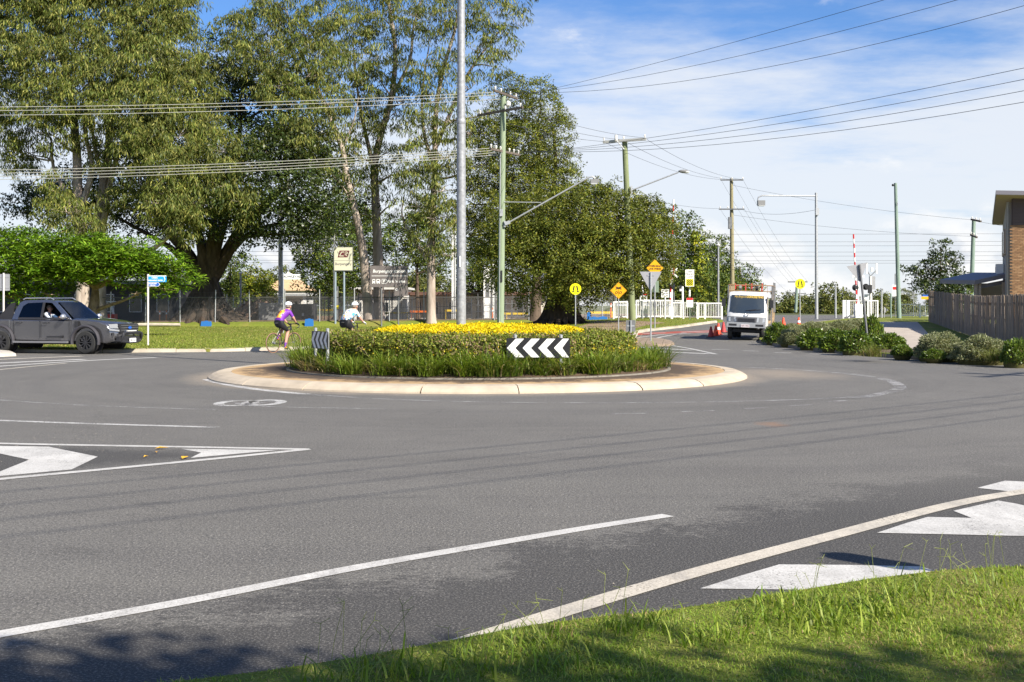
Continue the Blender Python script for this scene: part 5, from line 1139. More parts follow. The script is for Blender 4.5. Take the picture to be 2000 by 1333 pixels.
# railway masts
CAT = pm('mast_steel', (0.62, 0.63, 0.63), 0.6, 0.0, 0.1, 3)
for px, y0, Y, lab in ((548, 400, 96, 'pale steel railway mast rising behind the street name sign'), (886, 430, 96, 'pale steel railway mast behind the thick lamp column'), (357 + 0, 420, 108, 'pale steel railway mast hidden behind the fig trunk')):
    b = base_at(px, Y); T = thing('railway_mast', lab, 'mast', b); h = (at(px, y0, Y) - b).z
    for s in (-1, 1):
        mb = MB(); mb.box((s * 0.13, 0, h / 2), (0.07, 0.22, h)); mb.build('column', CAT, T)
    mb = MB()
    mb.box((0, 0, h / 2), (0.19, 0.04, h - 0.02)); mb.build('web', CAT, T)
    mb = MB(); mb.tube([(0.1, 0, h * 0.72), (2.2, 0, h * 0.80)], 0.04, 6); mb.tube([(0.1, 0, h * 0.9), (2.2, 0, h * 0.81)], 0.03, 6); mb.build('cantilever', CAT, T)
for px, py0, py1, Y, lab in ((653, 390, 640, 86, 'thin tall lamp post beside the station logo sign'), (657, 560, 640, 84.6, 'dark timber bollard post below the station logo sign')):
    b = base_at(px, Y); T = thing('lamp_post' if py0 < 500 else 'timber_post', lab, 'post', b)
    shaft(T, at(px, py0, Y) - b, 0.075 if py0 < 500 else 0.16, 0.06 if py0 < 500 else 0.15, STEEL if py0 < 500 else STEELD, name='post')
    if py0 < 500:
        mb = MB(); mb.tube([at(653, 465, Y) - b, at(563, 483, Y) - b], 0.03, 6); mb.build('outreach_rod', STEEL, T)
        mb = MB(); mb.sphere(at(664, 469, Y) - b, (0.3, 0.12, 0.1), 8); mb.build('camera_head', WHITE, T, True)
    else:
        mb = MB(); mb.box(at(657, 600, Y - 0.18) - b, (0.3, 0.02, 0.25)); mb.build('warning_plate', pm('warning_yellow', (0.65, 0.55, 0.03), 0.5), T)
# ------------------------------------------------------------------ signs
S_YEL = pm('sign_yellow', (0.80, 0.72, 0.01), 0.4, spec=0.3); S_ORG = pm('sign_amber', (0.75, 0.36, 0.01), 0.4, spec=0.3); S_WHT = pm('sign_white', (0.80, 0.80, 0.78), 0.45, 0, 0.04, 5)
S_BLK = pm('sign_black', (0.012, 0.012, 0.014), 0.45); S_RED = pm('sign_red', (0.55, 0.02, 0.02), 0.4); S_BLU = pm('sign_light_blue', (0.02, 0.30, 0.68), 0.4); S_DBL = pm('sign_dark_blue', (0.02, 0.10, 0.42), 0.4)
S_GRYD = pm('board_shaded_grey', (0.74, 0.74, 0.75), 0.5); S_TAUPE = pm('board_taupe', (0.145, 0.125, 0.12), 0.5, 0, 0.06, 3); S_CREAM = pm('board_cream', (0.55, 0.53, 0.40), 0.5, 0, 0.05, 3); S_MAR = pm('emblem_maroon', (0.11, 0.02, 0.025), 0.5)
S_GRN = pm('sign_green_back', (0.16, 0.22, 0.15), 0.6)
def rrect(w, h, r, n=4, cx=0, cz=0):
    out = []
    for sx, sz, a0 in ((1, 1, 0), (-1, 1, 90), (-1, -1, 180), (1, -1, 270)):
        for k in range(n + 1):
            a = R(a0 + 90 * k / n); out.append((cx + sx * (w / 2 - r) + r * math.cos(a), cz + sz * (h / 2 - r) + r * math.sin(a)))
    return out
def circ(r, n=28, cx=0, cz=0): return [(cx + r * math.cos(2 * math.pi * k / n), cz + r * math.sin(2 * math.pi * k / n)) for k in range(n)]
def plate(T, poly, z, mat, name='plate', y=-0.04, t=0.006, x=0.0):
    mb = MB(); mb.prism([(px + x, pz + z) for px, pz in poly], y, y + t); return mb.build(name, mat, T)
def post(T, h, r=0.03, x=0.0, z0=-0.05, mat=STEEL, lean=0.0, name='post'):
    mb = MB(); mb.cyl((x, 0, z0), (x + lean, 0, h), r, r, 10); return mb.build(name, mat, T, True)
def bars(poly, segs): pass
def sign(label, px, Y, rz=0.0, base=None, name='road_sign', cat='road sign', **k):
    b = base if base is not None else base_at(px, Y); return thing(name, label, cat, b, rz), b
def zof(py, Y, b): return CH - (py - HY) / F * Y - b.z
# pedestrian-crossing discs
def ped(label, px, py, Y):
    T, b = sign(label, px, Y); z = zof(py, Y, b); post(T, z + 0.3, 0.032)
    P = plate(T, circ(0.30), z, S_YEL, 'disc')
    for s in (-1, 1):                                    # a pair of walking legs
        mb = MB()
        mb.prism([(s * 0.03, 0.17), (s * 0.10, 0.17), (s * 0.155, -0.08), (s * 0.085, -0.08)], -0.046, -0.0415)
        mb.prism([(s * 0.075, -0.10), (s * 0.155, -0.10), (s * 0.185, -0.135), (s * 0.19, -0.165), (s * 0.06, -0.165)], -0.046, -0.0415)
        o = mb.build('leg_symbol', S_BLK, P); o.location = (0, 0, z)
    return T
ped('yellow disc with black legs in front of the camphor tree trunk', 1124, 565, 62)
ped('yellow disc with black legs on a post right of the tray truck', 1562.5, 555, 70)
# amber railway-crossing diamond
def dia(r): return [(0, r), (r, 0), (0, -r), (-r, 0)]
T, b = sign('amber diamond sign with black crossing lights symbol beside a timber pole', 1208, 60); z = zof(568, 60, b); post(T, z + 0.4, 0.03)
P = plate(T, dia(0.425), z, S_ORG, 'diamond')
plate(P, dia(0.40), z, S_BLK, 'border', -0.0415, 0.001); plate(P, dia(0.385), z, S_ORG, 'face', -0.043, 0.001)
mb = MB()
for s in (-1, 1): mb.beam((-0.15, -0.046, z + 0.13 + s * 0.06), (0.15, -0.046, z + 0.13 - s * 0.06), 0.004, 0.055)
mb.beam((0, -0.046, z + 0.12), (0, -0.046, z - 0.26), 0.004, 0.03)
for s in (-1, 1):
    mb.tube([(s * 0.105 + 0.058 * math.cos(a), -0.046, z - 0.10 + 0.058 * math.sin(a)) for a in np.linspace(0, 2 * math.pi, 16, endpoint=False)], 0.014, 5, closed=True)
mb.build('crossing_symbol', S_BLK, P)
# overhead-wires diamond with the green plate on the same post
T, b = sign('amber diamond about overhead live wires above a green plate back', 1279, 63); z = zof(524, 63, b); post(T, z + 0.42, 0.035)
P = plate(T, dia(0.45), z, S_ORG, 'diamond'); text('OVERHEAD', 0.14, S_BLK, P, (0, -0.046, z + 0.10), bold=0.004); text('LIVE WIRES', 0.13, S_BLK, P, (0, -0.046, z - 0.05), bold=0.004)
plate(T, rrect(0.34, 0.62, 0.03), zof(560, 63, b), S_GRN, 'green_plate', 0.03, 0.006, 0.05)
# give-way triangles seen from behind
T, b = sign('grey back of a give-way triangle on a tall post at the splitter island', 1271, 48, base=gr(1271, 667, 0.12)); Y = b.y; z = zof(531, Y, b)
post(T, z - 0.02, 0.033); tw = 43 / pxm(Y) / 2; th = tw * 1.72
tri = [(-tw, 0), (tw, 0), (0.03, -th), (-0.03, -th)]
plate(T, tri, z, SIGNBACK, 'triangle', 0.036, 0.006)
mb = MB(); mb.box((0, 0.03, z - 0.15), (0.30, 0.02, 0.05)); mb.build('bracket', SIGNBACK, T)
T, b = sign('grey back of a give-way triangle on a leaning post in the verge shrubs', 1695, 46, base=gr(1696, 676, 0.14)); Y = b.y
top = at(1679, 517, Y) - b; mb = MB(); mb.cyl((0, 0, -0.05), top, 0.04, 0.04, 10); mb.build('post', STEELD, T, True)
rot = Matrix.Rotation(-0.13, 3, 'Y'); mb = MB(); tw = 0.36; c = at(1676, 518, Y) - b
tri = [(-tw - 0.04, 0), (tw, 0.05), (0.03, -0.60), (-0.03, -0.60)]
mb.add([c + rot @ Vector((x, yy, zz)) for yy in (0.05, 0.056) for x, zz in tri], [(0, 1, 2, 3), (7, 6, 5, 4), (0, 4, 5, 1), (1, 5, 6, 2), (2, 6, 7, 3), (3, 7, 4, 0)]); mb.build('triangle', SIGNBACK, T)
# small hazard board seen from behind
T, b = sign('small dark back of a hazard board behind the green hedge', 1232, 47); z = zof(637, 47, b); post(T, z + 0.22, 0.03); plate(T, rrect(0.38, 0.46, 0.03), z, STEELD, 'board', 0.035, 0.006)
mb = MB(); mb.box((0, 0.031, z), (0.3, 0.01, 0.05)); mb.build('bracket', STEEL, T)
# chevron boards
def chev(label, base, z, w, h, rz, wm, bm_, n=4):
    T = thing('chevron_board', label, 'road sign', base, rz)
    for s in (-1, 1): post(T, z + h / 2 + 0.05, 0.036, s * w * 0.36, 0, STEEL)
    P = plate(T, rrect(w, h, 0.035), z, bm_, 'board')
    pitch = w / n; t = pitch * 0.52
    for i in range(n):
        x0 = -w / 2 + 0.012 + i * pitch * 0.985; d = h / 2 * 0.93
        mb = MB(); xr = lambda x: min(x, w / 2 - 0.02)
        mb.prism([(x0, 0), (xr(x0 + d * 0.95), d), (xr(x0 + d * 0.95 + t), d), (x0 + t, 0), (xr(x0 + d * 0.95 + t), -d), (xr(x0 + d * 0.95), -d)], -0.0455, -0.041)
        o = mb.build('chevron', wm, P); o.location = (0, 0, z)
    for s in (-1, 1):
        mb = MB(); mb.lathe([(0.038, 0), (0.038, 0.02), (0.02, 0.03), (0.001, 0.032)], 10, (s * w * 0.36, 0, z + h / 2 + 0.04)); mb.build('cap', STEEL, T, True)
    return T
Yb = 23.8; chev('long black board with four white chevrons facing the road', Vector(((1051 - CX) / F * Yb, Yb, 0.2)), CH - (680 - HY) / F * Yb - 0.2, 124 / pxm(Yb), 39 / pxm(Yb), 0, S_WHT, S_BLK)
Yb = 25.4; chev('black board with grey chevrons facing the ute, turned edgewise', Vector(((628 - CX) / F * Yb, Yb, 0.2)), CH - (664.5 - HY) / F * Yb - 0.2, 1.10, 0.38, R(-62), S_GRYD, S_BLK)
# street name and finger signs
T, b = sign('white street name blade reading Rowley Rd on a thin post', 553.5, 62, name='street_sign'); Y = 62; z = zof(541, Y, b); post(T, z + 0.14, 0.03)
w = 32 / pxm(Y); P = plate(T, rrect(w, 0.27, 0.01), z, S_WHT, 'blade', -0.012, 0.024, w / 2 + 0.03); text('ROWLEY RD', 0.165, S_BLK, P, (w / 2 + 0.05, -0.0135, z), bold=0.006)
T, b = sign('thin white post with two blue finger boards pointing right', 288.5, 43, base=gr(289, 675, 0.12), name='finger_sign'); Y = b.y; z = zof(545.5, Y, b); post(T, z + 0.18, 0.036, mat=pm('post_white', (0.62, 0.58, 0.55), 0.5))
w = 35 / pxm(Y); P = plate(T, rrect(w, 0.22, 0.005), z, S_BLU, 'finger', -0.045, 0.02, w / 2 + 0.03)
plate(P, [(0, 0.03), (w, 0.03), (w, 0), (0, 0)], z + 0.10, S_WHT, 'top_edge', -0.048, 0.002, 0.03)
text('CREEC', 0.075, S_WHT, P, (w * 0.40, -0.047, z + 0.045), bold=0.003); text('ENVIRONMENT CENTRE', 0.07, S_WHT, P, (w * 0.42, -0.047, z - 0.055), bold=0.003, sx=0.72)
mb = MB(); mb.tube([(w * 0.90, -0.047, z + 0.09), (w * 0.97, -0.047, z - 0.005), (w * 0.90, -0.047, z - 0.10)], 0.012, 4); mb.build('arrow', S_WHT, P)
w2 = 23 / pxm(Y); z2 = z - 0.20; P = plate(T, [(0, .075), (w2 * 0.85, .075), (w2, 0), (w2 * 0.85, -.075), (0, -.075)], z2, S_WHT, 'finger', -0.045, 0.012, 0.03)
plate(P, [(0.012, .062), (w2 * 0.84, .062), (w2 - 0.02, 0), (w2 * 0.84, -.062), (0.012, -.062)], z2, S_DBL, 'face', -0.048, 0.0025, 0.03)
text('EQUESTRIAN', 0.058, S_WHT, P, (w2 * 0.45, -0.050, z2 + 0.03), bold=0.002, sx=0.85); text('CENTRE', 0.058, S_WHT, P, (w2 * 0.42, -0.050, z2 - 0.033), bold=0.002)
T, b = sign('grey back of a square sign on a white post behind the ute', 7, 44); Y = 44; z = zof(552, Y, b); post(T, z + 0.35, 0.035, mat=MATS['post_white']); plate(T, rrect(0.55, 0.62, 0.02), z, SIGNBACK, 'plate', 0.04, 0.006, -0.06)
for dz in (-0.2, 0.2): mb = MB(); mb.box((-0.06, 0.036, z + dz), (0.5, 0.012, 0.04)); mb.build('bracket', SIGNBACK, T)
# station logo sign
T, b = sign('cream station sign with dark slanted emblem on two posts', 671, 83.2, name='station_sign', cat='station sign'); Y = 83.2; k = pxm(Y)
for x in (653 - 671 + 2, 672 - 671): post(T, zof(530, Y, b) + 0.6, 0.075, x / k, mat=pm('blue_grey_post', (0.22, 0.27, 0.32), 0.5))
z0, z1 = zof(529, Y, b), zof(483.5, Y, b); w = 36 / k; zc = (z0 + z1) / 2; h = z1 - z0
plate(T, rrect(w + 0.05, h + 0.05, 0.02), zc, STEELD, 'frame', -0.13, 0.10); P = plate(T, rrect(w - 0.03, h * 0.56, 0.01), zc + h * 0.21, S_CREAM, 'upper_panel', -0.140, 0.012); P2 = plate(T, rrect(w - 0.03, h * 0.40, 0.01), zc - h * 0.285, S_CREAM, 'lower_panel', -0.140, 0.012)
ez = zc + h * 0.21; plate(P, [(-0.40, -0.24), (0.30, -0.24), (0.44, 0.24), (-0.26, 0.24)], ez, S_MAR, 'emblem', -0.144, 0.004)
em = MB()                                              # outline strokes of the emblem letters
def stroke(mb, pts, wd, y): 
    for p, q in zip(pts, pts[1:]): mb.beam((p[0], y, p[1]), (q[0], y, q[1]), 0.004, wd, up=(0, 0, 1) if abs(p[0] - q[0]) > 1e-6 else (1, 0, 0))
stroke(em, [(-0.27, ez - 0.14), (-0.12, ez + 0.14), (0.07, ez + 0.14), (0.05, ez - 0.14), (-0.27, ez - 0.14)], 0.055, -0.147)
stroke(em, [(0.10, ez - 0.15), (0.14, ez + 0.14), (0.28, ez + 0.14), (0.31, ez + 0.03), (0.14, ez + 0.0), (0.25, ez - 0.15)], 0.05, -0.147)
em.build('emblem_letters', S_CREAM, P)
text('Burpengary', 0.25, S_TAUPE, P2, (0, -0.142, zc - h * 0.22), bold=0.006)
# park-and-ride board
T, b = sign('wide taupe station board with white lettering and transport symbols', 760, 82.8, name='station_sign', cat='station sign'); Y = 82.8; k = pxm(Y)
for x in (745, 778): post(T, zof(522, Y, b), 0.06, (x - 760) / k, mat=STEELD)
z0, z1 = zof(561, Y, b), zof(519.5, Y, b); zc = (z0 + z1) / 2; h = z1 - z0; w = 73 / k
P = plate(T, rrect(w, h, 0.03), zc, S_TAUPE, 'board', -0.12, 0.05)
text('Burpengary station', 0.30, S_WHT, P, (0, -0.122, zc + h * 0.24), shear=0.18, bold=0.004)
plate(P, [(-w * .46, -.015), (w * .5, -.015), (w * .5, .015), (-w * .46, .015)], zc + 0.03, S_WHT, 'rule', -0.124, 0.003)
text("Park 'n' ride", 0.26, S_WHT, P, (w * 0.19, -0.122, zc - h * 0.24), shear=0.18, bold=0.004)
fr = MB(); x0 = -w * 0.13; zz = zc - h * 0.24; q = 0.15
for a_, b_ in (((-q, -q), (q, -q)), ((q, -q), (q, q)), ((q, q), (-q, q)), ((-q, q), (-q, -q))): fr.beam((x0 + a_[0], -0.123, zz + a_[1]), (x0 + b_[0], -0.123, zz + b_[1]), 0.004, 0.025, up=(0, 0, 1) if a_[1] == b_[1] else (1, 0, 0))
fr.build('parking_frame', S_WHT, P); text('P', 0.25, S_WHT, P, (x0, -0.122, zz), bold=0.006)
for x, sc_ in ((-w * 0.405, 0.75), (-w * 0.285, 1.0)):
    plate(P, rrect(0.26 * sc_, 0.26, 0.05), zz + 0.03, S_WHT, 'transport_symbol', -0.124, 0.003, x); plate(P, rrect(0.17 * sc_, 0.10, 0.02), zz + 0.07, S_TAUPE, 'symbol_window', -0.1255, 0.0015, x)
    for s in (-1, 1): plate(P, circ(0.035, 10), zz - 0.125, S_WHT, 'symbol_wheel', -0.124, 0.003, x + s * 0.075)
P = plate(T, rrect(27 / k, 17 / k, 0.02), zof(570, Y, b), S_TAUPE, 'lower_board', -0.12, 0.05, 24 / k)
plate(P, circ(0.09, 14), zof(566, Y, b), S_WHT, 'ring', -0.124, 0.003, 15 / k)
plate(P, circ(0.06, 14), zof(566, Y, b), S_TAUPE, 'ring_centre', -0.1255, 0.0015, 15 / k)
# crossing signs
T, b = sign('tall white sign reading keep tracks clear over a yellow hatched box', 1347, 76); Y = 76; k = pxm(Y); post(T, zof(530, Y, b), 0.035, mat=pm('green_post', (0.16, 0.20, 0.15), 0.6))
z0, z1 = zof(560, Y, b), zof(527, Y, b); h = z1 - z0; w = 17 / k; P = plate(T, rrect(w, h, 0.02), (z0 + z1) / 2, S_WHT, 'plate')
for i, s in enumerate(('KEEP', 'TRACKS', 'CLEAR')): text(s, 0.17, S_BLK, P, (0, -0.042, z1 - 0.14 - 0.165 * i), bold=0.003, sx=0.8)
zc = z0 + h * 0.24; plate(P, rrect(w * 0.84, w * 0.80, 0.005), zc, S_YEL, 'hatched_box', -0.044, 0.003)
mb = MB(); q = w * 0.36
for j in range(-2, 3):
    for s in (-1, 1):
        a_ = Vector((-q, 0, -q * s + j * q * 0.62)); c_ = Vector((q, 0, q * s + j * q * 0.62))
        d_ = c_ - a_; ts = sorted([max(0, min(1, (lim - a_.z) / d_.z)) for lim in (-q, q)])
        if ts[1] - ts[0] > 0.05: mb.beam(a_ + d_ * ts[0] + Vector((0, -0.0465, zc)), a_ + d_ * ts[1] + Vector((0, -0.0465, zc)), 0.003, 0.035)
mb.build('hatching', S_BLK, P)
z = zof(591.5, Y, b); P = plate(T, rrect(13 / k, 18 / k, 0.01), z, S_WHT, 'lower_plate'); plate(P, rrect(12.4 / k, 4.5 / k, 0.005), z + 7 / k, S_RED, 'red_band', -0.043, 0.002)
text('NO ROAD', 0.085, S_BLK, P, (0, -0.042, z)); text('OF RAIL', 0.085, S_BLK, P, (0, -0.042, z - 0.13))
mb = MB(); mb.box((0, 0, zof(573, Y, b)), (0.10, 0.10, 0.42)); mb.build('sensor_box', WHITE, T)
T, b = sign('white sign reading stop on red signal fixed beside crossing lights', 1299, 78); Y = 78; k = pxm(Y); post(T, zof(566, Y, b), 0.05, mat=WHITE)
z = zof(573.5, Y, b); P = plate(T, rrect(15 / k, 16 / k, 0.01), z, S_WHT, 'plate')
for i, (s, sz) in enumerate((('STOP', 0.19), ('ON RED', 0.12), ('SIGNAL', 0.12))): text(s, sz, S_BLK, P, (0, -0.042, z + 0.16 - 0.165 * i), bold=0.004)
T, b = sign('small white notice on a post in front of the white railings', 1255, 79); Y = 79; k = pxm(Y); post(T, zof(580, Y, b), 0.04); P = plate(T, rrect(11 / k, 9.5 / k, 0.01), zof(583, Y, b), S_WHT, 'plate'); plate(P, rrect(7 / k, 5.5 / k, 0.01), zof(583, Y, b), SIGNBACK, 'print', -0.043, 0.002)
# sign outside the frame whose shadow falls across the painted bar
b = Vector((4.12, 5.5, 0.1)); T = thing('road_sign', 'slim roadside sign on the near verge right of the view', 'road sign', b, R(45)); post(T, 2.15, 0.022); plate(T, rrect(0.24, 0.5, 0.11), 1.92, SIGNBACK, 'plate')
# red and white notice and the board by the far gate
T, b = sign('red and white notice on a thin post beside the lone timber pole', 1747, 84); Y = 84; k = pxm(Y); post(T, zof(535, Y, b), 0.03, 0.05, mat=STEELD); P = plate(T, rrect(8.5 / k, 22 / k, 0.01), zof(568, Y, b), S_WHT, 'plate'); plate(P, rrect(7.5 / k, 6 / k, 0.01), zof(563.5, Y, b), S_RED, 'red_band', -0.043, 0.002)
T, b = sign('dark oval disc on a thin post behind the far gate', 1784, 90); post(T, zof(585, 90, b), 0.03); plate(T, [(x * 0.45, zz) for x, zz in circ(0.25)], zof(576, 90, b), STEELD, 'disc')
T, b = sign('yellow and blue notice board at the end of the timber fence', 1807, 92); Y = 92; k = pxm(Y); post(T, zof(592, Y, b), 0.03); plate(T, rrect(16 / k, 5 / k, 0.01), zof(582.5, Y, b), S_ORG, 'lower_board'); plate(T, rrect(16 / k, 4.5 / k, 0.01), zof(577, Y, b), S_DBL, 'upper_board')
T, b = sign('grey arrow-shaped board pointing right near the crossing gate', 1727, 84.5); Y = 84.5; k = pxm(Y); post(T, zof(600, Y, b), 0.03); plate(T, [(-.02, 13 / k / 2), (8 / k, 0), (-.02, -13 / k / 2)], zof(606, Y, b), SIGNBACK, 'arrow_plate')
# ------------------------------------------------------------------ vehicles
CARP = pm('metallic_grey_paint', (0.22, 0.22, 0.235), 0.20, 0.85, 0.05, 2, spec=0.6, coat=1.0)
BLKP = pm('black_plastic', (0.022, 0.022, 0.025), 0.55); CHR = pm('chrome', (0.75, 0.76, 0.78), 0.12, 1.0); DARKIN = pm('dark_interior', (0.018, 0.018, 0.02), 0.8)
SILVP = pm('silver_trim', (0.60, 0.61, 0.63), 0.25, 0.8); HEADL = pm('headlight_glass', (0.50, 0.52, 0.55), 0.10, 0.5, spec=0.9)
def glassmat(name, tint, refl):
    m = bpy.data.materials.new(name); m.use_nodes = True; t = NT(m.node_tree)
    fr = t.n('ShaderNodeFresnel', {0: 1.5}).outputs[0]
    tr = t.n('ShaderNodeBsdfTransparent', {0: (*tint, 1)}).outputs[0]; gl = t.n('ShaderNodeBsdfGlossy', {0: (1, 1, 1, 1), 'Roughness': 0.03}).outputs[0]
    t.n('ShaderNodeOutputMaterial', {0: t.n('ShaderNodeMixShader', {0: t.math('ADD', fr, refl, clamp=True), 1: tr, 2: gl}).outputs[0]}); return m
GLS = glassmat('car_glass', (0.22, 0.26, 0.30), -0.01); GLSW = glassmat('windscreen_glass', (0.20, 0.30, 0.42), -0.02)
def bool_cut(o, cutters):
    for me in cutters:
        c = bpy.data.objects.new('cutter', me); C.objects.link(c)
        m = o.modifiers.new('b', 'BOOLEAN'); m.operation = 'DIFFERENCE'; m.solver = 'EXACT'; m.object = c
        dg = bpy.context.evaluated_depsgraph_get(); nm = bpy.data.meshes.new_from_object(o.evaluated_get(dg))
        o.modifiers.clear(); o.data = nm; bpy.data.objects.remove(c)
    return o
def loft_prof(prof, ys, fx):
    """side profile (x,z) repeated over widths ys; fx(x,y,z,k) reshapes"""
    n = len(prof); vs = []
    for y in ys: vs += [fx(x, y, z) for x, z in prof]
    fs = [(i * n + j, i * n + (j + 1) % n, (i + 1) * n + (j + 1) % n, (i + 1) * n + j) for i in range(len(ys) - 1) for j in range(n)]
    fs += [tuple(range(n)), tuple((len(ys) - 1) * n + j for j in range(n - 1, -1, -1))]
    mb = MB(); mb.add(vs, fs); return mb
def wheel(T, pos, r, w, side, spokes=10, rimm=None):
    W = bpy.data.objects.new('wheel', None); C.objects.link(W); W.parent = T; W.location = pos
    rimm = rimm or BLKP
    mb = MB(); mb.lathe([(r * 0.62, -w / 2), (r * 0.90, -w / 2), (r * 0.98, -w * 0.36), (r, -w * 0.2), (r, w * 0.2), (r * 0.98, w * 0.36), (r * 0.90, w / 2), (r * 0.62, w / 2)], 28, axis='y'); mb.build('tyre', RUBBER, W, True)
    mb = MB(); s = side * w * 0.5
    mb.lathe([(r * 0.64, s), (r * 0.60, s * 1.0), (r * 0.57, s * 0.75), (r * 0.55, s * 0.2), (0.001, s * 0.1)], 24, axis='y')
    mb.lathe([(0.001, s * 0.98), (r * 0.16, s * 0.92), (r * 0.18, s * 0.3)], 12, axis='y')
    for k in range(spokes):
        a = 2 * math.pi * k / spokes; d = Vector((math.cos(a), 0, math.sin(a)))
        mb.beam(d * r * 0.14 + Vector((0, s * 0.78, 0)), d * r * 0.60 + Vector((0, s * 0.86, 0)), 0.03, 0.05, up=(0, 1, 0))
    mb.build('rim', rimm, W, True); return W
def poly_on(T, pts, name, mat, th=0.006):
    """flat panel through 3-D points with a little thickness"""
    P = [Vector(p) for p in pts]; n_ = (P[1] - P[0]).cross(P[-1] - P[0]).normalized() * th; k = len(P)
    mb = MB(); mb.add(P + [p - n_ for p in P], [tuple(range(k)), tuple(range(2 * k - 1, k - 1, -1))] + [(i, i + k, (i + 1) % k + k, (i + 1) % k) for i in range(k)])
    return mb.build(name, mat, T)

def make_ute():
    # local axes: x forward, +y to the vehicle's left; the right-hand flank (-y) faces the camera
    c = gr(171, 692); th = R(14)
    fwd = Vector((math.cos(th), -math.sin(th), 0)); right = Vector((-math.sin(th), -math.cos(th), 0))
    base = c - fwd * 1.62 - right * 0.80; base.z = 0
    T = thing('ute', 'metallic grey dual-cab ute with black wheels and nudge bar', 'ute', base, -th)
    hw = 0.92
    lower = [(-2.62, 0.62), (-2.66, 0.75), (-2.64, 1.10), (-2.58, 1.17), (-1.22, 1.17), (-1.2, 1.15), (0.95, 1.15), (1.15, 1.19), (1.6, 1.165), (2.1, 1.11), (2.42, 1.045), (2.55, 0.98), (2.64, 0.86), (2.68, 0.72), (2.70, 0.55), (2.66, 0.42), (2.45, 0.36), (2.1, 0.40), (-2.0, 0.46), (-2.45, 0.55)]
    def fx(x, y, z):
        e = abs(y) / hw; k = 1.0
        if x > 1.9: k *= 1 - 0.17 * ((x - 1.9) / 0.8) ** 2
        if z > 1.0 and x > 0.9: k *= 1 - 0.35 * (z - 1.0)
        if z < 0.6: k *= 1 - 0.25 * (0.6 - z)
        xx = x - (0.26 * e ** 3 if x > 2.3 else 0) * min(1, max(0, (x - 2.2) / 0.3))
        zz = z - (0.05 * e ** 6 if z > 1.0 else 0)
        if e > 0.98: zz = zz + (0.02 if z < 0.6 else -0.02 if z > 1.0 else 0)
        return Vector((xx, y * k, zz))
    body = loft_prof(lower, [-hw, -hw * .97, -hw * .86, -hw * .6, -hw * .3, 0, hw * .3, hw * .6, hw * .86, hw * .97, hw], fx).build('body', CARP, T, True)
    cuts = []
    for wx in (1.62, -1.60):
        for s in (-1, 1):
            mb = MB(); mb.cyl((wx, s * 0.58, 0.42), (wx, s * 1.3, 0.42), 0.47, 0.47, 32); cuts.append(mb.mesh('c', DARKIN))
    mb = MB(); mb.box((-0.12, 0, 1.0), (2.05, 1.5, 0.9)); cuts.append(mb.mesh('c', DARKIN))
    mb = MB(); mb.box((-1.93, 0, 1.05), (1.3, 1.6, 0.6)); cuts.append(mb.mesh('c', DARKIN))
    bool_cut(body, cuts)
    # cab
    zb, zr = 1.14, 1.79
    cab = [(-1.20, zb), (-1.12, 1.45), (-1.00, 1.70), (-0.88, 1.775), (-0.3, 1.80), (0.15, 1.79), (0.36, 1.755), (0.55, 1.63), (0.85, 1.38), (1.12, zb)]
    def wz(z): return 0.865 - 0.30 * (z - zb) - 0.22 * max(0, z - 1.66)
    def fc(x, y, z):
        e = y; return Vector((x - (0.07 * abs(y) ** 3 if x > 0.3 else 0) , y * wz(z), z - 0.03 * abs(y) ** 4 * (1 if z > 1.7 else 0)))
    W1 = [(-0.03, 1.20), (0.82, 1.20), (0.78, 1.27), (0.42, 1.58), (0.22, 1.685), (-0.03, 1.70)]; W2 = [(-0.97, 1.20), (-0.13, 1.20), (-0.13, 1.70), (-0.70, 1.68), (-0.86, 1.58)]
    def skinpoly(name, strips, s, mat=None, th=0.045):
        mb = MB()
        for st in strips:
            n = len(st); vs = [(x - (0.07 if x > 0.3 else 0), s * wz(z), z) for x, z in st] + [(x - (0.07 if x > 0.3 else 0), s * (wz(z) - th), z) for x, z in st]
            mb.add(vs, [tuple(range(n)), tuple(range(2 * n - 1, n - 1, -1))] + [(k, k + n, (k + 1) % n + n, (k + 1) % n) for k in range(n)])
        return mb.build(name, mat or CARP, T, True)
    for s in (-1, 1):
        skinpoly('front_pillar', [[(1.14, 1.13), (0.85, 1.38), (0.78, 1.27), (0.82, 1.13)], [(0.85, 1.38), (0.55, 1.63), (0.42, 1.58), (0.78, 1.27)], [(0.55, 1.63), (0.36, 1.755), (0.22, 1.685), (0.42, 1.58)]], s)
        skinpoly('roof_side', [[(0.36, 1.755), (0.15, 1.78), (-0.03, 1.785), (-0.03, 1.70), (0.22, 1.685)], [(-0.03, 1.785), (-0.5, 1.785), (-0.88, 1.765), (-0.70, 1.68), (-0.13, 1.70), (-0.03, 1.70)]], s)
        skinpoly('rear_pillar', [[(-0.88, 1.765), (-1.0, 1.70), (-1.12, 1.45), (-0.90, 1.45), (-0.86, 1.58), (-0.70, 1.68)], [(-1.12, 1.45), (-1.20, 1.13), (-0.97, 1.13), (-0.97, 1.20), (-0.90, 1.45)]], s)
        skinpoly('window_sill', [[(0.82, 1.13), (0.82, 1.20), (-0.97, 1.20), (-0.97, 1.13)]], s, BLKP)
    top = [(-1.0, 1.70), (-0.88, 1.775), (-0.3, 1.80), (0.15, 1.79), (0.36, 1.755), (0.42, 1.715), (0.15, 1.75), (-0.3, 1.755), (-0.86, 1.73), (-0.96, 1.68)]
    loft_prof(top, [-.985, -.9, -.7, -.35, 0, .35, .7, .9, .985], fc).build('roof', CARP, T, True)
    back = [(-1.20, 1.13), (-1.12, 1.45), (-1.0, 1.70), (-0.97, 1.69), (-1.08, 1.45), (-1.16, 1.13)]
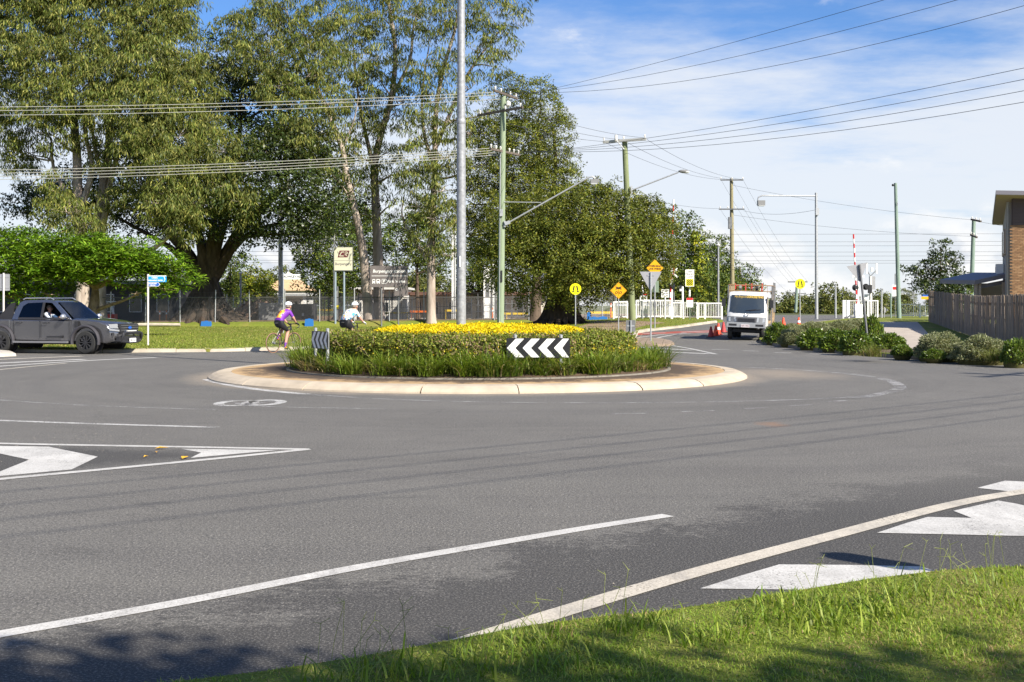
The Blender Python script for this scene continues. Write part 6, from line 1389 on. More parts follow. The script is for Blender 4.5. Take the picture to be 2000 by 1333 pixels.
    loft_prof(back, [-.97, -.5, 0, .5, .97], fc).build('rear_window', MATS.get('dark_glass') or pm('dark_glass', (0.03, 0.04, 0.05), 0.06, spec=0.9), T, True)
    mb = MB(); mb.box((-0.12, 0, 0.60), (2.0, 1.46, 0.05)); mb.box((0.75, 0, 1.05), (0.35, 1.4, 0.22)); mb.build('interior_trim', DARKIN, T)
    for sx, sy in ((0.05, 0.37), (0.05, -0.37), (-0.85, 0.37), (-0.85, -0.37)):
        mb = MB(); mb.box((sx - 0.02, sy, 0.82), (0.5, 0.5, 0.16)); mb.beam((sx - 0.28, sy, 0.85), (sx - 0.40, sy, 1.40), 0.46, 0.12, up=(1, 0, 0)); mb.box((sx - 0.42, sy, 1.50), (0.10, 0.26, 0.16)); mb.build('seat', pm('seat_fabric', (0.03, 0.03, 0.033), 0.9), T)
    mb = MB(); mb.tube([(0.55, -0.37 + 0.18 * math.cos(a), 1.12 + 0.18 * math.sin(a)) for a in np.linspace(0, 2 * math.pi, 18, endpoint=False)], 0.015, 6, closed=True); mb.build('steering_wheel', BLKP, T, True)
    for s in (-1, 1):
        if s == 1: poly_on(T, [(x, s * (wz(z) + 0.001), z) for x, z in W1], 'window', GLS)
        poly_on(T, [(x, s * (wz(z) + 0.001), z) for x, z in W2], 'window', GLS)
        mb = MB(); mb.box((-0.08, s * (wz(1.45) + 0.002), 1.45), (0.09, 0.012, 0.52), Matrix.Rotation(s * 0.29, 3, 'X')); mb.build('door_pillar', BLKP, T)
    poly_on(T, [(np.interp(z, [1.14, 1.38, 1.63, 1.755], [1.12, 0.85, 0.55, 0.36]) + 0.008 - 0.05 * abs(y) ** 3, y, z) for y, z in ((-0.74, 1.17), (0.74, 1.17), (0.62, 1.71), (-0.62, 1.71))], 'windscreen', GLSW)
    # flares, wheels
    for wx in (1.62, -1.60):
        for s in (-1, 1):
            mb = MB(); pts = [(wx + 0.50 * math.cos(a), s * 0.935, 0.42 + 0.50 * math.sin(a)) for a in np.linspace(R(-12), R(192), 19)]
            mb.tube(pts, 0.055, 6); mb.build('wheel_arch_flare', pm('arch_plastic', (0.045, 0.042, 0.048), 0.5), T, True)
            mb = MB(); mb.cyl((wx, s * 0.55, 0.42), (wx, s * 0.60, 0.42), 0.46, 0.46, 24); mb.build('wheel_well', DARKIN, T)
            wheel(T, (wx, s * 0.80, 0.385), 0.385, 0.27, s)
    mb = MB(); mb.box((0, 0, 0.38), (4.2, 0.9, 0.16)); mb.cyl((1.62, -0.7, 0.385), (1.62, 0.7, 0.385), 0.05); mb.cyl((-1.6, -0.7, 0.385), (-1.6, 0.7, 0.385), 0.06); mb.build('chassis', DARKIN, T)
    # doors: seams, handles, steps
    for s in (-1, 1):
        for x in (1.02, -0.09, -1.10, -1.26):
            mb = MB(); mb.box((x, s * 0.9185, 0.83), (0.014, 0.008, 0.62 if x > -1.2 else 0.56)); mb.build('door_seam', BLKP if x > -1.2 else CHR, T)
        for x in (0.12, -0.90):
            mb = MB(); mb.tube([(x - 0.10, s * 0.93, 1.02), (x - 0.07, s * 0.95, 1.02), (x + 0.07, s * 0.95, 1.02), (x + 0.10, s * 0.93, 1.02)], 0.018, 6); mb.build('door_handle', BLKP, T, True)
        mb = MB(); mb.box((-0.05, s * 0.90, 0.39), (2.05, 0.20, 0.06)); mb.build('side_step', pm('step_grey', (0.16, 0.16, 0.17), 0.5), T)
        mb = MB(); mb.box((1.28, s * 0.928, 0.98), (0.13, 0.012, 0.20)); mb.build('fender_vent', BLKP, T)
        mb = MB(); mb.sphere((0.86, s * 1.02, 1.23), (0.09, 0.13, 0.095), 12); m_ = mb.build('mirror', SILVP, T, True)
        mb = MB(); mb.beam((0.86, s * 0.84, 1.19), (0.86, s * 1.0, 1.21), 0.06, 0.05); mb.build('mirror_arm', BLKP, m_)
        mb = MB(); mb.tube([(-0.95, s * 0.60, 1.80), (-0.85, s * 0.60, 1.845), (0.10, s * 0.60, 1.85), (0.22, s * 0.60, 1.79)], 0.02, 6); mb.build('roof_rail', SILVP, T, True)
        # sports bar flank
        mb = MB(); mb.prism([(-1.22, 1.16), (-1.80, 1.17), (-1.72, 1.26), (-1.30, 1.66), (-1.14, 1.70), (-1.20, 1.45)], s * 0.80, s * 0.74); mb.build('sports_bar', BLKP, T)
    mb = MB(); mb.box((-1.93, 0, 1.155), (1.32, 1.62, 0.03)); mb.build('tray_cover', BLKP, T)
    # face
    mb = MB(); mb.prism([(-0.52, 0.70), (0.52, 0.70), (0.58, 0.93), (0.50, 1.00), (-0.50, 1.00), (-0.58, 0.93)], 0, 0.10)
    g = mb.build('grille', BLKP, T); g.rotation_euler = (0, 0, R(90)); g.location = (2.655, 0, 0)
    for z in (0.78, 0.86, 0.935):
        mb = MB(); mb.box((0, -0.012, z), (0.98, 0.02, 0.016)); mb.build('grille_bar', STEELD, g)
    mb = MB(); mb.sphere((0, -0.035, 0.86), (0.11, 0.012, 0.045), 12); em_ = mb.build('badge', S_DBL, g, True)
    for s in (-1, 1):
        mb = MB(); mb.prism([(0, 0.84), (0.30, 0.86), (0.34, 0.98), (0.05, 0.995)], 0, 0.06); h = mb.build('headlight', HEADL, T)
        h.rotation_euler = (0, 0, R(90 + s * 38) if s > 0 else R(90 - 38)); h.location = (2.615, s * 0.545, 0)
        if s < 0: h.scale = (-1, 1, 1)
        mb = MB(); mb.box((2.49, s * 0.66, 0.66), (0.06, 0.24, 0.10), -s * 0.45); mb.build('fog_lamp_surround', BLKP, T)
        mb = MB(); mb.prism([(0, 0.74), (0.34, 0.78), (0.36, 0.84), (0, 0.80)], -0.01, 0.05); hh = mb.build('bumper_corner', SILVP, T); hh.rotation_euler = (0, 0, R(90 + s * 33)); hh.location = (2.635, s * 0.55, 0)
        if s < 0: hh.scale = (-1, 1, 1)
    mb = MB(); mb.box((2.66, 0, 0.50), (0.12, 1.35, 0.16)); mb.build('bumper', BLKP, T)
    mb = MB(); mb.tube(smooth3([(2.70, -0.56, 0.42), (2.78, -0.55, 0.60), (2.78, -0.47, 0.69), (2.79, 0, 0.70), (2.78, 0.47, 0.69), (2.78, 0.55, 0.60), (2.70, 0.56, 0.42), (2.76, 0, 0.38), (2.70, -0.56, 0.42)], 4), 0.045, 8); mb.build('nudge_bar', BLKP, T, True)
    mb = MB(); mb.box((2.745, 0, 0.745), (0.05, 0.52, 0.05)); mb.build('light_bar', pm('light_bar_lens', (0.8, 0.78, 0.70), 0.2), T)
    mb = MB(); mb.box((2.79, 0, 0.45), (0.02, 0.37, 0.13)); npl = mb.build('number_plate', S_WHT, T)
    text('BL5Q7', 0.105, S_BLK, npl, (2.802, 0, 0.45), rot=(R(90), 0, R(90)), bold=0.002)
    mb = MB(); mb.box((0.42, -0.934, 0.56), (0.5, 0.004, 0.05)); mb.box((0.72, -0.934, 0.56), (0.05, 0.004, 0.09), Matrix.Rotation(0.7, 3, 'Y')); mb.box((0.72, -0.934, 0.56), (0.05, 0.0045, 0.09), Matrix.Rotation(-0.7, 3, 'Y')); mb.build('side_decal', BLKP, T)
    for s in (-1, 1):
        mb = MB(); mb.box((-2.62, s * 0.80, 0.95), (0.05, 0.14, 0.36)); mb.build('tail_light', S_RED, T)
    mb = MB(); mb.box((-2.70, 0, 0.58), (0.14, 1.6, 0.14)); mb.build('rear_bumper', CHR, T)
    return T, base, th
UTE, ute_base, ute_th = make_ute()

def make_truck():
    Y = 54.0; k = pxm(Y); b = gr(1458, 664.5); b.z = zt(b.x, b.y)
    T = thing('tray_truck', 'white cab-over tray truck parked against the kerb among cones', 'truck', b, R(-105))
    T.rotation_euler = (R(-2.2), 0, R(-105)); T.location.z += 0.02
    # local x forward
    WP = pm('truck_white', (0.74, 0.74, 0.72), 0.35, 0, 0.04, 2, coat=0.3)
    hw = 0.86
    prof = [(-1.25, 0.62), (-1.25, 2.02), (-1.15, 2.12), (0.05, 2.14), (0.22, 2.07), (0.36, 1.75), (0.50, 1.35), (0.56, 1.05), (0.58, 0.62)]
    def fx(x, y, z):
        e = abs(y) / hw; kx = 1 - 0.06 * max(0, (z - 1.3)) ; return Vector((x - (0.14 * e ** 4 if x > 0 else 0), y * kx, z - 0.05 * e ** 6 * (z > 2)))
    cab = loft_prof(prof, [-hw, -hw * .95, -hw * .8, -hw * .4, 0, hw * .4, hw * .8, hw * .95, hw], fx).build('cab', WP, T, True)
    mb = MB(); cuts = []
    mb.cyl((0.02, -1.2, 0.42), (0.02, 1.2, 0.42), 0.42, 0.42, 24); bool_cut(cab, [mb.mesh('c', DARKIN)])
    def fpt(y, z, o=0.012):
        x = np.interp(z, [0.62, 1.05, 1.35, 1.75, 2.07], [0.58, 0.56, 0.50, 0.36, 0.22]); e = abs(y) / hw; return Vector((x - 0.14 * e ** 4 + o, y, z))
    rows = [(-0.74, 0.70, z) for z in ()]
    mb = MB(); ys = np.linspace(-0.76, 0.76, 9); zs = np.linspace(1.22, 1.97, 5); vs = []
    for z in zs:
        for y in ys: vs.append(fpt(y * (1 - 0.08 * (z - 1.22)), z - 0.05 * (1 - (y / 0.76) ** 2) * (z < 1.3)))
    mb.add(vs, [(i * 9 + j, i * 9 + j + 1, (i + 1) * 9 + j + 1, (i + 1) * 9 + j) for i in range(4) for j in range(8)])
    ws = mb.build('windscreen', pm('dark_glass', (0.03, 0.04, 0.05), 0.06, spec=0.9), T, True, fix=False)
    text('My Empire', 0.135, pm('gold_letters', (0.62, 0.42, 0.08), 0.5), ws, fpt(-0.33, 1.90, 0.030), rot=(R(90 - 17), 0, R(90)), shear=0.3, sx=0.82)
    text('CONCRETING', 0.135, MATS['gold_letters'], ws, fpt(0.32, 1.90, 0.030), rot=(R(90 - 17), 0, R(90)), bold=0.006, sx=0.85)
    for s in (-1, 1):
        mb = MB(); mb.beam(fpt(s * 0.1 + 0.05, 1.30, 0.03), fpt(s * 0.1 + 0.50, 1.36, 0.03), 0.02, 0.02); mb.build('wiper', BLKP, ws)
        mb = MB(); mb.box((0.0, s * 0.845, 1.62), (0.62, 0.012, 0.55)); mb.build('side_window', MATS['dark_glass'], T)
        mb = MB(); mb.box((0.32, s * 1.04, 1.62), (0.10, 0.16, 0.34)); m_ = mb.build('mirror', BLKP, T)
        mb = MB(); mb.tube([(0.25, s * 0.80, 1.92), (0.32, s * 1.04, 1.82)], 0.012, 5); mb.build('mirror_arm', BLKP, m_); mb = MB(); mb.tube([(0.30, s * 0.84, 1.28), (0.32, s * 1.04, 1.46)], 0.012, 5); mb.build('mirror_arm', BLKP, m_)
        mb = MB(); vs = [fpt(s * y, z, 0.015) for y, z in ((0.44, 0.80), (0.78, 0.80), (0.79, 0.98), (0.46, 1.0))]; mb.add(vs + [v - Vector((0.05, 0, 0)) for v in vs], [(0, 1, 2, 3), (0, 1, 5, 4), (1, 2, 6, 5), (2, 3, 7, 6), (3, 0, 4, 7)]); mb.build('headlight', HEADL, T)
        wheel(T, (0.02, s * 0.72, 0.36), 0.36, 0.2, s, 8, WP)
        for d_ in (0.0, 0.18): wheel(T, (-2.45, s * (0.70 - d_), 0.36), 0.36, 0.18, s, 8, WP)
    mb = MB(); mb.prism([(-0.42, 0.80), (0.42, 0.80), (0.44, 0.98), (-0.44, 0.98)], 0, 0.05); g = mb.build('grille', pm('truck_grille', (0.10, 0.10, 0.11), 0.4), T); g.rotation_euler = (0, 0, R(90)); g.location = (0.62, 0, 0)
    for z in (0.835, 0.885, 0.935):
        mb = MB(); mb.box((0, -0.008, z), (0.74, 0.02, 0.018)); mb.build('grille_bar', BLKP, g)
    mb = MB(); mb.tube([Vector((0.588 + 0.0, 0.085 * math.cos(a), 1.115 + 0.065 * math.sin(a))) for a in np.linspace(0, 2 * math.pi, 18, endpoint=False)], 0.010, 5, closed=True)
    mb.tube([(0.59, -0.05, 1.135), (0.592, -0.02, 1.10), (0.592, 0, 1.11), (0.592, 0.02, 1.10), (0.59, 0.05, 1.135)], 0.008, 5); mb.build('badge', CHR, T, True)
    mb = MB(); vs = [fpt(y, z, 0.008) for z in (0.70, 1.02) for y in np.linspace(-0.84, 0.84, 9)]; mb.add(vs, [(j, j + 1, j + 10, j + 9) for j in range(8)]); mb.build('front_trim', pm('trim_grey', (0.22, 0.23, 0.24), 0.4, 0.3), T, True, fix=False)
    mb = MB(); mb.box((0.60, 0, 0.66), (0.16, 1.68, 0.22)); bp = mb.build('bumper', pm('bumper_grey', (0.36, 0.37, 0.38), 0.4, 0.3), T)
    for s in (-1, 1):
        mb = MB(); mb.box((0.682, s * 0.58, 0.655), (0.01, 0.34, 0.09)); mb.build('bumper_slot', BLKP, bp)
    mb = MB(); mb.box((0.70, -0.04, 0.62), (0.02, 0.37, 0.13)); npl = mb.build('number_plate', pm('plate_pinkish', (0.62, 0.56, 0.57), 0.5), T)
    text('601-VKJ', 0.095, S_MAR, npl, (0.712, -0.04, 0.62), rot=(R(90), 0, R(90)))
    mb = MB(); mb.box((-1.6, 0, 0.55), (3.6, 0.7, 0.16)); mb.cyl((0.02, -0.7, 0.36), (0.02, 0.7, 0.36), 0.06); mb.cyl((-2.45, -0.7, 0.36), (-2.45, 0.7, 0.36), 0.08); mb.box((0.15, 0, 0.40), (0.5, 1.2, 0.12)); mb.build('chassis', DARKIN, T)
    WOOD = pm('tray_timber', (0.40, 0.30, 0.19), 0.9, 0, 0.3, 3, stretch=(0.6, 5, 5))
    mb = MB(); mb.box((-2.65, 0, 0.80), (2.7, 1.95, 0.14)); mb.build('tray_floor', WOOD, T)
    for s in (-1, 1):
        for i in range(3):
            mb = MB(); mb.box((-2.65, s * 0.965, 0.97 + 0.16 * i), (2.68, 0.03, 0.14)); mb.build('side_board', WOOD, T)
        for x in (-1.34, -2.2, -3.1, -3.95):
            mb = MB(); mb.box((x, s * 0.99, 1.55), (0.06, 0.05, 1.75)); mb.build('stake', STEELD if x > -1.4 else WOOD, T)
        mb = MB(); mb.tube([(-1.34, s * 0.99, 2.45), (-3.95, s * 0.99, 2.45)], 0.025, 6); mb.build('rack_rail', pm('rack_rust', (0.28, 0.17, 0.08), 0.8), T)
    mb = MB(); mb.tube([(-1.34, -0.99, 2.45), (-1.34, 0.99, 2.45)], 0.025, 6); mb.tube([(-1.34, -0.99, 2.18), (-1.34, 0.99, 2.18)], 0.02, 6)
    mb.build('head_rack', MATS['rack_rust'], T)
    for j in range(11):
        y = -0.95 + 0.19 * j; mb = MB(); mb.tube([(-1.36, y, 1.5), (-1.36, y, 2.44)], 0.008, 4); mb.build('mesh_bar', MATS['rack_rust'], T)
    return T, b
TRUCK, truck_b = make_truck()
# load on the tray: two wheelbarrows upended, drum, blue bag, mesh sheet
rzt = TRUCK.rotation_euler.z; Mt = Matrix.Translation(truck_b) @ Matrix.Rotation(rzt, 4, 'Z')
REDP = pm('barrow_red', (0.60, 0.06, 0.05), 0.5)
for i, (y, lab) in enumerate(((-0.38, 'red wheelbarrow upended on the truck tray above the blue tarp'), (0.36, 'red wheelbarrow upended on the truck tray beside the black bag'))):
    T = thing('wheelbarrow', lab, 'wheelbarrow', Mt @ Vector((-1.75, y, 0.87)), rzt)
    for s in (-1, 1):
        mb = MB(); mb.tube([(0.0, s * 0.14, 0.35), (0.05, s * 0.20, 1.0), (0.10, s * 0.24, 1.68)], 0.026, 6); mb.build('handle', REDP, T, True)
        mb = MB(); mb.tube([(0.02, s * 0.18, 0.0), (0.02, s * 0.18, 0.9)], 0.022, 6); mb.build('leg', REDP, T, True)
    mb = MB(); mb.tube([(0.09, -0.23, 1.58), (0.09, 0.23, 1.58)], 0.022, 6); mb.build('cross_bar', REDP, T, True); mb = MB(); mb.tube([(0.05, -0.20, 1.30), (0.05, 0.20, 1.30)], 0.022, 6); mb.build('cross_bar', REDP, T, True)
    mb = MB(); mb.lathe([(0.10, -0.05), (0.19, -0.05), (0.20, 0), (0.19, 0.05), (0.10, 0.05)], 16, (0.10, 0, 1.42), axis='y'); mb.build('tyre', RUBBER if i else pm('barrow_tyre_grey', (0.2, 0.19, 0.18), 0.8), T, True)
    mb = MB(); mb.box((-0.12, 0, 0.75), (0.10, 0.56, 0.9)); mb.build('pan', STEELD, T)
for nm, lab, p, sz, col in (('tarp_bundle', 'crumpled blue tarp bundle on the truck tray', (-1.62, -0.34, 1.55), (0.20, 0.42, 0.66), (0.03, 0.14, 0.5)), ('tool_bag', 'bulky black bag on the truck tray', (-1.62, 0.36, 1.55), (0.22, 0.36, 0.70), (0.02, 0.02, 0.022))):
    mb = MB(); mb.sphere((0, 0, 0), sz, 12); vs = []
    for v in mb.v: f = 1 + 0.13 * math.sin(v[1] * 14 + v[2] * 9); vs.append((v[0] * f, v[1] * f, v[2] * (1 + 0.06 * math.sin(v[1] * 21))))
    mb.v = vs; o = mb.build(nm, pm(nm + '_cloth', col, 0.8), None, True); o.location = Mt @ Vector(p); o.rotation_euler = (0, 0, rzt); tag(o, lab, 'bag')
T = thing('mesh_sheet', 'sheet of steel reinforcing mesh standing along the truck tray', 'mesh sheet', Mt @ Vector((-2.6, 1.10, 0.87)), rzt)
for j in range(12):
    mb = MB(); mb.tube([(-1.2 + 0.2 * j, 0, 0.35), (-1.2 + 0.2 * j, 0, 1.72)], 0.006, 4); mb.build('bar', STEELD, T)
for j in range(8):
    mb = MB(); mb.tube([(-1.25, 0.008, 0.38 + 0.19 * j), (1.25, 0.008, 0.38 + 0.19 * j)], 0.006, 4); mb.build('bar', STEELD, T)

# ------------------------------------------------------------------ traffic cones
CONE_O = pm('cone_orange', (0.75, 0.07, 0.02), 0.5); CONE_R = pm('cone_faded_red', (0.42, 0.04, 0.04), 0.6)
def cone(px, py, h, label, mat, band=False):
    b = gr(px, py); T = thing('traffic_cone', label, 'traffic cone', b)
    mb = MB(); mb.slab([(-0.19, -0.19), (0.19, -0.19), (0.19, 0.19), (-0.19, 0.19)], 0, 0.035); mb.build('base', BLKP if mat is CONE_R else mat, T)
    mb = MB(); mb.lathe([(0.145, 0.03), (0.04, h), (0.025, h + 0.005), (0.0, h)], 16); c = mb.build('body', mat, T, True)
    if band:
        r1, r2 = 0.145 - 0.105 * 0.40, 0.145 - 0.105 * 0.66; mb = MB(); mb.lathe([(r1 + 0.004, h * 0.42), (r2 + 0.004, h * 0.66)], 16); mb.build('band', S_WHT, c, True)
    return T
cone(1388.5, 659, 0.50, 'faded red traffic cone standing apart from the others by the truck', CONE_R); cone(1398, 656.5, 0.50, 'bright orange traffic cone without a band beside the truck', CONE_O)
cone(1403, 653.5, 0.55, 'orange traffic cone with a white band by the truck', CONE_O, True); cone(1413, 650.5, 0.55, 'red traffic cone touching the side of the truck', CONE_R)
cone(1530, 637.5, 0.50, 'small orange traffic cone beyond the truck on the crossing road', CONE_O); cone(1560, 637.5, 0.50, 'far traffic cone with a white band near the yellow disc post', CONE_O, True)

# ------------------------------------------------------------------ people
SKIN = pm('skin', (0.50, 0.27, 0.19), 0.55, 0, 0.06, 8); HELM = pm('helmet_white', (0.72, 0.74, 0.76), 0.35)
SHORTS = pm('black_shorts', (0.012, 0.012, 0.014), 0.7); SHOE = pm('shoe_dark', (0.03, 0.028, 0.03), 0.6)
def shirtmat(name, base, cols, scale, thr=(0.45, 0.5)):
    m = bpy.data.materials.new(name); m.use_nodes = True; t = NT(m.node_tree); co = t.n('ShaderNodeTexCoord').outputs['Object']
    c = (*base, 1)
    for i, (cc, lo) in enumerate(cols):
        n = t.noise(t.vmath('ADD', co, (i * 7.3, i * 3.1, i * 5.7)), scale * (1 + 0.2 * i), 1, 0.4); c = t.mix(t.mapr(n, lo, lo + 0.025), c, (*cc, 1))
    b = t.n('ShaderNodeBsdfPrincipled', {'Base Color': c, 'Roughness': 0.7}); t.n('ShaderNodeOutputMaterial', {0: b.outputs[0]}); return m
HAWAII = shirtmat('tropical_print', (0.72, 0.74, 0.74), [((0.10, 0.42, 0.66), 0.54), ((0.03, 0.13, 0.42), 0.64), ((0.70, 0.33, 0.04), 0.62), ((0.65, 0.55, 0.06), 0.66), ((0.6, 0.13, 0.12), 0.68)], 12)
JERSEY = pm('jersey_purple', (0.17, 0.025, 0.34), 0.6)
JERSEYB = shirtmat('jersey_back_panel', (0.72, 0.22, 0.03), [((0.62, 0.66, 0.10), 0.52), ((0.16, 0.03, 0.32), 0.64), ((0.7, 0.65, 0.5), 0.66)], 6)
def body_mesh(name, J, bones, radii, mats, pick, sub=2):
    """one continuous skin over a joint skeleton; pick(bone, t, point) chooses the material slot"""
    names = list(J); idx = {n: i for i, n in enumerate(names)}
    me = bpy.data.meshes.new(name); me.from_pydata([J[n] for n in names], [(idx[a], idx[b]) for a, b in bones], [])
    o = bpy.data.objects.new(name, me); C.objects.link(o)
    m = o.modifiers.new('skin', 'SKIN'); m.use_smooth_shade = True
    sk = me.skin_vertices[0].data
    for n in names:
        r = radii[n]; sk[idx[n]].radius = (r, r) if not isinstance(r, tuple) else r; sk[idx[n]].use_root = (n == 'pelvis')
    s_ = o.modifiers.new('sub', 'SUBSURF'); s_.levels = s_.render_levels = sub
    dg = bpy.context.evaluated_depsgraph_get(); nm = bpy.data.meshes.new_from_object(o.evaluated_get(dg)); bpy.data.objects.remove(o)
    nm.materials.clear()
    for q in mats: nm.materials.append(q)
    seg = [(a, b, Vector(J[a]), Vector(J[b])) for a, b in bones]; mi = []
    for p in nm.polygons:
        c = Vector(p.center); best = None
        for a, b, A, B in seg:
            d = B - A; t = max(0, min(1, (c - A).dot(d) / max(d.dot(d), 1e-9))); dd = (c - A - d * t).length
            if best is None or dd < best[0]: best = (dd, (a, b), t)
        mi.append(pick(best[1], best[2], c))
    nm.polygons.foreach_set('material_index', mi); nm.polygons.foreach_set('use_smooth', [True] * len(nm.polygons)); nm.update()
    return nm
def hand(J, Bn, Rd, pre, wrist, d, side):
    """palm and five curled fingers growing from the wrist"""
    d = Vector(d).normalized(); w = Vector(wrist); s = Vector(side).normalized(); dn = d.cross(s).normalized()
    if dn.z > 0: dn = -dn
    J[pre + 'palm'] = w + d * 0.07; Rd[pre + 'palm'] = (0.036, 0.024); Bn.append((pre + 'wrist', pre + 'palm'))
    for k, (o_, l) in enumerate(((-0.030, 0.066), (-0.010, 0.075), (0.010, 0.070), (0.029, 0.056))):
        a = w + d * 0.10 + s * o_; m1 = a + d * l * 0.5 + dn * 0.012; m2 = m1 + d * l * 0.2 + dn * l * 0.5
        J[f'{pre}f{k}a'] = a; J[f'{pre}f{k}b'] = m1; J[f'{pre}f{k}c'] = m2
        for q in 'abc': Rd[f'{pre}f{k}{q}'] = 0.0095
        Bn += [(pre + 'palm', f'{pre}f{k}a'), (f'{pre}f{k}a', f'{pre}f{k}b'), (f'{pre}f{k}b', f'{pre}f{k}c')]
    a = w + d * 0.045 - s * 0.04; J[pre + 'ta'] = a; J[pre + 'tb'] = a + d * 0.04 - s * 0.012 + dn * 0.03
    Rd[pre + 'ta'] = Rd[pre + 'tb'] = 0.011; Bn += [(pre + 'palm', pre + 'ta'), (pre + 'ta', pre + 'tb')]

def bicycle(T, drop=True, framec=None):
    FR = framec or pm('frame_black', (0.02, 0.02, 0.022), 0.3, coat=0.5); TY = pm('tan_tyre', (0.28, 0.15, 0.10), 0.7)
    rear, front, bb, head, seat, fork = Vector((-0.50, 0, 0.34)), Vector((0.50, 0, 0.34)), Vector((-0.06, 0, 0.28)), Vector((0.36, 0, 0.86)), Vector((-0.22, 0, 0.88)), Vector((0.40, 0, 0.72))
    for c_ in (rear, front):
        W = bpy.data.objects.new('wheel', None); C.objects.link(W); W.parent = T; W.location = c_
        mb = MB(); mb.tube([(0.328 * math.cos(a), 0, 0.328 * math.sin(a)) for a in np.linspace(0, 2 * math.pi, 36, endpoint=False)], 0.0135, 6, closed=True); mb.build('tyre', TY, W, True)
        mb = MB(); mb.tube([(0.306 * math.cos(a), 0, 0.306 * math.sin(a)) for a in np.linspace(0, 2 * math.pi, 36, endpoint=False)], 0.010, 5, closed=True); mb.build('rim', BLKP, W, True)
        mb = MB()
        for k in range(18):
            a = 2 * math.pi * k / 18; mb.tube([(0.02 * math.cos(a + 1.2), 0.025 * (-1) ** k, 0.02 * math.sin(a + 1.2)), (0.30 * math.cos(a), 0, 0.30 * math.sin(a))], 0.0012, 3)
        mb.cyl((0, -0.035, 0), (0, 0.035, 0), 0.022); s_ = mb.build('spokes', STEEL, W); s_['kind'] = 'stuff'
    mb = MB(); mb.tube([bb, head], 0.019, 8); mb.tube([bb, seat], 0.016, 8); mb.tube([seat + Vector((0.02, 0, -0.06)), head + Vector((0, 0, 0.02))], 0.016, 8)
    for s in (-1, 1): mb.tube([bb + Vector((0, s * 0.03, 0)), rear + Vector((0, s * 0.06, 0))], 0.009, 6); mb.tube([seat + Vector((0.03, s * 0.015, -0.12)), rear + Vector((0, s * 0.06, 0))], 0.008, 6)
    mb.build('frame', FR, T, True)
    mb = MB()
    for s in (-1, 1): mb.tube([head + Vector((0.01, s * 0.03, -0.08)), fork + Vector((0.01, s * 0.05, -0.1)), front + Vector((0, s * 0.05, 0))], 0.010, 6)
    mb.tube([head + Vector((-0.02, 0, 0.09)), head + Vector((0.02, 0, -0.09))], 0.02, 8); mb.build('fork', FR, T, True)
    mb = MB(); mb.tube([seat, seat + Vector((-0.03, 0, 0.10))], 0.013, 8); mb.build('seat_post', BLKP, T, True)
    mb = MB(); mb.sphere(seat + Vector((-0.10, 0, 0.12)), (0.12, 0.07, 0.03), 10); mb.sphere(seat + Vector((0.04, 0, 0.12)), (0.11, 0.03, 0.022), 8); mb.build('saddle', BLKP, T, True)
    mb = MB(); h = head + Vector((0.06, 0, 0.11))
    if drop:
        mb.tube([head + Vector((-0.02, 0, 0.09)), h], 0.016, 6); mb.tube([h + Vector((0, -0.2, 0)), h + Vector((0, 0.2, 0))], 0.014, 8)
        for s in (-1, 1): mb.tube(smooth3([h + Vector((0, s * 0.2, 0)), h + Vector((0.08, s * 0.21, 0.0)), h + Vector((0.12, s * 0.21, -0.05)), h + Vector((0.09, s * 0.21, -0.11)), h + Vector((0.0, s * 0.21, -0.13))], 3), 0.015, 6)
    else:
        mb.tube([head + Vector((-0.02, 0, 0.09)), h], 0.016, 6); mb.tube([h + Vector((-0.05, -0.31, 0.02)), h + Vector((0, -0.1, 0)), h + Vector((0, 0.1, 0)), h + Vector((-0.05, 0.31, 0.02))], 0.015, 8)
    mb.build('handlebar', BLKP, T, True)
    mb = MB(); mb.tube([bb + Vector((0.095 * math.cos(a), -0.055, 0.095 * math.sin(a))) for a in np.linspace(0, 2 * math.pi, 20, endpoint=False)], 0.006, 5, closed=True)
    mb.beam(bb + Vector((0, -0.07, 0)), bb + Vector((0.06, -0.07, -0.155)), 0.015, 0.025); mb.box(bb + Vector((0.06, -0.12, -0.165)), (0.09, 0.08, 0.02))
    mb.beam(bb + Vector((0, 0.07, 0)), bb + Vector((-0.06, 0.07, 0.155)), 0.015, 0.025); mb.box(bb + Vector((-0.06, 0.12, 0.165)), (0.09, 0.08, 0.02)); mb.build('crankset', BLKP, T)
    mb = MB()
    for z_ in (0.06, -0.06): mb.tube([bb + Vector((0, -0.058, z_ * 1.4)), rear + Vector((0, -0.058, z_ * 0.6))], 0.005, 4)
    mb.cyl(rear + Vector((0, -0.03, 0)), rear + Vector((0, -0.075, 0)), 0.05, 0.035); mb.build('drivetrain', STEELD, T)

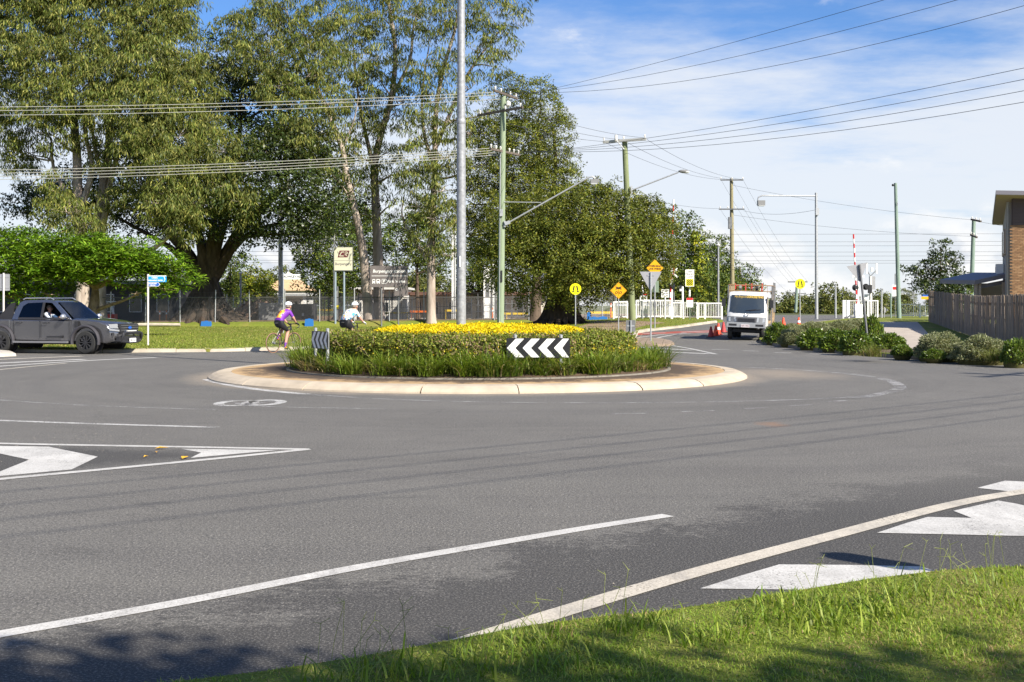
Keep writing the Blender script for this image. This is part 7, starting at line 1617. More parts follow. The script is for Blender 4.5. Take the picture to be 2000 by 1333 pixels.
def rider(label, T0, M, heavy, drop, mats, pick):
    hx = 0.40 if drop else 0.39
    J, Rd, Bn = {}, {}, []
    f = 1.32 if heavy else 1.0
    def add(n, p, r, par=None):
        J[n] = Vector(p); Rd[n] = r
        if par: Bn.append((par, n))
    add('pelvis', (-0.26, 0, 1.00), 0.15 * f)
    add('waist', (-0.19, 0, 1.14), 0.145 * f, 'pelvis'); add('chest', (0.0, 0, 1.30), 0.165 * (1.28 if heavy else 1), 'waist'); add('upper', (0.11, 0, 1.385), 0.125 * f, 'chest')
    add('neck', (0.18, 0, 1.455), 0.055, 'upper'); add('chin', (0.265, 0, 1.48), 0.062, 'neck'); add('head', (0.25, 0, 1.575), 0.088, 'chin'); add('crown', (0.24, 0, 1.645), 0.070, 'head')
    for s, p in ((-1, 'R'), (1, 'L')):
        add(p + 'sh', (0.11, s * 0.185 * (1.08 if heavy else 1), 1.37), 0.072, 'upper'); add(p + 'el', (0.22, s * 0.255, 1.16), 0.046 * (1.15 if heavy else 1), p + 'sh'); add(p + 'wrist', (hx - 0.03, s * (0.21 if drop else 0.28), 1.02), 0.030, p + 'el')
        hand(J, Bn, Rd, p, J[p + 'wrist'], (0.85, 0, -0.35), (0, s, 0.1))
        kx, kz, ax_, az = (0.10, 0.74, 0.0, 0.235) if s < 0 else (0.16, 0.90, -0.15, 0.52)
        add(p + 'hip', (-0.22, s * 0.10, 0.95), 0.125 * f, 'pelvis'); add(p + 'knee', (kx, s * 0.105, kz), 0.068, p + 'hip'); add(p + 'calf', (kx * 0.6 + ax_ * 0.4 - 0.03, s * 0.105, kz * 0.6 + az * 0.4), 0.058, p + 'knee'); add(p + 'ank', (ax_ - 0.05, s * 0.105, az - 0.045), 0.036, p + 'calf')
        add(p + 'ball', (ax_ + 0.05, s * 0.115, az - 0.085), 0.035, p + 'ank'); add(p + 'toe', (ax_ + 0.12, s * 0.115, az - 0.09), 0.026, p + 'ball')
    me = body_mesh('person', J, Bn, Rd, mats, pick)
    o = link('person', me); o.matrix_world = M; tag(o, label, 'person')
    HO = (0.10, 0, -0.09)
    mb = MB(); mb.sphere((0.135, 0, 1.73), (0.145, 0.105, 0.10), 14); vs = [(x, y, max(z, 1.69)) for x, y, z in mb.v]; mb.v = vs; hl = mb.build('helmet', HELM, o, True); hl.location = HO
    for s in (-0.05, 0.0, 0.05):
        mb = MB(); mb.tube([(0.02, s, 1.775), (0.13, s, 1.826 - abs(s) * 0.35), (0.23, s, 1.79)], 0.011, 5); mb.build('vent', BLKP, hl)
    mb = MB(); mb.sphere((0.09, 0, 1.655), (0.085, 0.088, 0.06), 10); mb.build('hair', pm('hair_grey', (0.20, 0.17, 0.14), 0.8), o, True).location = HO
    for s in (-1, 1):
        mb = MB(); mb.sphere((0.14, s * 0.092, 1.645), (0.025, 0.012, 0.032), 8); mb.build('ear', SKIN, o, True).location = HO
        mb = MB(); mb.tube([(0.12, s * 0.095, 1.69), (0.17, s * 0.07, 1.56)], 0.005, 4); mb.build('helmet_strap', BLKP, o).location = HO
        mb = MB(); mb.sphere((0.232, s * 0.032, 1.665), (0.012, 0.014, 0.010), 6); mb.build('eye', BLACK, o).location = HO
    mb = MB(); mb.tube([(0.235, 0, 1.66), (0.262, 0, 1.632), (0.24, 0, 1.622)], [0.010, 0.014, 0.010], 6); mb.build('nose', SKIN, o, True).location = HO
    return o
def cyc(label_b, label_p, px, py, Y, yaw, heavy, drop, mats, pick, framec=None):
    b = gr(px, py); b.z = zt(b.x, b.y); T = thing('bicycle', label_b, 'bicycle', b, yaw); bicycle(T, drop, framec)
    M = Matrix.Translation(b) @ Matrix.Rotation(yaw, 4, 'Z')
    return rider(label_p, T, M, heavy, drop, mats, pick)
def pick1(bn, t, c):
    a, b = bn
    if b in ('chin', 'head', 'crown') or a in ('head', 'chin'): return 0
    if b in ('waist', 'chest', 'upper', 'neck') and a in ('pelvis', 'waist', 'chest', 'upper'):
        if b == 'neck': return 0 if t > 0.6 else 1
        if a == 'pelvis': return 3 if t < 0.35 else 1
        return 2 if (c.x < -0.10 + (c.z - 1.1) * 0.45 and abs(c.y) < 0.11 and c.z > 1.12) else 1
    if b[1:] == 'sh': return 1
    if b[1:] == 'el': return 1 if t < 0.72 else 0
    if a[1:] in ('el',): return 0
    if b[1:] == 'hip' or a[1:] == 'hip': return 3 if (b[1:] == 'hip' or t < 0.92) else 0
    if b[1:] in ('calf',): return 0
    if b[1:] == 'ank': return 0 if t < 0.55 else 1
    if b[1:] in ('ball', 'toe'): return 4 if t < 0.5 and b[1:] == 'ball' else 5
    if a[1:] in ('wrist', 'palm') or 'f' in b[1:] or b[1:] in ('ta', 'tb'): return 5
    return 0
cyc('road bicycle with tan tyres ridden by the cyclist in purple', 'cyclist in purple and orange jersey leaning over drop handlebars', 554, 689, 39, R(57), False, True, [SKIN, JERSEY, JERSEYB, SHORTS, pm('sock_orange', (0.75, 0.30, 0.02), 0.6), SHOE], pick1)
def pick2(bn, t, c):
    r = pick1(bn, t, c)
    if r == 2: return 1
    if r == 5 and (bn[0][1:] in ('wrist', 'palm') or 'f' in bn[1][1:]): return 2
    return r
cyc('bicycle with flat handlebars ridden by the cyclist in the tropical shirt', 'large cyclist in tropical print shirt and black shorts', 684, 685.5, 41, R(52), True, False, [SKIN, HAWAII, HELM, SHORTS, HELM, SHOE], pick2)
# driver of the ute
def driver():
    J, Rd, Bn = {}, {}, []
    def add(n, p, r, par=None):
        J[n] = Vector(p); Rd[n] = r
        if par: Bn.append((par, n))
    add('pelvis', (-0.10, -0.37, 0.97), 0.13); add('waist', (-0.14, -0.37, 1.08), 0.13, 'pelvis'); add('chest', (-0.17, -0.37, 1.22), 0.14, 'waist'); add('upper', (-0.16, -0.37, 1.31), 0.10, 'chest')
    add('neck', (-0.14, -0.37, 1.385), 0.055, 'upper'); add('chin', (-0.085, -0.37, 1.42), 0.062, 'neck'); add('head', (-0.11, -0.37, 1.51), 0.085, 'chin'); add('crown', (-0.12, -0.37, 1.57), 0.066, 'head')
    for s, p in ((-1, 'R'), (1, 'L')):
        add(p + 'sh', (-0.15, -0.37 + s * 0.18, 1.29), 0.065, 'upper'); add(p + 'el', (0.10, -0.37 + s * 0.22, 1.13), 0.045, p + 'sh'); add(p + 'wrist', (0.40, -0.37 + s * 0.14, 1.20), 0.028, p + 'el'); hand(J, Bn, Rd, p, J[p + 'wrist'], (0.9, 0, 0.1), (0, s, 0.2))
        add(p + 'hip', (-0.05, -0.37 + s * 0.09, 0.95), 0.10, 'pelvis'); add(p + 'knee', (0.38, -0.37 + s * 0.12, 0.98), 0.07, p + 'hip'); add(p + 'ank', (0.55, -0.37 + s * 0.12, 0.72), 0.045, p + 'knee'); add(p + 'toe', (0.68, -0.37 + s * 0.12, 0.68), 0.035, p + 'ank')
    def pick(bn, t, c):
        a, b = bn
        if b in ('neck',) or b in ('chin', 'head', 'crown'): return 0
        if b[1:] in ('hip', 'knee', 'ank', 'toe'): return 2
        if a[1:] in ('el', 'wrist', 'palm') or 'f' in b[1:] or b[1:] in ('ta', 'tb'): return 0
        return 1
    me = body_mesh('person', J, Bn, Rd, [SKIN, pm('work_shirt', (0.45, 0.50, 0.58), 0.8), SHORTS], pick)
    o = link('person', me); o.location = ute_base; o.rotation_euler = (0, 0, -ute_th); tag(o, 'driver in pale shirt at the wheel of the grey ute', 'person')
    mb = MB(); mb.sphere((-0.135, -0.37, 1.545), (0.09, 0.09, 0.075), 10); mb.build('hair', MATS['hair_grey'], o, True)
    mb = MB(); mb.tube([(-0.025, -0.37, 1.50), (0.005, -0.37, 1.475), (-0.02, -0.37, 1.465)], [0.01, 0.014, 0.01], 6); mb.build('nose', SKIN, o, True)
    for s in (-1, 1):
        mb = MB(); mb.sphere((-0.115, -0.37 + s * 0.088, 1.49), (0.022, 0.012, 0.03), 8); mb.build('ear', SKIN, o, True)
        mb = MB(); mb.sphere((-0.030, -0.37 + s * 0.03, 1.51), (0.012, 0.013, 0.009), 6); mb.build('eye', BLACK, o)
driver()
# ------------------------------------------------------------------ mesh fence along the lawn
def meshmat(name, col, cov, cell=0.05):
    m = bpy.data.materials.new(name); m.use_nodes = True; t = NT(m.node_tree); P = t.n('ShaderNodeTexCoord').outputs['Object']; x, y, z = t.xyz(P)
    u = t.math('FRACT', t.math('DIVIDE', t.math('ADD', x, z), cell)); v = t.math('FRACT', t.math('DIVIDE', t.math('SUBTRACT', x, z), cell))
    a = t.math('MAXIMUM', t.math('LESS_THAN', u, cov), t.math('LESS_THAN', v, cov))
    b = t.n('ShaderNodeBsdfPrincipled', {'Base Color': (*col, 1), 'Roughness': 0.6}).outputs[0]
    t.n('ShaderNodeOutputMaterial', {0: t.n('ShaderNodeMixShader', {0: a, 1: t.n('ShaderNodeBsdfTransparent').outputs[0], 2: b}).outputs[0]}); return m
CHAIN = meshmat('chain_link', (0.10, 0.10, 0.10), 0.10); CHAINL = meshmat('chain_link_bright', (0.42, 0.42, 0.42), 0.10); DKRAIL = pm('fence_rail', (0.10, 0.10, 0.10), 0.6, 0.3)
def mesh_fence(label, x0, x1, Y, h, pitch, postm, railm, meshm, extra=0.0, group=None, lean=0.02, slope=0.0, wires=2):
    T = thing('mesh_fence', label, 'fence', (x0, Y, zt((x0 + x1) / 2, Y) + 0.13)); n = max(1, round((x1 - x0) / pitch)); L_ = x1 - x0
    for i in range(n + 1):
        x = L_ * i / n; l = rng.normal() * lean; e = extra * rng.uniform(0.7, 1.1)
        mb = MB(); mb.cyl((x, slope * x, -0.1), (x + l, slope * x, h + e), 0.036, 0.036, 8); mb.build('post', postm, T, True)
    for z in ((h, 0.032), (0.06, 0.012)):
        mb = MB(); mb.cyl((0, 0, z[0]), (L_, slope * L_, z[0]), z[1], z[1], 6); mb.build('rail', railm, T, True)
    for k in range(wires):
        if extra: mb = MB(); mb.cyl((0, -0.02, h + 0.16 + 0.15 * k), (L_, slope * L_ - 0.02, h + 0.16 + 0.15 * k), 0.006, 0.006, 4); mb.build('barbed_wire', railm, T)
    for i in range(n):
        a, b_ = L_ * i / n + 0.04, L_ * (i + 1) / n - 0.04
        mb = MB(); mb.add([(a, slope * a, 0.05), (b_, slope * b_, 0.05), (b_, slope * b_, h - 0.02), (a, slope * a, h - 0.02)], [(0, 1, 2, 3)]); mb.build('mesh_panel', meshm, T, fix=False)
    return T
mesh_fence('long chain-link fence with leaning posts along the back of the lawn', -33.5, 1.2, 83.7, 2.05, 2.45, STEEL, DKRAIL, CHAIN, 0.55)
mesh_fence('chain-link fence of the work yard beyond the lamp column and camphor', -16.0, 4.0, 92.0, 2.1, 1.35, DKRAIL, DKRAIL, CHAIN, 0.35)
mesh_fence('inner row of temporary fencing around the station works', -28.0, -8.0, 97.0, 2.0, 1.2, DKRAIL, DKRAIL, CHAIN, 0.0)
mesh_fence('bright galvanised mesh enclosure beside the camphor trunk', 4.3, 7.1, 80.5, 1.95, 0.93, STEEL, STEEL, CHAINL, 0.35, wires=0)
# ------------------------------------------------------------------ station yard
def boxthing(name, label, cat, px0, px1, py0, py1, Y, depth, mat, parts=None, zfloor=None):
    x0, x1 = (px0 - CX) / F * Y, (px1 - CX) / F * Y; zb = zt((x0 + x1) / 2, Y) + 0.14 if zfloor is None else zfloor; z1 = CH - (py0 - HY) / F * Y
    T = thing(name, label, cat, ((x0 + x1) / 2, Y, zb)); w, h = x1 - x0, z1 - zb
    mb = MB(); mb.box((0, depth / 2, h / 2), (w, depth, h)); mb.build('wall' if cat == 'building' else 'body', mat, T); return T, w, h
CRM = pm('cream_wall', (0.62, 0.58, 0.50), 0.8, 0, 0.08, 1); WALL = pm('white_wall', (0.72, 0.70, 0.66), 0.8, 0, 0.06, 1); ROOFW = pm('pale_metal_roof', (0.62, 0.61, 0.58), 0.5, 0.2, 0.06, 2); RUST = pm('rust_roof', (0.13, 0.065, 0.045), 0.8, 0, 0.2, 2); WIN = pm('dark_window', (0.03, 0.035, 0.04), 0.15)
def windows(T, w, h, n, z0, z1, wf=0.5):
    for i in range(n):
        x = -w / 2 + w * (i + 0.5) / n; mb = MB(); mb.box((x, -0.02, (z0 + z1) / 2), (w / n * wf, 0.03, z1 - z0)); f = mb.build('window', WHITE, T)
        mb = MB(); mb.box((x, -0.037, (z0 + z1) / 2), (w / n * wf - 0.1, 0.01, z1 - z0 - 0.1)); mb.build('pane', WIN, f)
T, w, h = boxthing('station_building', 'long low cream station building with flat pale roof behind the works', 'building', 425, 592, 578, 620, 118, 6, WALL); windows(T, w, h, 6, 0.9, 1.9, 0.3)
mb = MB(); mb.box((0, 2.6, h + 0.12), (w + 0.8, 7.4, 0.24)); rf = mb.build('roof', ROOFW, T); mb = MB(); mb.box((0, -1.12, h + 0.05), (w + 0.9, 0.10, 0.20)); mb.build('gutter', STEEL, rf)
# gabled tan-roofed house beyond
Yh = 150; x0, x1 = (520 - CX) / F * Yh, (592 - CX) / F * Yh; T = thing('house', 'tan hip-roofed house with white gable behind the station', 'building', ((x0 + x1) / 2, Yh, 0.1)); w = x1 - x0; ze = CH + (HY - 568) / F * Yh - 0.1; zp = CH + (HY - 536) / F * Yh - 0.1
mb = MB(); mb.box((0, 4, ze / 2), (w * 0.92, 8, ze)); mb.build('wall', WALL, T)
mb = MB(); mb.add([(-w / 2 - .4, -.6, ze), (w / 2 + .5, -.6, ze), (w / 2 + .5, 8.6, ze), (-w / 2 - .4, 8.6, ze), (-w * 0.12, 4, zp), (w * 0.06, 4, zp)], [(0, 1, 5, 4), (1, 2, 5), (2, 3, 4, 5), (3, 0, 4), (3, 2, 1, 0)]); mb.build('roof', pm('tan_tiles', (0.48, 0.33, 0.18), 0.8, 0, 0.18, 2.5), T)
mb = MB(); mb.prism([(-w * 0.52, ze), (-w * 0.14, zp + 0.45), (w * 0.10, zp - 0.1), (-w * 0.2, ze)], 5.5, 6); mb.build('gable_wall', WALL, T)
windows(T, w * 0.9, ze, 3, 1.0, 1.8, 0.35)
T, w, h = boxthing('station_building', 'white station building seen under the park-and-ride board', 'building', 690, 795, 566, 620, 115, 5, WALL); windows(T, w, h, 4, 0.8, 1.8, 0.3)
mb = MB(); mb.box((0, 2.2, h + 0.1), (w + 0.6, 6.4, 0.2)); mb.build('roof', ROOFW, T)
T, w, h = boxthing('station_building', 'long brick-roofed platform shelter behind the green power pole', 'building', 800, 1065, 577, 620, 110, 4, CRM); windows(T, w, h, 8, 0.5, 1.7, 0.4)
mb = MB(); mb.box((0, 1.2, h + 0.14), (w + 1.0, 6.4, 0.28)); mb.build('roof', RUST, T)
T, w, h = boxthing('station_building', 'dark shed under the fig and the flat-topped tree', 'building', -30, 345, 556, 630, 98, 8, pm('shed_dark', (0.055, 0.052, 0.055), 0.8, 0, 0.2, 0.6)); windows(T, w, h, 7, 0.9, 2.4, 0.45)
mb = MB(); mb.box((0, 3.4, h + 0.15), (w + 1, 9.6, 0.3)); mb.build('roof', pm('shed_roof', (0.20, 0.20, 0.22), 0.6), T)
T, w, h = boxthing('equipment_tower', 'white equipment cabinet on a steel frame beside the green pole', 'cabinet', 944, 966, 523, 600, 106, 1.2, WHITE)
for s in (-1, 1):
    mb = MB(); mb.box((s * (w / 2 - 0.1), -0.12, h / 2 + 0.15), (0.16, 0.16, h + 0.3)); mb.build('frame_leg', WHITE, T)
mb = MB(); mb.box((-0.12, -0.05, h * 0.62), (0.34, 0.04, h * 0.36)); mb.build('dark_panel', STEELD, T)
# dirt mound
q = base_at(480, 90); o = thing('dirt_mound', 'heap of brown dirt behind the grey site cabinets', 'dirt heap', q); mb = MB()
vs = []; nn = 26
for i in range(nn + 1):
    for j in range(13):
        u, v_ = i / nn * 2 - 1, j / 12 * 2 - 1
        zz = 1.9 * max(0, 1 - abs(u + 0.15 * v_) ** 1.5) * max(0, 1 - v_ ** 2) + 0.16 * rng.normal() * max(0, 1 - u * u) * max(0, 1 - v_ * v_); vs.append((u * 2.9 + 0.8, v_ * 2.0, max(0, zz) - 0.05))
mb.add(vs, [(i * 13 + j, (i + 1) * 13 + j, (i + 1) * 13 + j + 1, i * 13 + j + 1) for i in range(nn) for j in range(12)]); mb.build('soil', pm('mound_soil', (0.15, 0.095, 0.065), 0.95, 0, 0.3, 3, 0.8, 8), o)
mb = MB(); rs = np.random.default_rng(3)
for _ in range(30):
    a = rs.uniform(-2.4, 3.2); mb.sphere((a, -1.6 - rs.uniform(0, 0.6), 0.05), rs.uniform(0.06, 0.16), 6)
ck = mb.build('clods', MATS['mound_soil'], o); ck['kind'] = 'stuff'
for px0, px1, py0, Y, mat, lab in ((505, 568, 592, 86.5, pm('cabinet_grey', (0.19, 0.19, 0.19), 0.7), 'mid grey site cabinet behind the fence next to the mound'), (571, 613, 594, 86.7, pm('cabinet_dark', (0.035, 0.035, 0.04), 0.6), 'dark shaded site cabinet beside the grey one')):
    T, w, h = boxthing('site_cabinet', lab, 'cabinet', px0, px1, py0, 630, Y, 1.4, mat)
    for i in range(2):
        mb = MB(); mb.box((-w / 4 + w / 2 * i, -0.02, h * 0.52), (w / 2 - 0.06, 0.03, h - 0.2)); d = mb.build('door', mat, T); mb = MB(); mb.box((-w / 4 + w / 2 * i + (0.35 if i == 0 else -0.35), -0.05, h * 0.5), (0.05, 0.04, 0.22)); mb.build('handle', STEEL, d)
BLUEP = pm('barrier_blue', (0.02, 0.14, 0.42), 0.5); ORGB = pm('barrier_orange', (0.70, 0.16, 0.03), 0.5); YELB = pm('barrier_yellow', (0.70, 0.48, 0.03), 0.5)
def crate(label, px, py, Y, w, h, mat, name='fence_block'):
    b = base_at(px, Y); T = thing(name, label, 'block', b)
    mb = MB(); mb.prism([(-w / 2, 0), (w / 2, 0), (w / 2 * 0.86, h), (-w / 2 * 0.86, h)], -0.13, 0.13); bd = mb.build('body', mat, T)
    mb = MB(); mb.box((0, 0, h + 0.015), (w * 0.3, 0.1, 0.05)); mb.build('handle', mat, T)
crate('blue plastic fence block by the fig buttress roots', 403, 632, 82.9, 0.75, 0.36, BLUEP); crate('blue plastic bin standing below the dark site cabinet', 604, 632, 82.9, 0.62, 0.52, BLUEP)
crate('long low blue block at the foot of the galvanised enclosure', 1160, 626, 79.8, 0.75, 0.18, BLUEP); crate('blue block in line beside the galvanised enclosure', 1178, 626, 79.9, 0.6, 0.18, BLUEP); crate('tall blue block by the enclosure post', 1150, 620, 80.0, 0.26, 0.52, BLUEP)
def barrier(label, px0, px1, py, Y, mat):
    x0, x1 = (px0 - CX) / F * Y, (px1 - CX) / F * Y; b = Vector(((x0 + x1) / 2, Y, zt((x0 + x1) / 2, Y) + 0.14)); T = thing('barrier_board', label, 'barrier', b); z = CH - (py - HY) / F * Y - b.z; w = x1 - x0
    mb = MB(); mb.box((0, 0, z), (w, 0.05, 0.16)); mb.build('board', mat, T)
    for s in (-1, 1):
        mb = MB(); mb.box((s * w * 0.42, 0.03, z / 2), (0.06, 0.05, z)); mb.box((s * w * 0.42, 0, 0.02), (0.08, 0.5, 0.06)); mb.build('trestle', mat, T)
for i, (a, c, y, Y, m_, l) in enumerate(((622, 660, 606, 99, YELB, 'yellow barrier board behind the cyclists near the logo sign'), (668, 700, 608, 99, ORGB, 'orange barrier board below the station logo sign'), (745, 800, 612, 96, YELB, 'long yellow barrier board below the park-and-ride board'), (800, 850, 609, 97, ORGB, 'orange barrier board near the spreading gum trunk'), (868, 905, 607, 97, YELB, 'yellow barrier board behind the thick lamp column'), (985, 1045, 613, 96, YELB, 'yellow barrier board right of the green power pole'), (1146, 1200, 611, 86, YELB, 'yellow barrier board inside the galvanised enclosure'))): barrier(l, a, c, y, Y, m_)
def jumble(label, px, Y, seed, mat):
    """rack of scaffold tubes and frames"""
    b = base_at(px, Y); T = thing('scaffold_rack', label, 'scaffold', b); rs = np.random.default_rng(seed)
    for k in range(5):
        mb = MB(); x = -0.9 + 0.45 * k; mb.cyl((x, rs.normal() * 0.1, 0), (x + rs.normal() * 0.03, 0, rs.uniform(1.2, 2.5)), 0.03, 0.03, 6); mb.build('upright', mat, T)
    for k in range(3):
        mb = MB(); mb.cyl((-1.0, -0.05, 0.35 + 0.5 * k), (1.0, -0.05, 0.35 + 0.5 * k), 0.025, 0.025, 6); mb.build('rail', mat, T)
for i, (px, Y, l) in enumerate(((640, 90, 'scaffold frame behind the tropical-shirted cyclist'), (690, 88, 'scaffold frame at the foot of the leaning pale gum'), (775, 89, 'scaffold frame below the park-and-ride board'), (805, 91, 'scaffold frame left of the spreading gum trunk'), (872, 90, 'scaffold frame just left of the lamp column'), (945, 89, 'scaffold frame between lamp column and green pole'), (1010, 90, 'scaffold frame right of the green power pole'), (455, 91, 'scaffold frame against the dirt heap'))): jumble(l, px, Y, i, STEEL if i % 2 else STEELD)
b = base_at(213, 86); T = thing('site_machine', 'small red and white site machine behind the ute bonnet', 'machine', b)
mb = MB(); mb.box((0, 0, 0.55), (1.0, 0.7, 0.6)); mb.build('body', S_RED, T); mb = MB(); mb.beam((-0.3, 0, 0.8), (-0.1, 0, 1.7), 0.12, 0.12); mb.beam((0.35, 0, 0.8), (0.1, 0, 1.7), 0.12, 0.12); mb.box((0, 0, 1.75), (0.9, 0.6, 0.08)); mb.build('canopy', WHITE, T)
for s in (-0.3, 0.3): mb = MB(); mb.lathe([(0.05, -0.1), (0.25, -0.1), (0.25, 0.1), (0.05, 0.1)], 12, (s, -0.3, 0.25), axis='y'); mb.build('wheel', RUBBER, T)
for i, (px, Y, l) in enumerate(((312, 88, 'orange safety post in the dark yard left of the fig'), (325, 90, 'second orange safety post close to the fig roots'), (450, 93, 'orange safety post right of the fig buttress'), (962, 100, 'orange safety post near the white equipment cabinet'), (1193, 84, 'red safety post at the white railings end'))):
    b = base_at(px, Y); T = thing('safety_post', l, 'post', b); mb = MB(); mb.cyl((0, 0, 0), (0, 0, 1.1), 0.06, 0.045, 8); mb.build('post', ORGB, T, True); mb = MB(); mb.cyl((0, 0, 0), (0, 0, 0.06), 0.2, 0.16, 10); mb.build('base', RUBBER, T); mb = MB(); mb.cyl((0, 0, 0.8), (0, 0, 0.95), 0.055, 0.052, 8); mb.build('band', WHITE, T)
b = base_at(32, 52); T = thing('curved_banner', 'curved grey banner board with red letters behind the ute tray', 'banner', b); mb = MB(); vs = [(1.15 * math.cos(a), 0, 0.35 + 0.85 * math.sin(a)) for a in np.linspace(0, math.pi, 15)]
mb.prism([(v[0], v[2]) for v in vs], 0, 0.06); P = mb.build('board', pm('banner_grey', (0.34, 0.33, 0.33), 0.6), T); text('ndF', 0.6, S_RED, P, (0.1, -0.004, 0.62), bold=0.01)
for s in (-1, 1): mb = MB(); mb.cyl((s * 0.9, 0.08, -0.1), (s * 0.9, 0.08, 0.5), 0.03); mb.build('leg', STEEL, T)
# kerb-side log rail on the lawn
b = gr(262, 640, 0.2); T = tag(MB().tube([(0, 0, 0), (1.5, 0, 0.02), (3.2, 0.1, 0)], [0.13, 0.12, 0.11], 10).build('log_rail', pm('pale_log', (0.40, 0.36, 0.29), 0.9, 0, 0.2, 4), None, True), 'pale log lying along the foot of the dark fence', 'log'); T.location = (base_at(262, 82.5)) + Vector((0, 0, 0.12))
# ------------------------------------------------------------------ white pedestrian railings and crossing gear
WRAIL = pm('railing_white', (0.80, 0.79, 0.76), 0.45)
def railing(label, pts, h, gap=0.13, name='pedestrian_railing', posts=True):
    P = [Vector((p[0], p[1], zt(p[0], p[1]) + 0.13)) for p in pts]; b = P[0]; T = thing(name, label, 'railing', b)
    for a, c in zip(P, P[1:]):
        d = c - a; n = max(2, int(d.length / gap)); 
        for z, r in ((h, 0.045), (0.12, 0.03)): mb = MB(); mb.beam(a - b + Vector((0, 0, z)), c - b + Vector((0, 0, z)), r * 1.3, r * 1.6); mb.build('rail', WRAIL, T)
        for i in range(1, n): q = a + d * (i / n) - b; mb = MB(); mb.box(q + Vector((0, 0, h / 2 + 0.06)), (0.024, 0.024, h - 0.12)); mb.build('bar', WRAIL, T)
    for p in P: mb = MB(); mb.box(p - b + Vector((0, 0, h / 2)), (0.09, 0.09, h + 0.08)); mb.build('post', WRAIL, T)
    return T
X = lambda px, Y: (px - CX) / F * Y
railing('short white railing left of the weathered timber pole', [(X(1199, 80), 80), (X(1225, 80.5), 80.5)], 1.15)
railing('white railing enclosure with bars right of the weathered timber pole', [(X(1243, 79), 79), (X(1270, 79.3), 79.3), (X(1311, 79), 79), (X(1311, 82), 82)], 1.22)
railing('white railing in front of the vine-draped tree', [(X(1313, 78), 78), (X(1335, 78), 78), (X(1361, 77.6), 77.6)], 1.05)
railing('white railing gate ending behind the truck', [(X(1363, 77.4), 77.4), (X(1377, 77.6), 77.6), (X(1410, 77.6), 77.6)], 1.02, 0.11)
railing('white railing row behind the enclosure at the crossing', [(X(1243, 83.5), 83.5), (X(1290, 83.8), 83.8), (X(1330, 83.6), 83.6)], 1.2)
railing('white railing gate enclosure left of the leaning sign', [(X(1647, 82), 82), (X(1658, 83.5), 83.5), (X(1695, 83), 83), (X(1695, 82), 82), (X(1714, 82), 82)], 1.2)
railing('white gate railing behind the lone timber pole', [(X(1758, 86), 86), (X(1796, 86), 86)], 0.95)
railing('white gate railing reaching the end of the timber fence', [(X(1797, 85), 85), (X(1830, 85), 85)], 0.85)
b = base_at(1742, 84); T = thing('pipe_gate', 'grey pipe gate frame beside the lone timber pole', 'gate', b)
mb = MB(); mb.tube([at(1740, 625, 84) - b, at(1740, 574, 84) - b], 0.06, 8); mb.build('post', T_TEAL, T); mb = MB(); mb.tube([at(1740, 575, 84) - b, at(1832, 575, 84) - b], 0.03, 6); mb.build('top_bar', STEEL, T)
def striped(T, a, b_, n, r, name='boom'):
    a, b_ = Vector(a), Vector(b_)
    for i in range(n):
        mb = MB(); mb.cyl(a + (b_ - a) * (i / n), a + (b_ - a) * ((i + 1) / n), r, r, 8); mb.build(name, S_RED if i % 2 == 0 else S_WHT, T)
def crossing(label, px, Y, boom_top, boom_n, lights):
    b = base_at(px, Y); T = thing('boom_gate', label, 'boom gate', b)
    mb = MB(); mb.box((0, 0, 0.5), (0.5, 0.5, 1.0)); mb.build('drive_box', WHITE, T); mb = MB(); mb.cyl((0, 0, 0.9), (0, 0, 3.6), 0.07, 0.07, 10); mb.build('mast', WHITE, T)
    striped(T, Vector((-0.12, -0.1, 1.0)), at(*boom_top) - b, boom_n, 0.055, 'boom_section')
    for dx, z in lights:
        mb = MB(); mb.cyl((dx, -0.12, z), (dx, -0.06, z), 0.23, 0.23, 20); tg = mb.build('target_disc', S_BLK, T); mb = MB(); mb.cyl((dx, -0.30, z), (dx, -0.12, z), 0.12, 0.11, 14); mb.build('hood', BLACK, tg); mb = MB(); mb.cyl((dx, -0.16, z), (dx, -0.14, z), 0.10, 0.10, 14); mb.build('lens', pm('red_lens', (0.20, 0.015, 0.015), 0.2), tg)
    for s in (-1, 1):
        mb = MB(); mb.beam((-0.42, -0.09, 3.2 - s * 0.30), (0.42, -0.09, 3.2 + s * 0.30), 0.02, 0.14); mb.build('crossbuck_board', S_WHT, T)
    return T
crossing('raised red and white boom gate behind the camphor tree with crossing lights', 1312, 84, (1315.5, 390, 84), 18, ((0.0 + 0.0, 2.3), (0.62, 2.1)))
crossing('raised red and white boom gate behind the leaning sign with crossing lights', 1676, 84, (1667, 458, 84), 15, ((-0.22, 2.15), (0.52, 2.2)))
b = base_at(1701, 85); T = thing('antenna_mast', 'short mast with white panel antennas and traffic light right of the leaning sign', 'mast', b); L = lambda px, py, Y=85: at(px, py, Y) - b
mb = MB(); mb.cyl((0, 0, 0), L(1700, 540), 0.11, 0.10, 10); mb.build('mast', PORC, T, True)
for px in (1693, 1712): mb = MB(); mb.box(L(px, 525), (0.12, 0.08, 0.75)); mb.build('panel_antenna', WHITE, T); mb = MB(); mb.beam(L(1700, 540), L(px, 528), 0.05, 0.05); mb.build('bracket', STEELD, T)
mb = MB(); mb.box(L(1703, 527), (0.14, 0.14, 0.3)); mb.build('beacon', PORC, T); mb = MB(); mb.box(L(1699, 565, 84.8), (0.25, 0.2, 0.6)); mb.build('signal_head', BLACK, T); mb = MB(); mb.box(L(1705.5, 553), (0.28, 0.03, 0.95)); mb.build('back_plate', SIGNBACK, T); mb = MB(); mb.box(L(1694, 580.5), (0.42, 0.03, 0.38)); mb.build('notice', S_WHT, T)
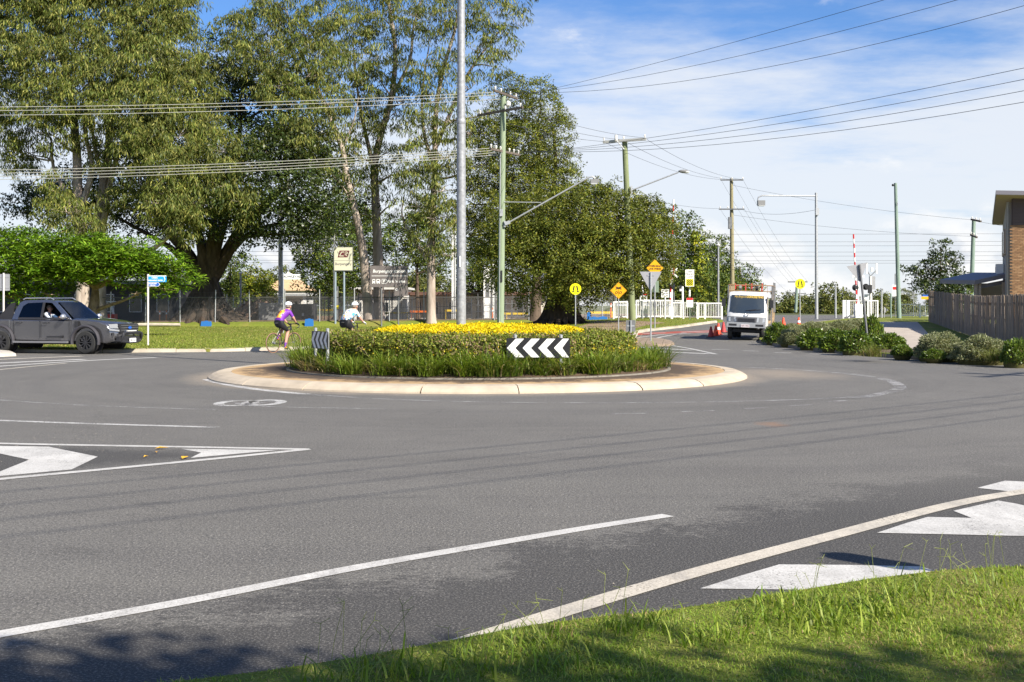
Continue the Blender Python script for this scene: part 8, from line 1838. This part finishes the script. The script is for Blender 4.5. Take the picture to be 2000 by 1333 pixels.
b = base_at(1334, 79); T = thing('cctv_post', 'white post with camera above the crossing railings', 'post', b); mb = MB(); mb.cyl((0, 0, 0), at(1333, 560, 79) - b, 0.07, 0.07, 8); mb.build('post', WHITE, T); mb = MB(); mb.box(at(1329, 567, 78.9) - b, (0.14, 0.3, 0.14)); mb.build('camera', WHITE, T)
b = base_at(1254, 80); T = thing('cctv_post', 'white post with red-banded box left of the give-way back', 'post', b); mb = MB(); mb.cyl((0, 0, 0), at(1254, 544, 80) - b, 0.085, 0.08, 8); mb.build('post', WHITE, T); mb = MB(); mb.box(at(1259.5, 580, 79.8) - b, (0.28, 0.25, 0.7)); bx_ = mb.build('box', WHITE, T); mb = MB(); mb.box(at(1260, 575, 79.66) - b, (0.26, 0.02, 0.13)); mb.build('red_band', S_RED, bx_); mb = MB(); mb.box(at(1249, 552, 79.8) - b, (0.16, 0.25, 0.1)); mb.build('camera', WHITE, T)
b = base_at(1318, 82); T = thing('crossing_notice', 'tall red-edged white board partly hidden by the camphor leaves', 'road sign', b); mb = MB(); mb.cyl((0, 0, 0), at(1314, 530, 82) - b, 0.05, 0.05, 8); mb.build('post', STEELD, T)
mb = MB(); c = at(1313, 527, 81.9) - b; mb.box(c, (0.28, 0.02, 0.75)); P = mb.build('board', S_RED, T); mb = MB(); mb.box(c + Vector((-0.03, -0.015, 0)), (0.18, 0.01, 0.62)); mb.build('face', S_WHT, P)
# ------------------------------------------------------------------ timber fence
A, B = Vector((X(1813.5, 71), 71.0)), Vector((16.7, 36.3)); d = B - A; L_ = d.length; n = min(299, int(L_ / 0.119))
A3 = Vector((A.x, A.y, zt(A.x, A.y) + 0.13)); T = thing('timber_fence', 'weathered grey timber paling fence on the right verge', 'fence', A3)
PAL = [pm(f'weathered_paling_{k}', c_, 0.92, 0, 0.28, 2.0, 0.3, 30, stretch=(6, 6, 0.5)) for k, c_ in enumerate(((0.27, 0.22, 0.18), (0.23, 0.19, 0.16), (0.31, 0.25, 0.20), (0.20, 0.17, 0.15), (0.28, 0.21, 0.155)))]
pms = []
for k in range(5): mb = MB(); mb.box((0, 0, 0.93), (0.117, 0.016, 1.86)); pms.append(mb.mesh('paling', PAL[k]))
ang = math.atan2(d.y, d.x)
for i in range(n):
    p = A + d * ((i + 0.5) / n); o = link('paling', pms[int(rng.integers(5))], T); jj = rng.normal() * 0.004
    o.location = Vector((p.x - A.x + math.sin(ang) * -jj, p.y - A.y + math.cos(ang) * jj, zt(p.x, p.y) + 0.13 - A3.z + rng.normal() * 0.015)); o.rotation_euler = (rng.normal() * 0.008, rng.normal() * 0.006, ang)
nrm = Vector((-d.y, d.x)).normalized()
if nrm.x < 0: nrm = -nrm
for z in (0.35, 0.95, 1.55):
    mb = MB(); N_ = 8
    for k in range(N_):
        p, q = A + d * (k / N_) + nrm * 0.04, A + d * ((k + 1) / N_) + nrm * 0.04
        mb.beam((p.x - A.x, p.y - A.y, zt(p.x, p.y) + 0.13 - A3.z + z), (q.x - A.x, q.y - A.y, zt(q.x, q.y) + 0.13 - A3.z + z), 0.04, 0.08)
    mb.build('rail', PAL[1], T)
# ------------------------------------------------------------------ house on the right
BRK = [pm(f'orange_brick_{k}', c_, 0.9, 0, 0.12, 20) for k, c_ in enumerate(((0.33, 0.19, 0.10), (0.28, 0.155, 0.08), (0.37, 0.22, 0.12), (0.25, 0.14, 0.075)))]
MORT = pm('mortar', (0.30, 0.24, 0.18), 0.95); REND = pm('grey_render', (0.34, 0.33, 0.31), 0.9, 0, 0.05, 2); CORR = pm('brown_cladding', (0.085, 0.06, 0.06), 0.7); FASC = pm('fascia_grey', (0.20, 0.19, 0.22), 0.6); SOFF = pm('soffit', (0.40, 0.34, 0.28), 0.8)
YH = 58.0; kx = pxm(YH); hx0 = (1972 - CX) / F * YH; hb = Vector((hx0, YH, zt(hx0, YH) + 0.13)); T = thing('house', 'two-storey house with orange brick, dark cladding and deep eaves', 'house', hb, R(-21))
L = lambda px, py, Y=YH: at(px, py, Y) - hb
zk, zt2 = L(1972, 441).z, L(1978, 384).z; pkz = L(1954, 374).z
mb = MB(); mb.box((4.06, 3.56, zk / 2), (8.0, 7.0, zk)); mb.build('brick_core', MORT, T)
bm0 = [MB() for _ in range(4)]; bme = []
for k in range(4): mb = MB(); mb.box((0, 0, 0), (0.222, 0.03, 0.068)); bme.append(mb.mesh('brick', BRK[k]))
z = 0.045; row = 0; zmin = L(1972, 575).z; cnt = 0
zrow = zmin
while zrow < zk - 0.04 and cnt < 300:
    x = 0.01 + (0.115 if row % 2 else 0.0)
    while x < 0.95 and cnt < 300:
        o = link('brick', bme[int(rng.integers(4))], T); o.location = (x + 0.111, 0.05 + rng.normal() * 0.002, zrow + 0.034); x += 0.233; cnt += 1
    if row % 2: pass
    zrow += 0.079; row += 1
mb = MB(); rw = int(zmin / 0.079) % 2; zz = zmin + 0.034 - 0.079 * int(zmin / 0.079)                              # the rest of the face, joined
while zz < zk - 0.05:
    x = (0.944 + (0.115 if rw % 2 else 0.0)) if zz > zmin - 0.01 else (0.01 + (0.115 if rw % 2 else 0.0))
    while x < 7.8: mb.box((x + 0.111, 0.053, zz), (0.222, 0.03, 0.068), mi=int(rng.integers(4))); x += 0.233
    zz += 0.079; rw += 1
o = mb.build('brickwork', BRK, T, fix=False); o['kind'] = 'stuff'
mb = MB(); mb.add([(-0.12, 0.9, 0), (0.1, 0.9, 0), (0.1, 7.0, 0), (-0.12, 7.0, 0), (-0.12, 0.9, pkz - 0.42), (0.1, 0.9, pkz - 0.42), (0.1, 7.0, pkz - 1.20), (-0.12, 7.0, pkz - 1.20)], [(0, 1, 2, 3), (4, 5, 6, 7), (0, 1, 5, 4), (1, 2, 6, 5), (2, 3, 7, 6), (3, 0, 4, 7)]); mb.build('render_wall', REND, T)
for i in range(10): mb = MB(); mb.beam((0.15, 0.04, zk + 0.08 + 0.15 * i), (8.05, 0.04, zk + 0.08 + 0.15 * i), 0.06, 0.14); mb.build('cladding_board', CORR, T)
mb = MB(); vs = [(0.1, 0.08), (8.0, 0.08), (8.0, 7.0), (0.1, 7.0)]; tz = [pkz - 0.35, pkz - 0.85, pkz - 1.75, pkz - 1.22]
mb.add([(x, y, zk - 0.01) for x, y in vs] + [(x, y, z) for (x, y), z in zip(vs, tz)], [(3, 2, 1, 0), (4, 5, 6, 7), (0, 1, 5, 4), (1, 2, 6, 5), (2, 3, 7, 6), (3, 0, 4, 7)]); mb.build('upper_core', CORR, T)
t_ = 0.20; vs = [Vector((-0.65, -0.75, pkz)), Vector((9.5, -0.75, pkz - 0.55)), Vector((9.5, 7.3, pkz - 1.5)), Vector((-0.65, 7.3, pkz - 0.95))]
mb = MB(); mb.add(vs + [v - Vector((0, 0, t_)) for v in vs], [(0, 1, 2, 3), (7, 6, 5, 4), (0, 4, 5, 1), (1, 5, 6, 2), (2, 6, 7, 3), (3, 7, 4, 0)]); mb.build('roof', FASC, T)
vs = [v + Vector((0.03 if v.x < 0 else -0.03, 0.03 if v.y < 0 else -0.03, -t_ - 0.003)) for v in vs]
mb = MB(); mb.add(vs + [v - Vector((0, 0, 0.02)) for v in vs], [(0, 1, 2, 3), (7, 6, 5, 4), (0, 4, 5, 1), (1, 5, 6, 2), (2, 6, 7, 3), (3, 7, 4, 0)]); mb.build('soffit', SOFF, T)
for yy in (2.4, 4.6):
    mb = MB(); mb.box((-0.16, yy, zk - 0.7), (0.10, 1.0, 1.3)); w_ = mb.build('window_frame', SOFF, T); mb = MB(); mb.box((-0.215, yy, zk - 0.7), (0.02, 0.84, 1.14)); mb.build('pane', WIN, w_)
mb = MB(); mb.box((-0.36, 4.4, zk - 2.1), (0.36, 0.85, 0.7)); ac = mb.build('air_conditioner', WHITE, T); mb = MB(); mb.cyl((-0.545, 4.4, zk - 2.1), (-0.555, 4.4, zk - 2.1), 0.24, 0.24, 14); mb.build('fan_grille', STEELD, ac)
mb = MB(); mb.cyl((-0.06, 0.35, 0), (-0.06, 0.35, pkz - 0.5), 0.045, 0.045, 8); mb.build('downpipe', REND, T)
# carport beside it
c0 = at(1905, 545, 61); cb_ = Vector((c0.x, 61, zt(c0.x, 61) + 0.13)); T = thing('carport', 'lean-to carport with dark sloping roof between fence and house', 'carport', cb_); L = lambda px, py, Y=61: at(px, py, Y) - cb_
a, c = L(1904, 548), L(1974, 533); vs = [a, c, c + Vector((0, 5, 0.15)), a + Vector((0, 5, 0.15))]
mb = MB(); mb.add(vs + [v - Vector((0, 0, 0.22)) for v in vs], [(0, 1, 2, 3), (7, 6, 5, 4), (0, 4, 5, 1), (1, 5, 6, 2), (2, 6, 7, 3), (3, 7, 4, 0)]); mb.build('roof', FASC, T)
for px in (1909, 1916, 1963): q = L(px, 560); mb = MB(); mb.box((q.x, 0.2, (L(px, 553).z) / 2), (0.12, 0.12, L(px, 550).z)); mb.build('post', SOFF, T)
mb = MB(); mb.beam(L(1906, 562, 61.3), L(1972, 549, 61.3), 0.05, 0.2); mb.build('beam', FASC, T)
mb = MB(); mb.box(L(1945, 575, 65) + Vector((0, 0, -0.4)), (2.4, 0.1, 2.0)); mb.build('back_wall', pm('sandy_wall', (0.55, 0.45, 0.30), 0.8), T)
